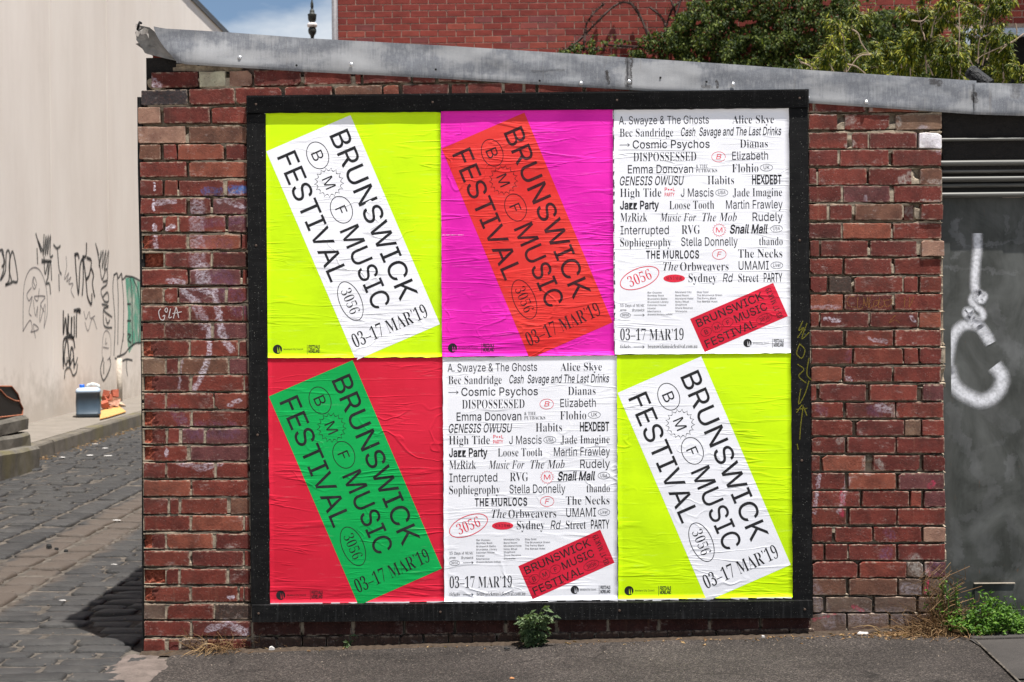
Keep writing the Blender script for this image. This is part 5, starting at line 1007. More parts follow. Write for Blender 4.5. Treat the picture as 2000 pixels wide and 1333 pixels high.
  'b': (537, (12,678,12,654,39,649,54,638,62,616,64,578,64,-17,79,-17,156,42,199,11,242,-9,286,-15,328,-11,366,0,401,19,446,59,481,112,502,175,509,247,503,310,486,365,459,411,422,445,379,467,329,474,282,468,241,448,206,415,206,678), (206,360,215,383,231,401,252,413,274,417,304,412,327,397,344,374,360,318,365,238,360,141,345,73,328,44,304,27,272,21,236,30,213,57,206,102)),
  'c': (437, (29,223,36,159,56,101,88,52,129,16,178,-8,232,-15,306,-3,369,32,424,90,404,107,372,79,339,62,304,57,265,63,231,82,204,114,184,157,171,212,167,279,171,338,181,383,198,416,221,436,252,442,276,438,289,425,294,404,292,373,299,334,319,312,352,304,377,308,396,321,409,340,413,365,409,395,395,421,373,444,342,461,304,471,260,475,198,467,142,442,96,403,59,353,37,292)),
  'd': (551, (52,99,79,52,116,16,159,-8,208,-15,258,-7,299,17,332,58,332,-15,438,8,526,16,526,41,498,48,484,61,477,81,475,112,475,678,262,678,262,654,294,650,316,641,328,623,332,597,332,417,299,449,261,468,217,474,166,466,121,442,83,404,54,354,35,291,29,219,35,156), (179,146,175,228,180,312,194,372,209,397,231,413,259,418,284,414,307,401,324,383,332,360,332,113,319,84,301,61,278,47,255,42,229,47,208,62,193,87)),
  'e': (448, (234,474,179,466,129,443,88,406,56,358,36,300,29,234,36,163,55,102,86,52,126,16,174,-8,229,-15,305,-1,370,39,424,108,402,128,370,92,335,70,297,63,253,71,219,93,194,129,179,181,174,247,421,247,421,258,416,321,399,374,371,417,333,449,288,468), (173,286,173,303,181,380,202,426,240,442,261,439,277,429,288,412,297,374,300,320,300,286)),
  'f': (318, (59,32,44,27,22,24,22,0,297,0,297,24,258,27,235,38,224,60,220,97,220,412,303,412,303,462,220,462,220,581,222,615,229,640,243,655,268,660,288,656,294,644,291,635,287,626,278,603,275,582,279,561,291,544,310,532,334,529,356,533,375,546,387,567,392,595,388,621,376,643,357,664,315,685,259,692,206,687,162,673,126,649,99,616,83,575,78,526,78,462,24,462,24,412,78,412,78,109,77,72,74,52,68,41)),
  'g': (487, (71,-181,109,-197,157,-206,217,-209,293,-204,356,-191,406,-168,441,-138,463,-99,470,-55,465,-14,451,19,424,43,386,60,332,70,261,73,210,73,177,77,157,88,150,106,154,124,167,141,187,151,211,155,256,153,305,157,348,172,384,195,411,225,428,261,434,303,430,338,419,369,399,399,472,399,472,453,347,453,292,469,234,474,179,469,131,454,90,430,59,399,39,360,33,316,46,251,86,201,152,164,99,137,63,110,42,80,35,45,42,13,65,-14,102,-38,57,-57,30,-81,21,-111,26,-137,43,-161), (117,-132,109,-108,118,-77,144,-51,305,-51,344,-54,371,-61,387,-76,392,-98,375,-139,324,-164,239,-173,181,-168,141,-154), (213,189,196,199,184,217,174,257,170,314,174,371,184,411,196,428,213,439,234,442,256,439,272,428,284,411,294,371,297,314,294,257,284,217,272,199,256,189,234,185)),
  'h': (567, (27,24,27,0,268,0,268,24,244,28,229,39,223,56,220,83,220,350,244,380,272,398,302,404,327,399,341,384,348,359,350,323,350,83,346,50,331,31,308,24,301,24,301,0,541,0,541,24,517,28,502,39,494,56,492,83,492,315,487,373,471,417,445,449,409,468,362,474,308,466,261,440,220,397,220,678,28,678,28,655,53,650,68,639,76,621,78,594,78,83,75,56,67,38,51,28)),
  'i': (295, (68,38,52,29,27,24,27,0,268,0,268,24,244,29,230,39,223,56,221,83,221,462,31,462,30,437,56,433,69,424,76,406,78,375,78,83,76,55), (81,584,96,561,121,544,150,539,179,544,203,561,219,584,225,614,219,644,204,668,179,684,150,690,121,684,96,668,81,644,75,614)),
  'k': (534, (26,24,26,0,268,0,268,24,244,29,229,39,223,56,220,83,220,200,242,219,345,73,353,59,356,47,353,34,341,26,323,24,314,24,314,0,560,0,560,24,536,31,515,51,331,311,409,387,441,414,476,430,514,437,514,462,306,462,306,437,311,437,340,434,358,427,363,414,357,392,338,369,220,251,220,678,31,678,30,654,56,649,70,639,76,621,78,592,78,83,76,56,68,39,52,29)),
  'l': (297, (68,38,52,29,27,24,27,0,268,0,268,24,244,29,230,39,223,56,221,83,221,678,30,678,30,654,56,650,70,639,76,620,78,592,78,83,76,55)),
  'm': (825, (67,38,51,28,27,24,27,0,264,0,264,24,241,29,227,39,220,57,218,83,218,350,241,380,267,398,297,404,322,399,336,384,342,358,345,323,345,83,342,57,335,39,321,28,297,24,297,0,530,0,530,24,507,28,493,39,486,57,483,83,483,353,508,381,534,398,562,404,587,399,601,384,607,359,610,323,610,83,607,57,600,39,586,28,562,24,562,0,798,0,798,24,774,28,759,39,752,56,750,83,750,315,745,373,729,417,704,449,668,468,622,474,567,464,519,436,477,389,454,436,412,464,353,474,303,465,258,439,218,394,218,462,28,462,28,438,53,434,68,422,76,404,78,377,78,83,75,56)),
  'n': (567, (27,24,27,0,268,0,268,24,244,28,229,39,223,56,220,83,220,350,244,380,272,398,302,404,327,399,341,384,348,359,350,323,350,83,346,50,331,31,308,24,301,24,301,0,541,0,541,24,517,28,502,39,494,56,492,83,492,315,487,373,471,417,445,449,409,468,362,474,308,466,260,440,220,398,220,462,28,462,28,438,53,434,68,422,76,404,78,377,78,83,75,56,67,38,51,28)),
  'o': (501, (56,104,89,55,134,17,189,-7,251,-15,312,-8,366,16,410,53,444,102,465,161,472,229,465,298,444,357,409,406,365,443,311,466,250,474,189,466,134,442,89,405,56,356,35,296,28,229,35,163), (178,121,174,230,178,338,191,403,205,426,225,440,251,445,275,441,294,426,309,403,322,339,327,229,324,121,319,84,311,58,296,35,276,22,251,17,226,21,206,35,191,58,183,84)),
  'p': (553, (60,-174,46,-181,26,-184,26,-207,294,-207,294,-183,268,-181,249,-175,234,-164,226,-147,221,-121,220,-86,220,48,253,13,292,-8,338,-15,389,-7,434,17,471,56,498,108,515,169,521,238,516,302,499,359,472,408,436,444,392,468,343,475,291,466,248,438,213,391,213,462,29,462,29,439,54,432,69,421,76,400,78,362,78,-95,75,-150,69,-164), (242,386,267,407,296,414,324,409,345,394,359,369,372,310,376,230,371,147,356,88,340,62,319,47,291,42,262,49,238,69,220,102,220,350)),
  'r': (428, (27,24,27,0,294,0,294,24,258,28,236,37,226,54,222,83,222,286,227,328,241,359,261,380,281,387,296,383,308,372,331,344,346,334,369,331,394,336,414,349,427,370,431,396,426,428,410,452,384,469,347,474,313,468,279,449,246,418,217,375,217,462,31,462,30,437,55,433,69,424,76,406,78,375,78,83,76,55,68,38,52,29)),
  's': (429, (53,-13,76,-13,89,6,109,13,129,9,181,-9,225,-15,269,-11,308,4,339,27,364,58,378,96,383,141,377,189,359,226,329,256,285,282,218,315,191,330,171,346,160,364,156,386,160,408,173,426,194,437,222,441,259,434,292,412,320,377,340,330,363,330,363,475,343,475,332,459,317,454,296,458,247,471,210,475,166,471,127,456,96,433,74,402,59,368,55,328,61,288,81,252,114,221,159,193,232,156,262,136,280,113,286,87,281,60,266,39,242,26,209,22,181,26,154,38,129,58,99,101,79,157,53,157)),
  't': (340, (30,446,30,415,72,415,72,106,79,53,98,16,119,-1,147,-11,184,-14,245,-1,294,36,331,98,307,111,291,83,272,66,250,60,233,64,223,76,217,95,215,122,215,415,309,415,309,462,215,462,215,631,192,631,167,593,131,549,85,501)),
  'u': (558, (17,462,17,438,43,433,59,421,66,399,68,369,68,144,71,96,81,57,97,26,121,3,154,-11,195,-15,238,-10,277,5,312,29,340,60,340,-15,446,11,536,19,536,44,509,49,493,58,485,76,482,104,482,462,282,462,282,438,312,434,329,422,338,401,340,369,340,98,318,73,292,58,263,53,241,57,224,69,214,87,211,110,211,462)),
  'v': (456, (-4,462,-4,437,18,432,33,419,57,369,212,-15,238,-15,387,362,401,392,414,415,430,430,454,439,454,462,303,462,303,438,334,434,353,423,359,405,351,376,275,182,194,399,192,411,196,426,210,435,232,438,244,438,244,462)),
  'w': (647, (-16,462,-16,437,-2,432,9,424,25,394,182,-15,208,-15,332,293,430,-15,453,-15,613,384,633,424,645,434,663,439,663,462,530,462,530,439,551,435,566,430,573,422,576,410,569,381,500,210,443,390,440,411,444,424,458,433,481,437,481,462,250,462,250,439,270,436,282,429,291,417,299,396,314,350,248,189,178,376,172,396,170,411,172,423,178,431,189,435,206,437,206,462)),
  'y': (447, (-7,462,-7,437,11,435,23,428,36,409,54,373,209,-7,192,-66,170,-110,147,-138,128,-147,114,-143,110,-130,111,-113,107,-91,95,-74,76,-62,53,-59,27,-64,7,-79,-6,-101,-10,-125,-4,-159,15,-186,43,-203,78,-209,113,-206,142,-194,168,-174,192,-143,216,-97,241,-36,386,361,399,394,412,418,427,432,446,437,446,462,302,462,302,437,326,436,341,431,351,422,354,408,351,387,343,359,276,177,198,382,193,397,191,409,194,423,202,431,218,435,241,437,241,462)),
  'z': (436, (19,21,19,0,399,0,411,160,387,160,363,103,331,65,304,49,270,40,227,37,187,37,409,433,409,462,47,462,39,322,65,322,83,372,108,404,142,422,191,428,250,428)),
  '–': (500, (-9,285,-9,221,509,221,509,285)),
  '’': (219, (46,630,52,601,71,581,99,571,99,533,88,498,59,464,59,445,121,478,160,531,173,598,165,645,142,678,106,691,76,684,54,664)),
 },
 'si': {
  'E': (656, (1,31,-22,25,-50,23,-50,0,521,0,579,203,554,203,515,146,474,102,431,71,381,49,324,38,257,34,224,36,204,41,194,51,190,65,194,84,199,109,261,338,275,339,289,339,344,334,381,318,396,299,406,274,409,242,409,223,408,203,430,203,501,479,476,479,457,444,436,416,412,396,383,383,346,376,298,373,270,373,328,592,341,622,349,631,361,636,401,639,457,635,502,624,536,606,559,578,573,540,578,492,578,483,606,483,643,671,109,671,109,647,141,643,163,634,175,620,179,597,177,576,171,549,58,127,46,88,33,61,18,42)),
  'F': (611, (-50,23,-50,0,263,0,263,23,231,27,209,36,197,50,193,70,195,92,202,122,260,337,308,335,344,329,371,318,388,300,397,273,401,236,401,219,400,201,421,201,491,476,466,476,441,428,406,394,359,374,299,368,285,368,270,369,329,590,338,614,348,628,364,636,390,638,447,634,493,623,526,604,549,577,563,541,568,495,568,481,596,481,635,671,109,671,109,647,140,644,162,635,175,621,179,601,177,576,171,549,58,127,46,88,33,61,18,42,1,31,-22,25)),
  'M': (874, (-52,23,-52,0,163,0,163,23,131,27,109,36,97,49,93,70,95,92,102,122,214,540,280,-16,308,-16,675,557,562,127,549,86,537,60,524,44,507,32,484,25,454,23,454,0,768,0,768,23,729,29,705,45,697,70,699,96,705,122,818,544,830,582,842,609,857,628,874,639,897,645,926,647,926,671,699,671,392,196,334,671,107,671,107,647,139,644,161,635,173,621,177,600,175,576,169,549,56,127,44,88,31,61,16,42,-1,31,-23,25)),
  'T': (600, (128,41,102,30,65,25,65,0,376,0,376,25,343,29,321,36,309,49,305,68,309,94,456,635,463,635,507,629,542,610,568,579,586,535,594,479,622,479,651,671,107,671,70,492,95,492,118,534,145,570,178,599,214,619,251,632,289,636,305,636,159,89,146,59)),
  'a': (500, (49,-9,79,-13,124,-5,166,18,204,57,241,112,234,78,231,51,238,16,259,-6,293,-13,344,1,395,44,446,116,424,130,397,91,374,68,355,60,344,66,340,83,345,109,359,161,442,451,335,451,319,395,306,432,281,454,246,461,208,456,167,439,125,411,84,374,47,327,16,274,-8,219,-23,163,-28,109,-21,59,1,21,23,2), (115,68,101,88,97,120,104,171,123,237,141,283,162,326,186,363,209,392,233,412,256,418,277,412,291,396,295,369,293,338,286,301,276,261,262,219,246,179,227,141,206,109,184,83,161,66,138,61)),
  'b': (480, (-17,46,-13,32,2,18,24,5,51,-5,82,-12,114,-14,168,-9,219,7,267,34,312,71,353,115,386,166,411,220,428,275,433,329,429,368,419,401,403,426,381,446,355,457,325,461,277,452,234,424,192,379,281,700,171,683,72,672,72,645,88,645,110,643,124,639,132,629,135,613,123,558,-11,77), (108,34,104,49,106,71,114,103,144,206,171,288,199,346,219,371,241,387,266,392,285,388,299,376,309,358,312,332,309,295,302,255,291,213,276,172,257,132,237,97,214,66,189,42,162,27,136,22,118,25)),
  'c': (412, (-14,145,-9,99,4,59,26,28,56,4,94,-9,138,-14,209,1,273,47,331,124,304,143,264,92,224,61,183,51,154,57,131,76,116,106,111,147,114,191,124,239,140,287,160,331,183,371,208,402,233,423,257,430,275,425,281,409,279,398,271,384,264,369,262,354,266,333,277,317,296,306,318,303,344,308,364,321,377,342,382,371,374,405,351,434,314,454,266,461,221,456,176,439,131,412,89,377,53,336,24,291,3,242,-10,194)),
  'e': (401, (24,28,54,4,89,-9,130,-14,203,1,266,47,319,124,291,142,255,93,219,63,182,53,152,58,129,74,116,99,111,131,117,185,194,203,258,228,308,259,342,294,364,331,371,369,364,407,342,436,308,455,262,461,213,454,163,432,116,399,74,358,37,309,9,256,-10,201,-16,146,-11,99,2,60), (169,233,125,218,153,309,187,375,211,404,233,422,255,428,268,426,279,418,286,404,288,387,282,351,267,316,242,283,209,255)),
  'h': (532, (71,671,71,644,87,644,109,643,124,638,131,628,134,612,131,594,122,557,-28,0,94,0,121,102,155,193,195,275,236,338,276,376,313,388,328,382,332,367,323,330,289,228,257,125,249,88,246,61,253,19,276,-6,312,-14,368,2,422,51,477,133,455,146,411,84,382,64,370,69,366,85,368,98,372,112,420,253,443,332,451,386,442,428,418,452,376,461,341,456,307,442,274,420,225,368,171,293,279,700,164,681)),
  'i': (289, (28,431,29,406,38,406,61,403,74,394,79,378,76,353,66,314,15,130,6,96,1,61,6,31,20,7,42,-7,73,-12,127,2,179,47,231,120,211,134,171,81,141,63,129,68,125,82,133,127,223,461,132,445), (170,558,196,553,221,558,243,572,257,593,262,619,257,645,243,666,221,680,196,685,170,680,149,666,135,645,130,619,135,593,149,572)),
  'o': (470, (62,6,100,-9,143,-14,198,-7,251,15,298,49,340,91,375,140,401,194,418,248,424,302,419,348,405,387,381,419,349,442,309,456,261,461,210,454,160,433,113,401,71,359,36,310,9,256,-9,201,-15,146,-10,101,5,62,29,29), (109,50,103,87,105,124,111,166,134,256,150,301,169,341,189,377,211,405,233,423,256,429,284,421,301,397,306,358,304,325,298,285,274,196,259,151,241,110,221,74,199,45,177,26,154,20,126,27)),
  'r': (388, (27,406,36,406,59,403,73,394,77,378,74,358,63,314,-21,0,98,0,119,76,141,145,164,206,189,260,220,315,246,348,268,359,277,354,300,331,328,324,352,329,371,343,382,365,386,394,380,431,361,454,331,461,312,458,293,449,274,436,255,417,236,392,215,362,170,281,225,461,25,431)),
  's': (376, (4,6,22,11,42,7,94,-9,135,-14,176,-9,211,4,241,25,264,53,278,86,283,122,281,147,273,172,246,222,217,261,184,301,154,344,144,380,148,399,159,414,177,426,199,429,243,416,274,375,294,308,320,305,342,457,316,457,304,444,286,439,215,456,172,460,137,456,106,445,79,426,59,401,46,373,42,339,46,308,57,276,76,242,102,206,141,158,158,135,169,114,176,96,178,78,172,46,152,27,121,21,68,36,34,81,19,157,-10,162,-36,-6,-10,-10)),
  'u': (532, (18,431,19,406,28,406,51,403,64,394,69,378,66,353,56,314,22,194,1,111,-7,61,1,19,27,-6,69,-14,104,-9,137,4,170,27,219,79,270,153,252,60,257,29,271,6,292,-9,320,-14,361,-6,399,20,437,62,478,120,456,135,434,104,417,83,402,69,389,65,382,67,377,71,373,85,470,448,351,448,322,342,288,249,248,169,206,108,167,71,132,59,118,64,113,79,120,117,217,461,109,444)),
 },
}
SPACE = {'h': 0.1878, 's': 0.278, 'si': 0.278}
def offset_loop(L_, off):
    out = []; n = len(L_)
    for i in range(n):
        a, b_, c = L_[i-1], L_[i], L_[(i+1) % n]
        e1 = Vector((b_[0]-a[0], b_[1]-a[1])); e2 = Vector((c[0]-b_[0], c[1]-b_[1])); e1.normalize(); e2.normalize()
        n1 = Vector((e1.y, -e1.x)); n2 = Vector((e2.y, -e2.x)); m_ = n1 + n2; d = m_.dot(n1)
        k_ = off*min(2.2, 1/max(.3, d)) if m_.length > .2 else 0
        out.append((b_[0] + m_.x*k_, b_[1] + m_.y*k_))
    return out
GL = {}
def glyph(c, kind, off):
    key = (c, kind, off)
    if key not in GL:
        parts = GLYPHS[kind][c]; loops = []
        for p in parts[1:]:
            L_ = [(p[i]/1000., p[i+1]/1000.) for i in range(0, len(p), 2)]
            loops.append(offset_loop(L_, off) if off else L_)
        ar = lambda L_: sum(a[0]*b_[1] - a[1]*b_[0] for a, b_ in zip(L_, L_[1:] + L_[:1]))
        sg = 1 if ar(max(loops, key=lambda L_: abs(ar(L_)))) > 0 else -1
        v, f = [], []
        for L_ in loops:                              # an outer contour with the holes that lie inside it
            if ar(L_)*sg < 0: continue
            xs = [q[0] for q in L_]; ys = [q[1] for q in L_]
            grp = [L_] + [H for H in loops if ar(H)*sg < 0 and min(xs) < H[0][0] < max(xs) and min(ys) < H[0][1] < max(ys)]
            n = len(v); v += [q for g_ in grp for q in g_]
            f += [tuple(i+n for i in t) for t in tessellate_polygon([[Vector((x, y, 0)) for x, y in g_] for g_ in grp])]
        GL[key] = (parts[0]/1000., v, f)
    return GL[key]
GC = {}
def text_raw(s, kind, off=0.0, track=1.0):
    key = (s, kind, off, track)
    if key in GC: return GC[key]
    k_ = 'h' if kind == 'hi' else kind; x = 0.0; V, F_ = [], []
    for c in s:
        if c == ' ': x += SPACE[k_]*track; continue
        adv, v, f = glyph(c, k_, off); n = len(V)
        V += [(x + a + (b_*.2 if kind == 'hi' else 0), b_) for a, b_ in v]; F_ += [tuple(i+n for i in t) for t in f]; x += adv*track
    GC[key] = (V, F_, min(a for a, _ in V), max(a for a, _ in V)); return GC[key]
CAPS = {}
def cap_h(kind):
    if kind not in CAPS:
        v = text_raw('E', kind)[0]; CAPS[kind] = max(b_ for _, b_ in v) - min(0, min(b_ for _, b_ in v))
    return CAPS[kind]
class Design:                                         # layers of 2-D shapes in poster px (341 x 476, y down)
    def __init__(s): s.L = {}
    def put(s, layer, v, f):
        L_ = s.L.setdefault(layer, ([], [])); n = len(L_[0]); L_[0].extend(v); L_[1].extend(tuple(i+n for i in q) for q in f)
    def poly(s, layer, pts):
        tr = tessellate_polygon([[Vector((x, y, 0)) for x, y in pts]]); s.put(layer, list(pts), [tuple(t) for t in tr])
    def text(s, layer, txt, kind, x0, x1, base, cap, off=0.0, track=1.0, xf=None):
        v, f, a, c = text_raw(txt, kind, off, track); k_ = (x1-x0)/(c-a); h_ = cap/cap_h(kind)
        pts = [(x0 + (x-a)*k_, base - y*h_) for x, y in v]
        if xf: pts = [xf(*p) for p in pts]
        if cap >= 14: s.n = getattr(s, 'n', 0) + 1; layer = (layer, s.n)
        s.put(layer, pts, f)
    def ring(s, layer, cx, cy, rx, ry, w, ang=0, n=48, xf=None, star=0):
        o = []; i_ = []
        if star: n = star*8
        for k_ in range(n):
            a = 2*pi*k_/n; e = 1
            if star: ph = (k_ % 8)/8.; e = 1 - .20*sin(pi*ph)**.75
            for lst, d in ((o, w/2), (i_, -w/2)):
                x = (rx*e+d)*cos(a); y = (ry*e+d)*sin(a)
                lst.append((cx + x*cos(ang) - y*sin(ang), cy + x*sin(ang) + y*cos(ang)))
        pts = o + i_
        if xf: pts = [xf(*p) for p in pts]
        s.put(layer, pts, [(k_, (k_+1) % n, n+(k_+1) % n, n+k_) for k_ in range(n)])
    def disc(s, layer, cx, cy, rx, ry, n=32):
        pts = [(cx+rx*cos(2*pi*k_/n), cy+ry*sin(2*pi*k_/n)) for k_ in range(n)]; s.put(layer, pts, [tuple(range(n))])
    def line(s, layer, x0, y0, x1, y1, w):
        d = Vector((x1-x0, y1-y0)).normalized(); n = Vector((-d.y, d.x))*w/2
        s.put(layer, [(x0+n.x, y0+n.y), (x1+n.x, y1+n.y), (x1-n.x, y1-n.y), (x0-n.x, y0-n.y)], [(0,1,2,3)])
    def arrow(s, layer, x0, x1, y, w=.8, h_=3.2):
        s.line(layer, x0, y, x1, y, w); s.line(layer, x1-h_, y-h_*.75, x1, y, w); s.line(layer, x1-h_, y+h_*.75, x1, y, w)
def card(D, lay, panel, o, ud, vd, K, thick=1.0):
    """festival card: o = text-space origin, ud/vd unit directions (poster px, y down), K scale from the 442x178 card"""
    def xf(x, y): return (o[0] + (ud[0]*x - vd[0]*y)*K, o[1] + (ud[1]*x - vd[1]*y)*K)
    pts = [xf(0, 0), xf(442, 0), xf(442, -178), xf(0, -178)]; D.poly(panel, pts)
    T = lambda *a, **k_: D.text(lay, *a, xf=xf, **k_)
    T('BRUNSWICK', 'h', 21, 371, -124.5, 38, off=.004); T('MUSIC', 'h', 199, 367, -70, 38, off=.004); T('FESTIVAL', 'h', 19, 284, -14.5, 38, off=.004)
    D.ring(lay, 46.6, -88.8, 27, 20.5, 1.5, xf=xf); T('B', 'h', 38.5, 55.5, -77.5, 22)
    D.ring(lay, 103.8, -88.4, 29, 28.5, 1.4, xf=xf, star=17); T('M', 'h', 93, 115, -77.5, 21)
    D.ring(lay, 161.7, -89.6, 27, 20.5, 1.5, xf=xf); T('F', 'h', 155.5, 169.5, -78.5, 21)
    D.ring(lay, 332, -35.5, 40, 21, 1.5, xf=xf); T('3056', 's', 307, 357, -25, 20.5, off=-.02)
    def xd_(x, y): return xf(418 + y, -x)             # the date reads across the end of the card
    D.text(lay, '03–17 MAR’19', 's', 9, 164, 2, 26.5, off=-.012, xf=xd_)
def logos(D, lay, cx, cy, r, tx0, tx1, bx, s=1.0):
    D.disc(lay, cx, cy, r, r)
    for q in (-.02, .42): D.poly('knock', [(cx+r*(q+.02), cy-r*.55), (cx+r*(q+.3), cy+r*.75), (cx+r*(q+.03), cy+r*.75)])
    D.text(lay, 'Moreland City Council', 'h', tx0, tx1, cy+1.6, 3.3)
    D.line(lay, bx, cy-8.5*s, bx, cy+10.5*s, .8)
    D.text(lay, 'FESTIVALS', 'h', bx+2.5, bx+24.5*s, cy-1, 6.6*s, off=.02, track=.9); D.text(lay, 'MORELAND', 'h', bx+2.5, bx+24.5*s, cy+7.2, 6.6*s, off=.02, track=.9)
def unroll(x, y, ox, oy):                             # take the photo's tilt out of measured positions
    return (x-ox) - .0094*(y-oy), (y-oy) + .0094*(x-ox)
def card_poster():
    D = Design()
    def u(x, y): return unroll(x, y, 520, 222)
    a = u(522, 296); t = u(685, 224); r_ = u(861, 630)
    ud = Vector((r_[0]-t[0], r_[1]-t[1])); K = ud.length/442; ud.normalize(); vd = Vector((ud.y, -ud.x))
    card(D, 'lettering', 'panel', a, ud, vd, K)
    lg = u(545, 681); logos(D, 'logo', lg[0], lg[1], 9, lg[0]+12, lg[0]+50, lg[0]+58)
    return D
def lineup():
    D = Design()
    def u(x, y): return unroll(x, y, 865, 699)
    def t(txt, kind, x0, x1, base, cap, layer='lettering', off=0.0, **k_):
        a = u((x0+x1)/2, base); h_ = (x1-x0)/2; D.text(layer, txt, kind, a[0]-h_, a[0]+h_, a[1], cap, off=off, **k_)
    def el(cx, cy, rx, ry, w, layer='lettering', ang=0, star=0):
        a = u(cx, cy); D.ring(layer, a[0], a[1], rx, ry, w, ang, star=star)
    SO = -.012
    t('A. Swayze & The Ghosts','h',875,1050.3,726,15.5); t('Alice Skye','s',1095.9,1177,725,15.5,off=SO)
    t('Bec Sandridge','s',876.5,981,750.6,16,off=SO); t('Cash  Savage and The Last Drinks','hi',996,1191.5,748.5,16,off=.006)
    a = u(876.5,767); D.arrow('lettering', a[0], a[0]+19.5, a[1], .9, 4); t('Cosmic Psychos','h',902,1052,773,15.5,off=.004); t('Dianas','s',1111,1165,772,16,off=SO)
    t('DISPOSSESSED','s',903.5,1026,798,17,off=SO); el(1069.3,790,13.3,9.8,.9,'red_lettering'); t('B','hi',1064.3,1075,794.5,10,'red_lettering'); t('Elizabeth','h',1096,1165.6,795.6,16)
    t('Emma Donovan','h',892.8,1019.8,821.6,16,off=.004); t('& THE','s',1025.4,1048.5,811.5,6.5,off=SO); t('PUTBACKS','s',1025.4,1066.6,820,6.7,off=SO); t('Flohio','s',1095.7,1147,820,16.5,off=SO)
    el(1162.6,811,12,6.6,.7); t('UK','h',1157,1168.3,814,7)
    t('GENESIS OWUSU','hi',877.3,1002,845,17,off=.006); t('Habits','s',1048,1099.6,843.4,16.5,off=SO); t('HEXDEBT','h',1134.7,1192,842.5,17,off=.02)
    t('High Tide','s',877.8,958,868,16.5,off=SO); t('P••L','h',964.6,984.7,856.5,6.5,'red_lettering',off=.01); t('PARTY','h',964.6,984,867,7,'red_lettering',off=.01)
    t('J Mascis','h',996,1059.7,867.5,16); el(1075.6,859.7,12,6.6,.7); t('USA','h',1068.6,1083,862.5,6.6); t('Jade Imagine','s',1097,1192.8,866.8,16,off=SO)
    t('Jazz Party','h',878,953.7,892,16,off=.018); t('Loose Tooth','s',973.8,1061,891.6,16,off=SO); t('Martin Frawley','h',1084,1193.8,890.6,16.5)
    t('MzRizk','s',878.7,931,916.3,17,off=SO); t('Music For','si',955.6,1026,915.8,16.5,off=SO); t('The Mob','si',1038,1105,915.4,16.5,off=SO); t('Rudely','h',1135.6,1193.8,914.6,16.5)
    t('Interrupted','h',879,973,940.9,16.5); t('RVG','s',997.8,1033.6,940,17,off=SO); el(1070.7,932.6,13.5,13.2,.9,'red_lettering',star=16); t('M','h',1064.5,1077,937,9.5,'red_lettering')
    t('Snail Mail','hi',1091.6,1165,938.6,16.5,off=.02); el(1182,929.7,11.5,6.6,.7); t('USA','h',1175.4,1188.6,932.7,6.6)
    t('Sophiegrophy','s',878.6,978,964.6,16.5,off=SO); t('Stella Donnelly','h',997,1106.6,963,16.5); t('thando','s',1148.3,1193.9,962,16,off=SO)
    t('THE MURLOCS','h',928.9,1031.8,987.9,15,off=.018,track=1.1); el(1070.9,979.8,13.3,9.8,.9,'red_lettering'); t('F','hi',1066.3,1075.8,984.5,10,'red_lettering'); t('The Necks','s',1107.6,1193.3,986,16.5,off=SO)
    t('The','si',961.9,991,1011.6,16.5,off=SO); t('Orbweavers','s',995,1089,1011.4,16.5,off=SO); t('UMAMI','h',1108.6,1167,1009.7,17); el(1182.5,1001,11.5,6.6,.7); t('Live!','hi',1175.5,1190,1003.8,6.6)
    a = u(983.6,1027); D.disc('red_lettering', a[0], a[1], 21, 7.7); t('SUN 3 MAR','s',968.5,998.5,1030,6.5,'over',off=SO)
    t('Sydney','s',1011.5,1066,1034,17,off=SO); t('Rd','hi',1077.8,1098,1033.5,16.5); t('Street','s',1108,1147.3,1033.5,16.5,off=SO); t('PARTY','h',1157.2,1193.3,1033,17,off=.008)
    a = u(916.5,1026.4); ang = radians(-21); D.ring('red_lettering', a[0], a[1], 39.5, 19, 1.5, ang)
    D.text('red_lettering', '3056', 's', -23, 23, 10.2, 20.5, off=-.02, xf=lambda x, y: (a[0] + x*cos(ang) - y*sin(ang), a[1] + x*sin(ang) + y*cos(ang)))
    for x0, ww, ys_, names in ((932.3,[27,31.6,38,40.5,35.7,16.2,25.5,48],[1056.3,1062.2,1068.5,1074.6,1080.7,1087,1093,1099],['Bar Oussou','Bombay Rock','Brunswick Baths','Brunswick Library','Estonian House','Howler','Mechanica','(Brunswick Mechanics Institute)']),
        (986,[31.6,26.3,35,26.5,22.5,33.6,22.9],[1055.3,1061.8,1067.9,1074,1080,1086.1,1092.6],['Moreland City','Band Room','Moreland Hotel','Noisy Ritual','Shopfront','Shore Reserve','Siteworks']),
        (1027.5,[22.3,49.2,37.7,40],[1055.1,1061.2,1067.3,1073.6],['Stay Gold','The Brunswick Green','The Penny Black','The Retreat Hotel'])):
        for w_, y_, nme in zip(ww, ys_, names): t(nme, 'h', x0, x0+w_, y_, 3.5)
    t('15','s',879.2,885.5,1082.7,5.6,off=SO); t('Days','h',889,901,1082.7,5.4); t('of','s',903.5,908,1082.7,5.5,off=SO); t('MUSIC','s',910.3,926.5,1082.7,5.6,off=SO)
    t('across','si',879.2,891.4,1090.6,4.4); t('Brunswick','hi',902.5,926.5,1091.4,5.2); el(889.4,1098.9,10,5,.6); t('3056','s',882.5,896.3,1101,4.6,off=-.015)
    a = u(905.6,1098.7); D.arrow('lettering', a[0], a[0]+20.6, a[1], .7, 3.4)
    t('03–17 MAR’19','s',879.7,1002.4,1147.3,21.8,off=-.012)
    t('tickets','s',879.7,899.5,1163,7,off=SO); a = u(905.8,1161); D.arrow('lettering', a[0], a[0]+20.6, a[1], .8, 3.4); t('brunswickmusicfestival.com.au','s',933,1029,1163,7.4,off=-.008)
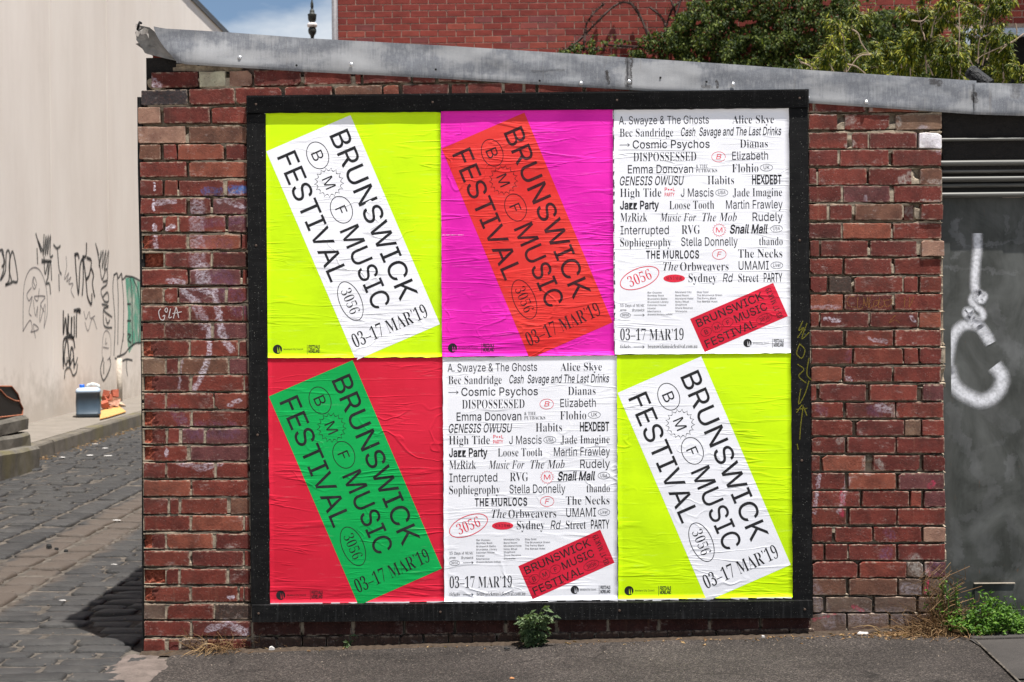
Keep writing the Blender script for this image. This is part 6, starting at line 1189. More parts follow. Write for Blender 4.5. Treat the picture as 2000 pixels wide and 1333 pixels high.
    o = u(1043,1170.6); r_ = u(1203.8,1100); ud = Vector((r_[0]-o[0], r_[1]-o[1])); K = ud.length/442; ud.normalize(); vd = Vector((ud.y, -ud.x))
    D2 = Design(); card(D2, 'over', 'panel', o, ud, vd, K)
    for k_, (v, f) in D2.L.items(): D.put((k_[0], k_[1]+500) if isinstance(k_, tuple) else k_, v, f)
    lg = u(1125.8,1152.4); logos(D, 'logo', lg[0], lg[1], 8, lg[0]+10.5, lg[0]+42, lg[0]+48, .9)
    return D
DC, DL = card_poster(), lineup()
def bulge(x, z, seed):                                # paper standing a little off the board
    return .0016*noise.noise(Vector((x*3.2 + seed, z*4.5, 2.2))) + .0007*noise.noise(Vector((x*9, z*12 + seed, 5)))
def poster(name, quad, D, mats, label, seed, lift=0.0):
    q = [P(x, y, -.0002) for x, y in quad]; q00, q10, q11, q01 = q    # TL TR BR BL
    org = q01.copy(); org.y = 0
    th = thing(name, label, 'poster', tuple(org), 'festival posters pasted in the black frame')
    def uv(u, v):
        p = q00.lerp(q10, u).lerp(q01.lerp(q11, u), v); return p
    def at(x, y, dy):
        u, v = x/341., y/476.; p = uv(u, v); p.y = -.0012 - lift - dy + bulge(p.x, p.z, seed)
        e = min(u, 1-u, v, 1-v)
        return p - org
    b = MB(); nx, ny = 34, 48; vs = []
    rr = random.Random(seed)
    for j in range(ny+1):
        for i in range(nx+1):
            x = 341*i/nx; y = 476*j/ny
            if i in (0, nx): x += rr.gauss(0, .35)
            if j in (0, ny): y += rr.gauss(0, .35)
            vs.append(at(x, y, 0))
    fs = [(j*(nx+1)+i, (j+1)*(nx+1)+i, (j+1)*(nx+1)+i+1, j*(nx+1)+i+1) for j in range(ny) for i in range(nx)]
    per = list(range(nx+1)) + [j*(nx+1)+nx for j in range(1, ny+1)] + [ny*(nx+1)+i for i in range(nx-1, -1, -1)] + [j*(nx+1) for j in range(ny-1, 0, -1)]
    n = len(vs); vs += [Vector((vs[k_].x, .0012, vs[k_].z)) for k_ in per]
    fs += [(per[k_], n+k_, n+(k_+1) % len(per), per[(k_+1) % len(per)]) for k_ in range(len(per))]
    b.add(vs, fs); o = b.build('paper', mats['paper'], th, smooth=False)
    for p_ in o.data.polygons: p_.use_smooth = abs(p_.normal.y) > .8
    depth = {'panel': .00025, 'lettering': .0005, 'red_lettering': .0004, 'logo': .0004, 'over': .0006, 'knock': .0006}
    names = {'knock': 'logo_cutout'}
    for lay_, (v, f) in D.L.items():
        lay = lay_[0] if isinstance(lay_, tuple) else lay_; b = MB()
        if lay == 'panel':                            # fine strips so that it follows the paper
            X = [Vector(p) for p in v[:4]]; m_ = 24; pts = []
            for j in range(m_+1):
                for i in range(m_+1):
                    a = X[0].lerp(X[1], i/m_); c = X[3].lerp(X[2], i/m_); p = a.lerp(c, j/m_); pts.append(at(p.x, p.y, depth[lay]))
            b.add(pts, [(j*(m_+1)+i, j*(m_+1)+i+1, (j+1)*(m_+1)+i+1, (j+1)*(m_+1)+i) for j in range(m_) for i in range(m_)])
        else: b.add([at(x, y, depth[lay]) for x, y in v], f)
        o = b.build('lettering' if isinstance(lay_, tuple) else names.get(lay, lay), mats.get(lay, mats['lettering']), th)
        if lay_ in ('lettering', 'red_lettering', 'over', 'logo', 'knock'): o['kind'] = 'stuff'
        if lay_ in ('lettering', 'over'): o.name = 'small_print'
    return th
INK = {'lettering': M_INK, 'logo': M_INK, 'over': M_INK, 'red_lettering': M_RINK}
def mt(paper_, panel, **k_): d = dict(INK); d.update(paper=paper_, panel=panel, knock=paper_); d.update(k_); return d
poster('festival_poster', [(518.5,222),(860.5,219.5),(863,697.5),(521.5,699.5)], DC, mt(M_YEL, M_WHT), 'fluorescent yellow poster with white tilted card, upper left in the black frame', 11)
poster('festival_poster', [(861,216),(1197.5,215),(1200,694),(863.5,697)], DC, mt(M_MAG, M_ORG, lettering=M_INKM, over=M_INKM), 'magenta poster with orange-red tilted card, between the yellow and white posters', 23, .0006)
poster('festival_poster', [(1199,215.5),(1540.5,212),(1545.5,690),(1201,692)], DL, mt(M_WHT, M_RED), 'white line-up poster in the top row, directly above the lower yellow poster', 37, .0003)
poster('festival_poster', [(523,700),(864.5,698.5),(867,1174.5),(528,1180)], DC, mt(M_RED, M_GRN), 'crimson red poster with bright green tilted card', 41)
poster('festival_poster', [(864.5,698.5),(1204.5,695),(1206.5,1171),(868,1176)], DL, mt(M_WHT, M_RED), 'white line-up poster in the bottom row, between the red and yellow posters', 53, .0004)
poster('festival_poster', [(1204.5,693.5),(1544.5,690),(1548,1167),(1208,1171)], DC, mt(M_YEL, M_WHT), 'fluorescent yellow poster with white tilted card, lower right in the black frame', 67)
# remnants of older posters round the edges
rem = thing('poster_remnants', 'torn white strips of older posters showing round the six posters', 'paper scraps')
M_SCRAP = paper('torn_paper', (.75, .74, .76), (.6, .6, .62)); M_SCRAPD = paper('torn_dark_print', (.03, .03, .035), (.08, .08, .09), ink=True)
def strips(pts, wmax, mat, nm, horizontal=False, seed=1, prob=.6, Yd=-.0006, nudge=0):
    rr = random.Random(seed); b = MB(); (x0, y0), (x1, y1) = pts; n = 60
    for i in range(n):
        if rr.random() > prob: continue
        t0, t1 = i/n, (i+1)/n; w0 = rr.uniform(.2, 1)*wmax; w1 = rr.uniform(.2, 1)*wmax
        xa, ya, xb, yb = x0+(x1-x0)*t0, y0+(y1-y0)*t0, x0+(x1-x0)*t1, y0+(y1-y0)*t1
        q = [(xa, ya), (xb, yb), (xb, yb+w1), (xa, ya+w0)] if horizontal else [(xa, ya), (xb, yb), (xb+w1, yb), (xa+w0, ya)]
        b.add([tuple(P(a, c, Yd)) for a, c in q], [(0,1,2,3)])
    b.build(nm, mat, rem)
strips([(516.5,222),(524.5,1178)], 3.0, M_SCRAP, 'torn_strip', seed=3, prob=.55)
strips([(1196.8,217),(1199.5,690)], 3.2, M_SCRAP, 'torn_strip', seed=4, prob=.8, Yd=-.0024)
strips([(1197,217),(1199.7,690)], 3.2, M_SCRAPD, 'torn_strip', seed=5, prob=.3, Yd=-.0027)
strips([(528,1178.5),(1546,1166.5)], 4.5, M_SCRAP, 'torn_strip', True, seed=6, prob=.8, Yd=-.0032)
strips([(863,459),(905,458.8)], 1.2, M_SCRAP, 'torn_strip', True, seed=9, prob=.6, Yd=-.0034)
strips([(516.5,217.5),(600,217)], 3, M_SCRAP, 'torn_strip', True, seed=8, prob=.7, Yd=-.0032)

# marker tag on the pier
b = MB(); pw = place_wall(YB, Vector((0, 0, 0)))
s60 = lambda L_: [(260 + x/4.442, 400 + y/4.442) for x, y in L_]
for s_ in [[(240,905),(222,930),(235,990),(265,1000),(275,960),(258,970)],[(290,895),(275,915),(290,935),(298,910),(290,895)],[(325,905),(310,980),(335,975)],[(350,985),(365,920),(375,895),(395,980)],[(345,945),(420,930)]]:
    ribbon(b, s60(s_), .0045, pw, .0068)
b.build('marker_tag', spray_mat('chalky_marker', (.6, .56, .55), .3, .95, 200), shed)
b = MB()
q15 = lambda L_: [(1570 + x/4.443, 470 + y/4.443) for x, y in L_]
OCHRE = [[(440,490),(400,485),(375,520),(395,570),(450,580)],[(470,490),(465,580),(490,595),(515,570),(520,500)],[(520,500),(540,570),(555,490),(560,585)],[(575,485),(570,585),(600,575)],[(610,530),(605,570),(640,560),(645,520),(615,525)],[(660,500),(650,580),(700,560),(690,510),(720,580),(770,520),(700,520)],[(880,490),(870,580)],[(920,490),(915,580),(955,490)],[(790,650),(740,715),(790,690),(830,715)],[(780,660),(800,650)]]
MO = spray_mat('ochre_marker', (.34, .18, .03), .5, .5, 150)
for part in (OCHRE[:7], OCHRE[7:8], OCHRE[8:9], OCHRE[9:]):
    b = MB()
    for s_ in part: ribbon(b, q15(s_), .003, pw, .0068)
    b.build('marker_tag', MO, shed)

# ---------------------------------------------------------------- metal door on the right
YD = .107
OD = P(1842, 1240, YD)
door = thing('metal_door', 'dark grey sheet metal door with white spray-paint squiggle', 'door', tuple(OD))
def door_mat():
    m = Mat('dark_painted_steel', .5, .35, .1); m.warp = .13
    a = m.noise(1, m.pos((9, 1, 1.2)), 5, .7); b_ = m.noise(3.0, m.pos((1.2, 1, 1)), 5, .6, 1.2)
    c = m.ramp(a, [(.35, (.024, .026, .022)), (.65, (.050, .051, .046))])
    c = m.mix(m.math('MULTIPLY', m.ramp(b_, [(.40, 0.0), (.68, 1.0)]), .75), c, (.105, .108, .102))
    sm = strokes(m, [(1868,430,1862,455,10,.8),(1862,455,1885,478,9,.7),(1885,478,1990,474,4,.6),(1990,470,1998,425,6,.4),(1840,520,1985,535,5,.6),(1965,420,1968,455,6,.6),(1860,500,1895,485,5,.4),(1940,600,1960,640,14,.4),(1955,660,1985,690,20,.5),(1990,690,1975,725,14,.4),
        (1860,800,1870,850,16,.3),(1930,800,1975,830,22,.35),(1880,860,1905,905,14,.35),(1900,885,1960,860,6,.3),(1975,895,1970,930,12,.5),(1905,920,1950,960,10,.35),(1950,960,1920,990,14,.3),(1880,1010,1960,1000,10,.25),(1975,1010,1985,1100,12,.3),(1865,1020,1870,1100,12,.3),(1880,1120,1960,1122,14,.25),(1915,1040,1935,1080,30,.22)], Y=YD)
    c = m.mix(m.math('MULTIPLY', sm, m.ramp(m.noise(8), [(.35, .15), (.7, .9)]), clamp=True), c, (.17, .17, .175))
    c = m.mix(m.math('MULTIPLY', m.ramp(m.noise(11, m.pos((3,1,.8),(4,0,0)), 5, .7), [(.66, 0.0), (.74, 1.0)]), .8), c, (.13, .055, .02))
    m.col(c); m.bump(m.noise(3, m.pos((2, 1, 1)), 3, .5), .3, .03); return m.m
M_DOOR = door_mat()
M_SLAT = Mat('worn_steel_slat', .5, .35, .2); M_SLAT.col(M_SLAT.ramp(M_SLAT.noise(1, M_SLAT.pos((2, 1, 90)), 3, .6), [(.3, (.05, .049, .045)), (.7, (.14, .137, .125))])); M_SLAT = M_SLAT.m
M_DARK = plain('dark_shutter_sheet', (.016, .016, .015), .6, sc=4)
def dbox(nm, x0, y0, x1, y1, Yf, Yb_, mat):
    a = P(x0, y1, Yf) - OD; c = P(x1, y0, Yf) - OD; b = MB(); b.box((a.x, Yf-OD.y, a.z), (c.x, Yb_-OD.y, c.z)); return b.build(nm, mat, door)
dbox('door_sheet', 1856, 385, 1958, 1189, YD, YD+.02, M_DOOR)
dbox('door_sheet', 1960, 385, 2110, 1189, YD+.003, YD+.02, M_DOOR)
dbox('jamb', 1840, 385, 1855, 1200, YD-.008, YD+.02, M_DOOR)
dbox('kick_plate', 1904, 1142, 1985, 1188, YD-.004, YD-.001, M_DOOR)
dbox('ledge', 1903, 1139, 1983, 1141, YD-.012, YD-.0005, plain('bleached_timber_ledge', (.35, .30, .24), .8))
dbox('sill', 1846, 1190, 2110, 1250, YD-.012, YD+.1, M_DOOR)
dbox('shutter_backing', 1838, 205, 2110, 384, YD-.002, YD+.03, M_DARK)
def slat(yc, r, Y, flat=1.0):
    b = MB(); a = P(1838, yc, Y) - OD; c = P(2110, yc - 272*.0094, Y) - OD; n = 14; vs = []
    for p in (a, c):
        for k_ in range(n):
            t = pi*k_/(n-1); vs.append((p.x, p.y + r*.9 - r*1.3*sin(t), p.z + r*flat*cos(t)))
    b.add(vs, [(k_, k_+1, n+k_+1, n+k_) for k_ in range(n-1)]); return b.build('slat', M_SLAT, door, smooth=True)
for yc, r, yf in ((240,.012,.085),(258,.012,.085),(273,.008,.024),(319,.014,.030),(335,.010,.050),(350,.014,.040),(363,.010,.062),(381,.014,.048)): slat(yc, r, yf + r*.4)
# the white squiggle
b = MB(); pw = place_wall(YD, OD)
for pts, w_ in (([(1909,464),(1909,490),(1906,515),(1904,545),(1905,566),(1912,578)],.036), ([(1906,572),(1914,573),(1923,578),(1918,588),(1908,585),(1914,573)],.026), ([(1912,573),(1900,580),(1898,590),(1906,600),(1917,608),(1920,618),(1912,625),(1898,622),(1887,615),(1888,607),(1896,608)],.028),
    ([(1898,620),(1910,632),(1922,648),(1931,664)],.040), ([(1926,656),(1918,645),(1912,638),(1898,634),(1882,636),(1870,645),(1860,662),(1855,685),(1852,710),(1855,732)],.042), ([(1855,728),(1862,750),(1876,765),(1894,776),(1915,783),(1934,778),(1949,765),(1957,747),(1956,733),(1950,724)],.054)):
    ribbon(b, pts, w_*1.85, pw, .002)
b.build('spray_squiggle', spray_mat('white_spray', (.66, .66, .69), .9, 1.0, 60), door)

# ---------------------------------------------------------------- brick building behind
YH = 11.6; OH = P(660, 100, YH); OH.z = 0
house = thing('brick_building', 'tall dark red brick building rising behind the outbuilding roof', 'building', tuple(OH))
def far_brick():
    m = Mat('background_red_brick', .85, .2)
    oi = m.n('ShaderNodeObjectInfo'); c0 = m.ramp(oi.outputs['Random'], [(0, (.15, .026, .022)), (.3, (.22, .042, .03)), (.6, (.18, .034, .026)), (.85, (.26, .058, .04)), (1, (.14, .04, .04))])
    n = m.noise(6, m.pos((1, 1, 2.5)), 5, .6)
    c = m.mix(1.0, c0, m.ramp(n, [(.3, (.75, .75, .75)), (.7, (1.2, 1.2, 1.2))]), 'MULTIPLY')
    m.col(c); m.bump(m.noise(60), .4, .004); return m.m
M_FB = far_brick()
CW, CH = .2405, .0862; zb = 4.3; rest = MB(); single = 0
me0 = None
def hb(b, w_, h_=.0755):
    e = .003; X, Z = w_/2, h_/2
    b_ = [(-X,.04,-Z),(X,.04,-Z),(X,.04,Z),(-X,.04,Z),(-X,e,-Z),(X,e,-Z),(X,e,Z),(-X,e,Z),(-X+e,0,-Z+e),(X-e,0,-Z+e),(X-e,0,Z-e),(-X+e,0,Z-e)]
    return b_, [(8,9,10,11),(4,5,9,8),(5,6,10,9),(6,7,11,10),(7,4,8,11),(0,1,5,4),(1,2,6,5),(2,3,7,6),(3,0,4,7)]
bms = {}
for w_ in (.231, .112):
    v, f = hb(None, w_); me = bpy.data.meshes.new('brick'); me.from_pydata(v, [], f); me.materials.append(M_FB); bms[w_] = (me, v, f)
wa = P(1884, 58, YH).x - OH.x; wt = P(1884, 57, YH).z
for r_ in range(44):
    z = zb + r_*CH
    off = -.0 if r_ % 2 else -.12
    c_ = 0; x = off
    while x < 11:
        w_ = .231
        xc = x + CW/2
        if x < -.01: w_ = .112; xc = .06
        if xc > wa - .11 and z < wt + .03: x += CW; continue
        px = 660 + xc*148; dz = R.uniform(-.0015, .0015)
        ylim = 5.0 if px < 1300 else 5.55
        if z < 6.15 and (z > 4.86 - (px-660)*.0007 and px < 1420 or (px > 1690 and z > 5.6)) and single < 299:
            o = link('brick', bms[w_][0], house); o.location = (xc, R.uniform(-.002, .002), z + dz); single += 1
        else:
            rest.add([(a + xc, b2, c2 + z + dz) for a, b2, c2 in bms[w_][1]], bms[w_][2])
        x += CW
rest.build('bricks_beyond', M_FB, house, kind='stuff')
b = MB(); b.box((0, .007, zb-.1), (wa, 4, zb + 44*CH)); b.box((wa+.001, .007, wt+.01), (11, 4, zb+44*CH)); b.box((0, .0072, 0), (9, 4, zb-.101)); b.build('mortar', plain('pale_mortar', (.36, .26, .2), .9, sc=20), house)
b = MB(); b.tube([(-.035, -.03, 0), (-.035, -.03, zb+44*CH)], .038, 12); b.build('downpipe', plain('grey_downpipe', (.17, .16, .165), .5), house, smooth=True)
M_WF = plain('galvanised_window_frame', (.42, .47, .52), .4, metal=.3)
b = MB(); b.box((wa, -.03, wt-.10), (11, .05, wt)); b.box((wa, -.028, 3), (wa+.06, .05, wt-.101)); b.build('window_frame', M_WF, house)
b = MB(); b.box((wa-.11, -.012, 3), (wa-.002, .05, wt)); b.build('window_reveal', M_CONC, house)
b = MB(); b.box((wa+.05, .35, 3), (11, .4, wt)); b.build('dark_window_panel', plain('unlit_room_black', (.006, .006, .006), .9), house)  # black panel stands in for the unlit room behind the window
b = MB(); b.box((P(1975, 20, YH).x-OH.x+.15, -.9, P(1975, 5, YH).z+1.2), (11, .0, P(1975, 5, YH).z+1.25)); b.build('awning', M_WF, house)
# ---------------------------------------------------------------- finial
fy = 15.0; fp = P(610, 70, fy); sc = (fy+6.665)/2700
fin = thing('street_lamp', 'black ornate lamp post finial with a white collar against the sky', 'lamp post', (fp.x, fy, lane_z(-3.3, 15)))
prof = [(-200,3.0),(72,3.2),(69,4),(66,7.2),(60,8.3),(56,7.5),(53.5,5)]
def lat(nm, pr, mat):
    b = MB(); pr = [(P(610, y, fy).z - fin.location.z, r_*sc) for y, r_ in pr]; b.lathe(pr, (0, 0, 0), 20); return b.build(nm, mat, fin, smooth=True)
M_IRON = plain('black_cast_iron', (.03, .032, .028), .5, sc=40, bump=.004)
b = MB(); b.lathe([(0, .06), (.4, .05), (.5, .035), (P(610, 73, fy).z - fin.location.z, .027)], (0, 0, 0), 16); b.build('post', M_IRON, fin, smooth=True)
lat('bulb_collar', [(74,3.4),(70,4),(66,7),(61,8.3),(56.5,7.5),(53.6,5)], M_IRON)
lat('white_collar', [(53.5,8.5),(51.5,9.8),(48.5,9.8),(46,8),(44.8,4)], plain('white_collar', (.65, .6, .58), .4))
lat('urn', [(44.6,3.5),(42,6.2),(40,7.7),(30,8.6),(28.5,8.8),(27.5,6),(25,4.5),(22,4.8),(20,3.4),(18,2.4),(15.5,2.2),(14.5,3.2),(11,2.9),(8,3),(3,1.7),(-2,1),(-10,.3)], M_IRON)

# ---------------------------------------------------------------- foliage
def leaf_mat(name, a, b_, c_, trans=.3, rough=.45):
    m = Mat(name, rough, .2)
    oi = m.n('ShaderNodeNewGeometry').outputs['Random Per Island']
    n = m.noise(3, m.pos(), 3, .6)
    col = m.ramp(m.math('ADD', m.math('MULTIPLY', oi, .75), m.math('MULTIPLY', n, .3)), [(.1, a), (.55, b_), (.95, c_)])
    m.col(col)
    tl = m.n('ShaderNodeBsdfTranslucent'); m.i(tl.inputs[0], m.mix(1.0, col, (1.4, 1.5, .7), 'MULTIPLY'))
    mxs = m.n('ShaderNodeMixShader', {0: trans}); m.t.links.new(m.b.outputs[0], mxs.inputs[1]); m.t.links.new(tl.outputs[0], mxs.inputs[2]); m.t.links.new(mxs.outputs[0], m.out.inputs[0])
    return m.m
def leaf(b, p, d, n, l, w):
    """folded pointed leaf from p along d, n = up side"""
    d = d.normalized(); s_ = d.cross(n); s_ = s_.normalized() if s_.length > 1e-4 else d.orthogonal().normalized(); n = s_.cross(d)
    m_ = p + d*l*.45; tip = p + d*l - n*l*.15
    b.add([p, m_ + s_*w/2 + n*w*.2, tip, m_ - s_*w/2 + n*w*.2, m_], [(0, 1, 4), (1, 2, 4), (2, 3, 4), (3, 0, 4)])
def rv(rr, z=.0): return Vector((rr.gauss(0, 1), rr.gauss(0, 1), rr.gauss(0, 1) + z)).normalized()
M_IVY = leaf_mat('creeper_leaves', (.010, .020, .003), (.030, .050, .006), (.15, .18, .035), .25, .6)
M_BUSH = leaf_mat('bush_leaves', (.014, .028, .002), (.060, .085, .005), (.30, .28, .025), .16, .5)
M_TWIG = plain('pale_twig', (.30, .22, .16), .8); M_TWIGD = plain('dark_vine', (.035, .018, .013), .8)
# creeper on the brick building
OI = P(1500, 150, 11.2)
ivy = thing('creeper', 'dense dark green creeper covering the right of the brick building', 'creeper', tuple(OI))
TOPC = [(1060,110),(1100,98),(1150,92),(1200,88),(1260,84),(1300,50),(1330,18),(1360,2),(1420,-25),(1500,-60),(1560,-60),(1600,-40),(1640,-6),(1680,8),(1730,18),(1770,24),(1800,50),(1830,90),(1860,110),(1890,120)]
def topc(x):
    for a, c in zip(TOPC, TOPC[1:]):
        if a[0] <= x <= c[0]: return a[1] + (c[1]-a[1])*(x-a[0])/(c[0]-a[0])
    return 200
rr = random.Random(5); b = MB(); cnt = 0
while cnt < 40000:
    x = rr.uniform(1090, 1890); t = topc(x) - abs(rr.gauss(0, 9)); y = rr.uniform(t - 6, 175)
    g = noise.noise(Vector((x/38., y/30., 0))) + .5*noise.noise(Vector((x/14., y/12., 4)))
    edge = min(1, (y-t)/30.)
    dens = (.35 if x < 1300 else 1.0)
    if g < -.52 + (1-edge)*.6 - (0 if x > 1300 else -.2): continue
    if rr.random() > dens: continue
    Y = 11.45 - rr.random()**1.5*(.12 + .5*max(0, g+.35)) * (1.2 if x > 1300 else .4)
    p = P(x, y, Y) - OI; n = (Vector((0, -1, .5)) + rv(rr)*.8).normalized(); d = (Vector((0, -.15, -.8)) + rv(rr)*.8)
    leaf(b, p, d, n, rr.uniform(.035, .065), rr.uniform(.02, .036)); cnt += 1
b.build('foliage', M_IVY, ivy)
b = MB()
for pts in ([(1095,105),(1130,80),(1160,50),(1190,20),(1215,5),(1235,10),(1250,30),(1265,70),(1272,100)], [(1232,6),(1245,25),(1262,55),(1278,85)], [(1270,15),(1290,32),(1300,55),(1295,85)], [(1310,0),(1318,20),(1325,50)], [(1325,5),(1312,20),(1302,50)], [(1330,0),(1320,30)],
    [(1100,98),(1140,96),(1180,98)], [(1140,100),(1142,70),(1146,45)], [(1150,40),(1160,25),(1180,8)],[(1345,100),(1300,96),(1240,92),(1180,88)]):
    b.tube([P(x, y, 11.48 - .05*sin(i)) - OI for i, (x, y) in enumerate(smooth_line(pts, 3))], [.012 + .006*(rr.random()) for _ in smooth_line(pts, 3)], 5)
    for (x, y) in smooth_line(pts, 6):
        for _ in range(3):
            q = P(x + rr.gauss(0, 4), y + rr.gauss(0, 4), 11.46) - OI; b.tube([P(x, y, 11.48) - OI, q], [.006, .002], 4)
b.build('stem', M_TWIGD, ivy)
# bush nearer, over the roof
def spray_branch(tw, lf, p0, d0, L_, rr, leafl, depth=0):
    pts = [p0]; d = d0.normalized(); n = 7
    for i in range(n):
        d = (d + rv(rr)*.22 + Vector((0, 0, -.04 if depth else .03))).normalized(); pts.append(pts[-1] + d*L_/n)
    tw.tube(pts, [.0035*(1-i/(n+1))*(1.3 if depth == 0 else .7) + .001 for i in range(n+1)], 5)
    for i in range(1, n+1):
        for _ in range(4 if depth else 3):
            a = rv(rr, -.5)
            leaf(lf, pts[i] + a*.01, (a + d*.5 + Vector((0, 0, -.7))).normalized(), (Vector((0, -.5, 1)) + rv(rr)*.5).normalized(), leafl*rr.uniform(.7, 1.25), leafl*rr.uniform(.22, .34))
    if depth < 2:
        for i in (2, 3, 4, 5, 6):
            if rr.random() < .8: spray_branch(tw, lf, pts[i], d + rv(rr)*.8, L_*.5, rr, leafl, depth+1)
YS = 3.6
OS = P(1740, 160, YS)
bush = thing('leafy_bush', 'bright green leafy bush spilling over the roof beside the window', 'bush', tuple(OS))
tw, lf = MB(), MB(); rr = random.Random(12)
for x, y, ax, az, L_ in [(1640,150,-.5,.8,.26),(1650,140,0,1,.34),(1625,150,-.8,.5,.22),(1690,150,.1,1,.24),(1720,150,-.2,.9,.24),(1750,150,.2,.8,.26),(1780,150,0,.9,.26),(1810,130,-.05,1,.42),(1812,90,.0,1,.38),(1818,60,.1,1,.3),(1800,150,-.3,.8,.28),
    (1840,150,.2,.8,.24),(1870,150,.2,.9,.3),(1905,150,0,1,.36),(1910,110,.05,1,.4),(1915,60,0,1,.4),(1925,40,.3,.9,.26),(1930,155,.3,.8,.26),(1955,160,.3,.7,.22),(1985,165,.3,.6,.18),(1890,155,-.3,.8,.25),(1660,110,.1,1,.30),(1668,60,0,1,.22),(1930,100,.3,.7,.2),(1700,120,.3,.8,.2),(1740,110,-.1,.9,.2),(1770,115,.2,.9,.2),(1960,140,.1,.9,.2),(1620,140,-.3,.6,.2),(1860,110,-.1,.9,.2)]:
    Y = YS + rr.uniform(-.3, .5); p = P(x, y+14, Y) - OS
    spray_branch(tw, lf, p, Vector((ax, rr.uniform(-.3, .3), az)), L_, rr, .046)
    p = P(x + rr.uniform(-14, 14), y+18, Y + rr.uniform(0, .3)) - OS; spray_branch(tw, lf, p, Vector((ax + rr.uniform(-.3, .3), rr.uniform(-.3, .3), az)), L_*.9, rr, .046)
lf.build('foliage', M_BUSH, bush); 
for pts in ([(1665,58),(1676,66),(1682,84),(1698,106)], [(1700,107),(1684,108),(1672,116),(1655,140)], [(1655,126),(1672,130),(1690,144)], [(1838,14),(1856,9),(1880,9),(1896,14)], [(1874,10),(1866,2)], [(1780,40),(1800,42),(1812,32)], [(2000,66),(1980,80),(1955,92),(1920,108),(1905,120)], [(1985,78),(1965,90),(1950,104)], [(1983,46),(1986,60),(1985,74)], [(1565,122),(1580,128),(1588,136)], [(1872,10),(1874,60),(1872,110)]):
    q = smooth_line(pts, 4); tw.tube([P(x, y, YS-.3) - OS for x, y in q], [.0055 - .003*i/len(q) for i in range(len(q))], 6)
tw.build('branch', M_TWIG, bush)
# black offcut of pipe lying on the roof edge
b = MB(); a = P(1893, 138, .22); c = P(1932, 168, .16); O_ = a.copy()
b.tube([a-O_, (a.lerp(c, .12))-O_, (a.lerp(c, .2))-O_, c-O_], [.030, .036, .033, .034], 14)
b.build('pipe_offcut', plain('black_plastic_pipe', (.012, .012, .013), .6, sc=30, bump=.01), None, smooth=False, loc=O_, label='short black pipe offcut lying on the fascia under the bush', category='pipe')

# ---------------------------------------------------------------- weeds, dry grass, litter
def weed(name, label, px, py, hgt, spread, nst, lsize, mat, seed, cat='weed', toothed=True, up=1.0):
    rr = random.Random(seed); o = PG(px, py, foot_z); th = thing(name, label, cat, tuple(o))
    st, lf = MB(), MB()
    for i in range(nst):
        d = Vector((rr.gauss(0, spread), -abs(rr.gauss(0, spread*.5)) - .05, up)).normalized(); L_ = hgt*rr.uniform(.45, 1.0); pts = [Vector((rr.gauss(0, .012), -.01, 0))]
        for k_ in range(6):
            d = (d + rv(rr)*.14 + Vector((0, 0, -.05))).normalized(); pts.append(pts[-1] + d*L_/6)
        st.tube(pts, [.003 - .0003*k_ for k_ in range(7)], 5)
        for k_ in range(1, 7):
            for _ in range(2):
                a = Vector((rr.gauss(0, 1), -abs(rr.gauss(0, .7)), rr.gauss(0, .5))).normalized(); l = lsize*rr.uniform(.6, 1.2)
                if toothed:                            # lobed leaf: three overlapping blades
                    base = pts[k_]; mid_ = base + a*l*.45
                    leaf(lf, base, a, rv(rr, 1), l, l*.4)
                    sd = a.cross(Vector((0, 0, 1))).normalized()
                    for s2 in (1, -1):
                        leaf(lf, mid_, (a + sd*s2*1.1), rv(rr, 1), l*.5, l*.2); leaf(lf, base + a*l*.25, (a*.6 + sd*s2), rv(rr, 1), l*.38, l*.16)
                else: leaf(lf, pts[k_], a, rv(rr, 1), l, l*.5)
    lf.build('leaves', mat, th); st.build('stems', mat, th); return th
M_WEED = leaf_mat('weed_leaves', (.05, .08, .035), (.10, .15, .065), (.22, .27, .15), .25, .6)
M_GREEN = leaf_mat('fresh_green_leaves', (.035, .08, .012), (.08, .17, .025), (.17, .28, .05), .3, .45)
weed('weed', 'tall grey-green weed growing in front of the bottom rail of the poster frame', 1040, 1262, .22, .42, 16, .05, M_WEED, 3)
weed('weed', 'small low weed at the wall base below the red poster', 680, 1262, .10, .8, 8, .036, M_WEED, 4)
# ground-hugging clump at the right
OG = PG(1925, 1235, foot_z); OG.y = min(OG.y, .02)
clump = thing('green_weed_clump', 'lush green weed clump at the foot of the grey metal door', 'weed', tuple(OG)); rr = random.Random(8); b = MB(); st = MB()
for i in range(2600):
    a = rr.uniform(0, 2*pi); r_ = sqrt(rr.random())*(1 + .25*noise.noise(Vector((cos(a)*2, sin(a)*2, 1)))); x = .25*r_*cos(a) + .03; y = -.02 + .1*r_*sin(a); z = rr.uniform(.0, 1)**.7*.20*(1 - .7*min(1, r_*r_))*(.25 + 1.5*abs(noise.noise(Vector((x*8, y*14, 3))))) + max(0, -x-.1)*.3
    leaf(b, Vector((x, y, z + .005)), Vector((rr.gauss(0, 1), -.6, rr.gauss(.2, .6))), (Vector((0, -.4, 1)) + rv(rr)*.6).normalized(), rr.uniform(.016, .032), rr.uniform(.009, .016))
for i in range(80):
    x = (-.17 + rr.gauss(0, .03)) if i < 26 else rr.uniform(-.25, .3); z0 = 0; h_ = rr.uniform(.1, .27) if i < 26 else rr.uniform(.06, .2); p = Vector((x, rr.uniform(-.03, .02), 0)); q = p + Vector((rr.gauss(-.02, .03), -.01, h_)); st.tube([p, p.lerp(q, .5) + rv(rr)*.008, q], .0016, 4)
    for k_ in range(6): leaf(b, p.lerp(q, rr.uniform(.3, 1)), rv(rr, .1), rv(rr, 1), .024, .013)
b.build('leaves', M_GREEN, clump); st.build('stems', M_GREEN, clump)
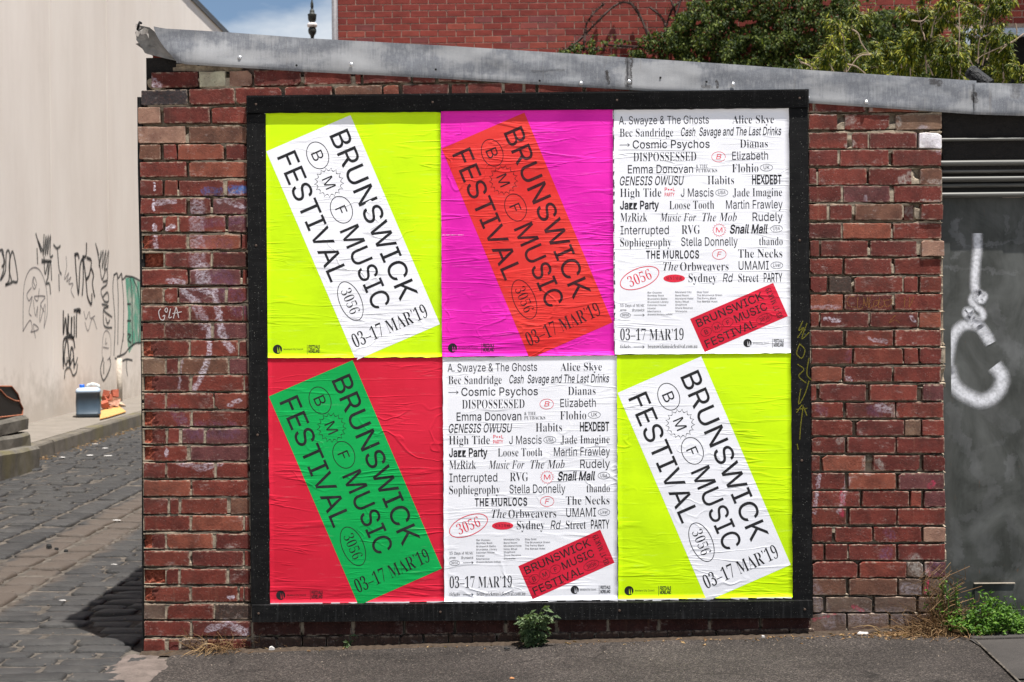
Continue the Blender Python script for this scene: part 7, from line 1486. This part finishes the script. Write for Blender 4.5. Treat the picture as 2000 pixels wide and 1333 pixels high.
M_STRAW = leaf_mat('dry_straw', (.09, .05, .025), (.20, .115, .055), (.38, .26, .13), .2, .8)
def straw(name, label, px, py, n, wx, wy, hgt, seed, lean=0, dense=1):
    rr = random.Random(seed); o = PG(px, py, foot_z); th = thing(name, label, 'dry grass', tuple(o)); b = MB()
    for i in range(n):
        p = Vector((rr.gauss(0, wx), rr.gauss(0, wy), .002)); d = Vector((rr.gauss(lean, .9), rr.gauss(-.2, .5), abs(rr.gauss(.25, .5)))).normalized(); L_ = hgt*rr.uniform(.4, 1.4); pts = [p]
        for k_ in range(4):
            d = (d + rv(rr)*.35 + Vector((0, 0, -.22*k_*.5))).normalized(); q = pts[-1] + d*L_/4; q.z = max(q.z, .003); pts.append(q)
        b.tube(pts, [.0017, .0016, .0014, .0011, .0005], 3)
    b.build('blades', M_STRAW, th, kind='stuff'); return th
straw('dry_grass_tuft', 'straw-coloured dry grass tuft at the right foot of the left brick pier', 437, 1272, 420, .075, .02, .12, 2)
straw('dry_grass_tuft', 'brown dead grass piled against the right end of the brick wall', 1838, 1238, 620, .085, .03, .15, 3, -.3)
rr = random.Random(31)                                # dry stalks climbing the corner of the wall
o = PG(1842, 1236, foot_z); th = thing('dead_creeper_stems', 'dead brown creeper stems clinging to the corner beside the metal door', 'dead creeper', tuple(o)); b = MB()
for i in range(70):
    p = Vector((rr.gauss(-.02, .045), rr.uniform(-.05, -.01), 0)); hh = rr.uniform(.08, .34); pts = [p + Vector((rr.gauss(0, .012)*k_ + .03*k_/5*rr.uniform(-1, .4), 0, hh*k_/5)) for k_ in range(6)]
    b.tube(pts, .0014, 3)
b.build('stems', M_STRAW, th)
# loose leaf litter and grit as ground cover
b = MB(); vs = []; n = 420
for i in range(n+1):
    x = -1.86 + 3.9*i/n; w_ = .030 + .04*max(0, noise.noise(Vector((x*3.3, 1, 1)))) + .010*noise.noise(Vector((x*25, 2, 2))); h_ = .010 + .016*max(0, noise.noise(Vector((x*5, 4, 4)))) + .006*noise.noise(Vector((x*40, 2, 9)))
    z = foot_z(x, 0); yb = .0 if -1.36 < x < 1.36 else .012
    for k_, (dy, dz) in enumerate(((0, h_), (-w_*.4, h_*.8), (-w_, .004), (-w_*1.5, -.004))): vs.append((x, yb + dy + .004*noise.noise(Vector((x*60, k_, 0))), z + .006 + dz))
b.add(vs, [(i*4+k_, i*4+k_+1, i*4+k_+5, i*4+k_+4) for i in range(n) for k_ in range(3)])
b.build('soil', concrete('dark_soil', (.02, .014, .010), (.07, .05, .035), 40), None, smooth=True, kind='stuff', label='dark soil gathered along the foot of the wall')
litt = MB(); rr = random.Random(77); grit = MB()
def chunk(b, p, s_, rr):
    vs = [(p.x + s_*rr.uniform(.6, 1.2)*a, p.y + s_*rr.uniform(.6, 1.2)*c, p.z + s_*.5*rr.uniform(.6, 1.2)*(e+1)) for a, c, e in ((-1,-1,-1),(1,-1,-1),(1,1,-1),(-1,1,-1),(-.7,-.7,1),(.7,-.7,1),(.7,.7,1),(-.7,.7,1))]
    b.add(vs, [(0,3,2,1),(4,5,6,7),(0,1,5,4),(1,2,6,5),(2,3,7,6),(3,0,4,7)])
for i in range(1100):
    x = rr.uniform(300, 1850) if i < 750 else rr.gauss(1780, 70); y = 1262 - (x-500)*.018 + abs(rr.gauss(0, 7)) - 3; p = PG(x, y, foot_z); p.z += .008
    if x > 1900: continue
    leaf(litt, p, Vector((rr.gauss(0, 1), rr.gauss(0, 1), rr.gauss(.1, .15))), rv(rr, 3), rr.uniform(.010, .036), rr.uniform(.005, .014))
litt.build('leaf_litter', M_STRAW, None, kind='stuff', label='brown dry leaf litter along the foot of the wall')
for i in range(900):
    x = rr.uniform(330, 1950); y = 1262 - (x-500)*.018 + abs(rr.gauss(0, 22)); p = PG(x, y, foot_z); p.z += .005; chunk(grit, p, rr.uniform(.0012, .0042), rr)
for i in range(260):
    x = rr.uniform(0, 275); y = rr.uniform(900, 1330); p = PG(x, y, lane_z); p.z += .008; chunk(grit, p, rr.uniform(.002, .0055), rr)
grit.build('grit', plain('pale_grit', (.13, .105, .085), .9, sc=200, var=.7), None, kind='stuff', label='fine pale grit scattered on footpath and lane')
kl = MB(); rr = random.Random(90)                     # leaves and rubble dust in the gutter by the kerb
for i in range(700):
    yk = rr.uniform(6, 16); x = -4.97 + abs(rr.gauss(0, .07)); p = Vector((x, yk, lane_z(x, yk) + .012))
    leaf(kl, p, Vector((rr.gauss(0, 1), rr.gauss(0, 1), .15)), rv(rr, 3), rr.uniform(.015, .05), rr.uniform(.01, .022))
kl.build('gutter_leaves', M_STRAW, None, kind='stuff', label='dry leaves and dust lying in the gutter by the kerb')
M_PAPER = plain('white_litter', (.45, .43, .41), .7, sc=40); M_BLK = plain('black_debris', (.012, .012, .012), .8)
def scrap(px, py, w_, l_, h_, label, mat, fn=foot_z, nm='litter_scrap', cat='litter', group=None, seed=0):
    rr = random.Random(seed + int(px)); o = PG(px, py, fn); b = MB(); n = 7; ring = []
    for k_ in range(n):
        a = 2*pi*k_/n; ring.append((w_/2*cos(a)*rr.uniform(.7, 1.2), l_/2*sin(a)*rr.uniform(.7, 1.2)))
    vs = [(x, y, .0) for x, y in ring] + [(x*.85, y*.85, h_*rr.uniform(.5, 1.1)) for x, y in ring] + [(0, 0, h_)]
    fs = [(k_, (k_+1) % n, n+(k_+1) % n, n+k_) for k_ in range(n)] + [(n+k_, n+(k_+1) % n, 2*n) for k_ in range(n)]
    b.add(vs, fs); o.z += .009 if fn is foot_z else .012
    q = b.build(nm, mat, None, loc=o, label=label, category=cat)
    if group: q['group'] = group
    return q
scrap(532, 1274, .032, .02, .018, 'crumpled white scrap on the asphalt left, below the frame corner', M_PAPER)
scrap(1683, 1242, .06, .03, .008, 'flat white scrap by the foot of the right brick wall', M_PAPER)
scrap(1091, 1252, .018, .02, .012, 'tiny white scrap just right of the tall weed', M_PAPER)
scrap(1740, 1237, .016, .012, .008, 'tiny white chip in the brown dead grass', M_PAPER)
scrap(1491, 1249, .02, .012, .01, 'small yellowish white chip near the right end of the frame', M_PAPER)
scrap(1125, 1244, .03, .012, .008, 'pale sliver lying in the shade line right of the weed', M_PAPER)
scrap(990, 1272, .03, .015, .008, 'small dark flake on the asphalt below the middle posters', M_BLK)
scrap(626, 1263, .03, .014, .006, 'tan dry leaf under the left end of the frame', plain('tan_leaf', (.5, .32, .15), .8))
scrap(588, 1256, .03, .02, .012, 'orange dry leaf against the brick base below the red poster', plain('orange_leaf', (.5, .22, .09), .8))
scrap(1000, 1330, .02, .012, .006, 'small orange leaf on the asphalt in the foreground', bpy.data.materials['orange_leaf'])
scrap(122, 1178, .045, .014, .006, 'white paper scrap on the dark setts left of the shadow', M_PAPER, lane_z)
scrap(222, 1107, .045, .012, .006, 'thin white scrap on the setts above the wall shadow', M_PAPER, lane_z)
scrap(228, 1020, .06, .02, .006, 'white scrap lying in the sandy channel of the lane', M_PAPER, lane_z)
for i, (x, y, w_) in enumerate([(186,870,.11),(206,878,.1),(176,892,.13),(212,893,.12),(120,896,.12)]): scrap(x, y, w_*.75, .05, .006, ['white scrap nearest the kerb, topmost of the five on the lane', 'white scrap second down, right of the topmost one', 'long white scrap in the row below, left one', 'white scrap at the right of the lower pair, next to the pier', 'white scrap farthest left, in the gutter by the kerb'][i], M_PAPER, lane_z, group='white scraps on the lane by the kerb')
for i, (x, y, w_) in enumerate([(95,1074,.045),(110,1078,.03),(129,1082,.03)]): scrap(x, y, w_, w_*.8, w_*.6, ['largest dark pebble in the sandy lane channel', 'middle dark pebble in the sandy lane channel', 'brown pebble at the right of the three in the channel'][i], M_BLK, lane_z, 'pebble', 'pebble', 'pebbles in the lane channel')

# ---------------------------------------------------------------- things on the pavement
def rbox(w, d, h_, r, n=5, bulge_=0.0):
    """rounded upright box as stacked rings"""
    b = MB(); rings = []; per = []
    for cx, cy, a0 in ((1,1,0),(-1,1,90),(-1,-1,180),(1,-1,270)):
        for k_ in range(n+1):
            a = radians(a0 + 90*k_/n); per.append((cx, cy, cos(a), sin(a)))
    lv = [(0, -r*.5), (r*.3, -r*.15), (r*.9, 0), (h_*.12, .0), (h_*.13, -.006), (h_*.5, bulge_), (h_*.82, -.006), (h_*.83, 0), (h_-r*.9, 0), (h_-r*.3, -r*.3), (h_, -r)]
    for z, g in lv: rings.append([(cx*(w/2-r) + (r+g)*ca, cy*(d/2-r) + (r+g)*sa, z) for cx, cy, ca, sa in per])
    m_ = len(per)
    b.add([v for r_ in rings for v in r_], [(i*m_+k_, i*m_+(k_+1) % m_, (i+1)*m_+(k_+1) % m_, (i+1)*m_+k_) for i in range(len(rings)-1) for k_ in range(m_)] + [tuple(reversed(range(m_))), tuple((len(rings)-1)*m_+k_ for k_ in range(m_))])
    return b
X0 = -5.52
d_ = FW*FPX + RT*(173-1000) - UP*(815-666.5); jp = CAM + d_*((X0)/d_.x); 
jz = kz(jp.y) + .014
jc = thing('jerrycan', 'dark blue-grey plastic jerrycan with white top and blue cap on the pavement', 'jerrycan', (jp.x, jp.y, jz)); jc.rotation_euler = (0, 0, .25)
def jc_mat():
    m = Mat('translucent_jerrycan', .35, .5); z = m.n('ShaderNodeSeparateXYZ', {0: m.n('ShaderNodeTexCoord').outputs['Object']}).outputs[2]
    c = m.ramp(z, [(.0, (.02, .03, .045)), (.03, (.03, .047, .065)), (.30, (.035, .056, .08)), (.315, (.25, .32, .40)), (.36, (.48, .56, .66))])
    n = m.noise(3, m.n('ShaderNodeTexCoord').outputs['Object'], 3, .5); m.col(m.mix(m.ramp(n, [(.4, 0.0), (.8, .35)]), c, (.12, .17, .22))); return m.m
rbox(.30, .28, .37, .045).build('body', jc_mat(), jc, smooth=True)
b = MB(); b.lathe([(0, .032), (.035, .032), (.04, .028)], (-.075, -.02, .371), 16); b.build('cap', plain('blue_cap', (.02, .13, .55), .4), jc)
b = MB(); b.tube([(-.02, 0, .365), (.0, 0, .405), (.04, 0, .415), (.09, 0, .41), (.125, 0, .395), (.135, 0, .36)], [.018, .017, .016, .016, .017, .018], 8); b.build('handle', plain('cream_handle', (.66, .66, .60), .4), jc, smooth=True)
b = MB(); b.box((.1515, -.07, .16), (.1535, .05, .26)); b.build('sticker', plain('green_sticker', (.06, .22, .05), .5), jc)
# cardboard
cp = [PX(195,815,-5.22), PX(212,816,-5.2), PX(246,806,-5.22), PX(232,799,-5.6), PX(197,802,-5.6)]
cc = sum(cp, Vector())/5; zz = kz(cc.y) + .02; b = MB(); n = 5
b.add([(p.x-cc.x, p.y-cc.y, kz(p.y)+.018-zz) for p in cp] + [(p.x-cc.x, p.y-cc.y, kz(p.y)+.03-zz) for p in cp], [tuple(range(5, 10)), (4,3,2,1,0)] + [(k_, (k_+1) % 5, 5+(k_+1) % 5, 5+k_) for k_ in range(5)])
b.build('cardboard_sheet', plain('tan_cardboard', (.50, .27, .09), .8), None, loc=(cc.x, cc.y, zz), label='flat tan cardboard sheet on the pavement beside the jerrycan', category='cardboard')
# brick rubble
M_RUB = [plain('rubble_red', (.36, .10, .06), .9, sc=25, bump=.01), plain('rubble_pink', (.52, .30, .22), .9, sc=25, bump=.01), plain('rubble_mortar_tan', (.45, .33, .23), .9, sc=25, bump=.01)]
rl = [(222,798,.10,.09,'pale pink brick chunk at the left foot of the rubble heap',1),(231,798,.08,.10,'narrow pink brick chunk at the front of the rubble heap',1),(244,796,.15,.12,'tan half brick at the right end of the rubble heap',2),(218,791,.10,.08,'dark red fragment low on the left of the rubble heap',0),
      (232,785,.17,.11,'tan-pink block in the middle of the rubble heap',1),(222,779,.11,.08,'red fragment on the left shoulder of the rubble heap',0),(221,770,.09,.08,'red lump on top left of the rubble heap',0),(236,770,.09,.10,'dark red lump on top right of the rubble heap',0)]
for i, (x, y, w_, h_, lab, mi) in enumerate(rl):
    rr = random.Random(i+50); p = PX(x, y, -5.62); b = MB()
    vs = [(w_/2*a*rr.uniform(.8, 1.1), w_/2*c*rr.uniform(.8, 1.1), h_/2*e*rr.uniform(.8, 1.15)) for a in (-1, 1) for c in (-1, 1) for e in (-1, 1)]
    b.add(vs, [(0,1,3,2),(4,6,7,5),(0,4,5,1),(2,3,7,6),(0,2,6,4),(1,5,7,3)])
    o = b.build('brick_rubble', M_RUB[mi], None, loc=(p.x, p.y - .3, p.z + .02), label=lab, category='rubble', group='broken brick rubble heaped on the pavement'); o.rotation_euler = (rr.uniform(-.3, .3), rr.uniform(-.3, .3), rr.uniform(0, 1.5))
# stone blocks at the left
def block(name, label, quad_px, X, x_back, zbot, mat, seed, cat='stone block'):
    """long block: its lane-side face follows the px outline (near..far along the lane)"""
    rr = random.Random(seed); a = PX(*quad_px[0], X); c = PX(*quad_px[1], X)      # near top, far top
    y0 = a.y - 2.2; y1 = c.y; zt0 = a.z; zt1 = c.z; sl = (zt1-zt0)/max(.01, (c.y-a.y)); n = 14; vs = []; fs = []
    pr = [(X, zbot), (X, -.03), (X-.03, 0), (x_back, 0), (x_back, zbot)]
    for i in range(n+1):
        y = y0 + (y1-y0)*i/n; zt_ = zt1 + sl*(y-y1)
        for (x, dz) in pr: vs.append((x + .02*noise.noise(Vector((y*3, dz*9, seed))), y + (.03*noise.noise(Vector((x*5, dz*6, seed))) if i in (0, n) else 0), zt_ + dz + .012*noise.noise(Vector((y*4, x*4, seed)))))
    for i in range(n):
        for q in range(5): fs.append((i*5+q, i*5+(q+1) % 5, (i+1)*5+(q+1) % 5, (i+1)*5+q))
    fs += [(0,1,2,3,4), tuple(n*5+q for q in (4,3,2,1,0))]
    loc = Vector((X, y1, zt1)); b = MB(); b.add([Vector(v) - loc for v in vs], fs)
    return b.build(name, mat, None, loc=loc, label=label, category=cat, group='stacked stone blocks by the cream wall')
M_BLOCK = concrete('rough_bluestone_block', (.055, .05, .04), (.15, .135, .115), 6, True)
block('stone_slab', 'top slab of the stone stack at the left edge by the cream wall', [(0,825),(56,811)], -4.92, -5.85, -.135, M_BLOCK, 1)
block('stone_slab', 'middle slab of the stone stack, split with a pale crack', [(0,856),(60,843)], -4.89, -5.8, -.155, M_BLOCK, 2)
block('stone_slab', 'rough dark boulder-like kerb block at the bottom of the stone stack', [(0,885),(76,872)], -4.74, -5.7, -.30, M_BLOCK, 3)
# broken black pot on top
tp = PX(30, 812, -5.05); pot = thing('broken_pot', 'broken black glazed pot with orange clay edges on the stone slabs', 'pot', tuple(tp))
def shard(pts, Y0, th_, mat, edge, nm):
    a = [PX(x, y, Y0) - tp for x, y in pts]; b = MB(); n = len(a); back = [p + Vector((-th_, 0, 0)) for p in a]
    tri = tessellate_polygon([[Vector((p.y, p.z, 0)) for p in a]])
    b.add(a + back, [tuple(t) for t in tri] + [tuple(n+i for i in reversed(t)) for t in tri]); o1 = b.build(nm, mat, pot)
    b = MB(); b.tube([p + Vector((.002, 0, 0)) for p in a] + [a[0] + Vector((.002, 0, 0))], .009, 6, False); b.build('clay_edge', edge, pot)
M_GLAZE = plain('black_glaze', (.014, .013, .013), .35); M_CLAY = plain('orange_clay', (.30, .11, .06), .8)
shard([(-20,755),(22,755),(34,770),(38,782),(40,810),(-20,812)], -5.2, .03, M_GLAZE, M_CLAY, 'back_shard')
shard([(-20,755),(0,762),(12,775),(28,783),(37,784),(44,798),(43,811),(-20,818)], -5.0, .03, M_GLAZE, M_CLAY, 'front_shard')
print('bricks', nb, 'setts', count, 'house bricks', single)
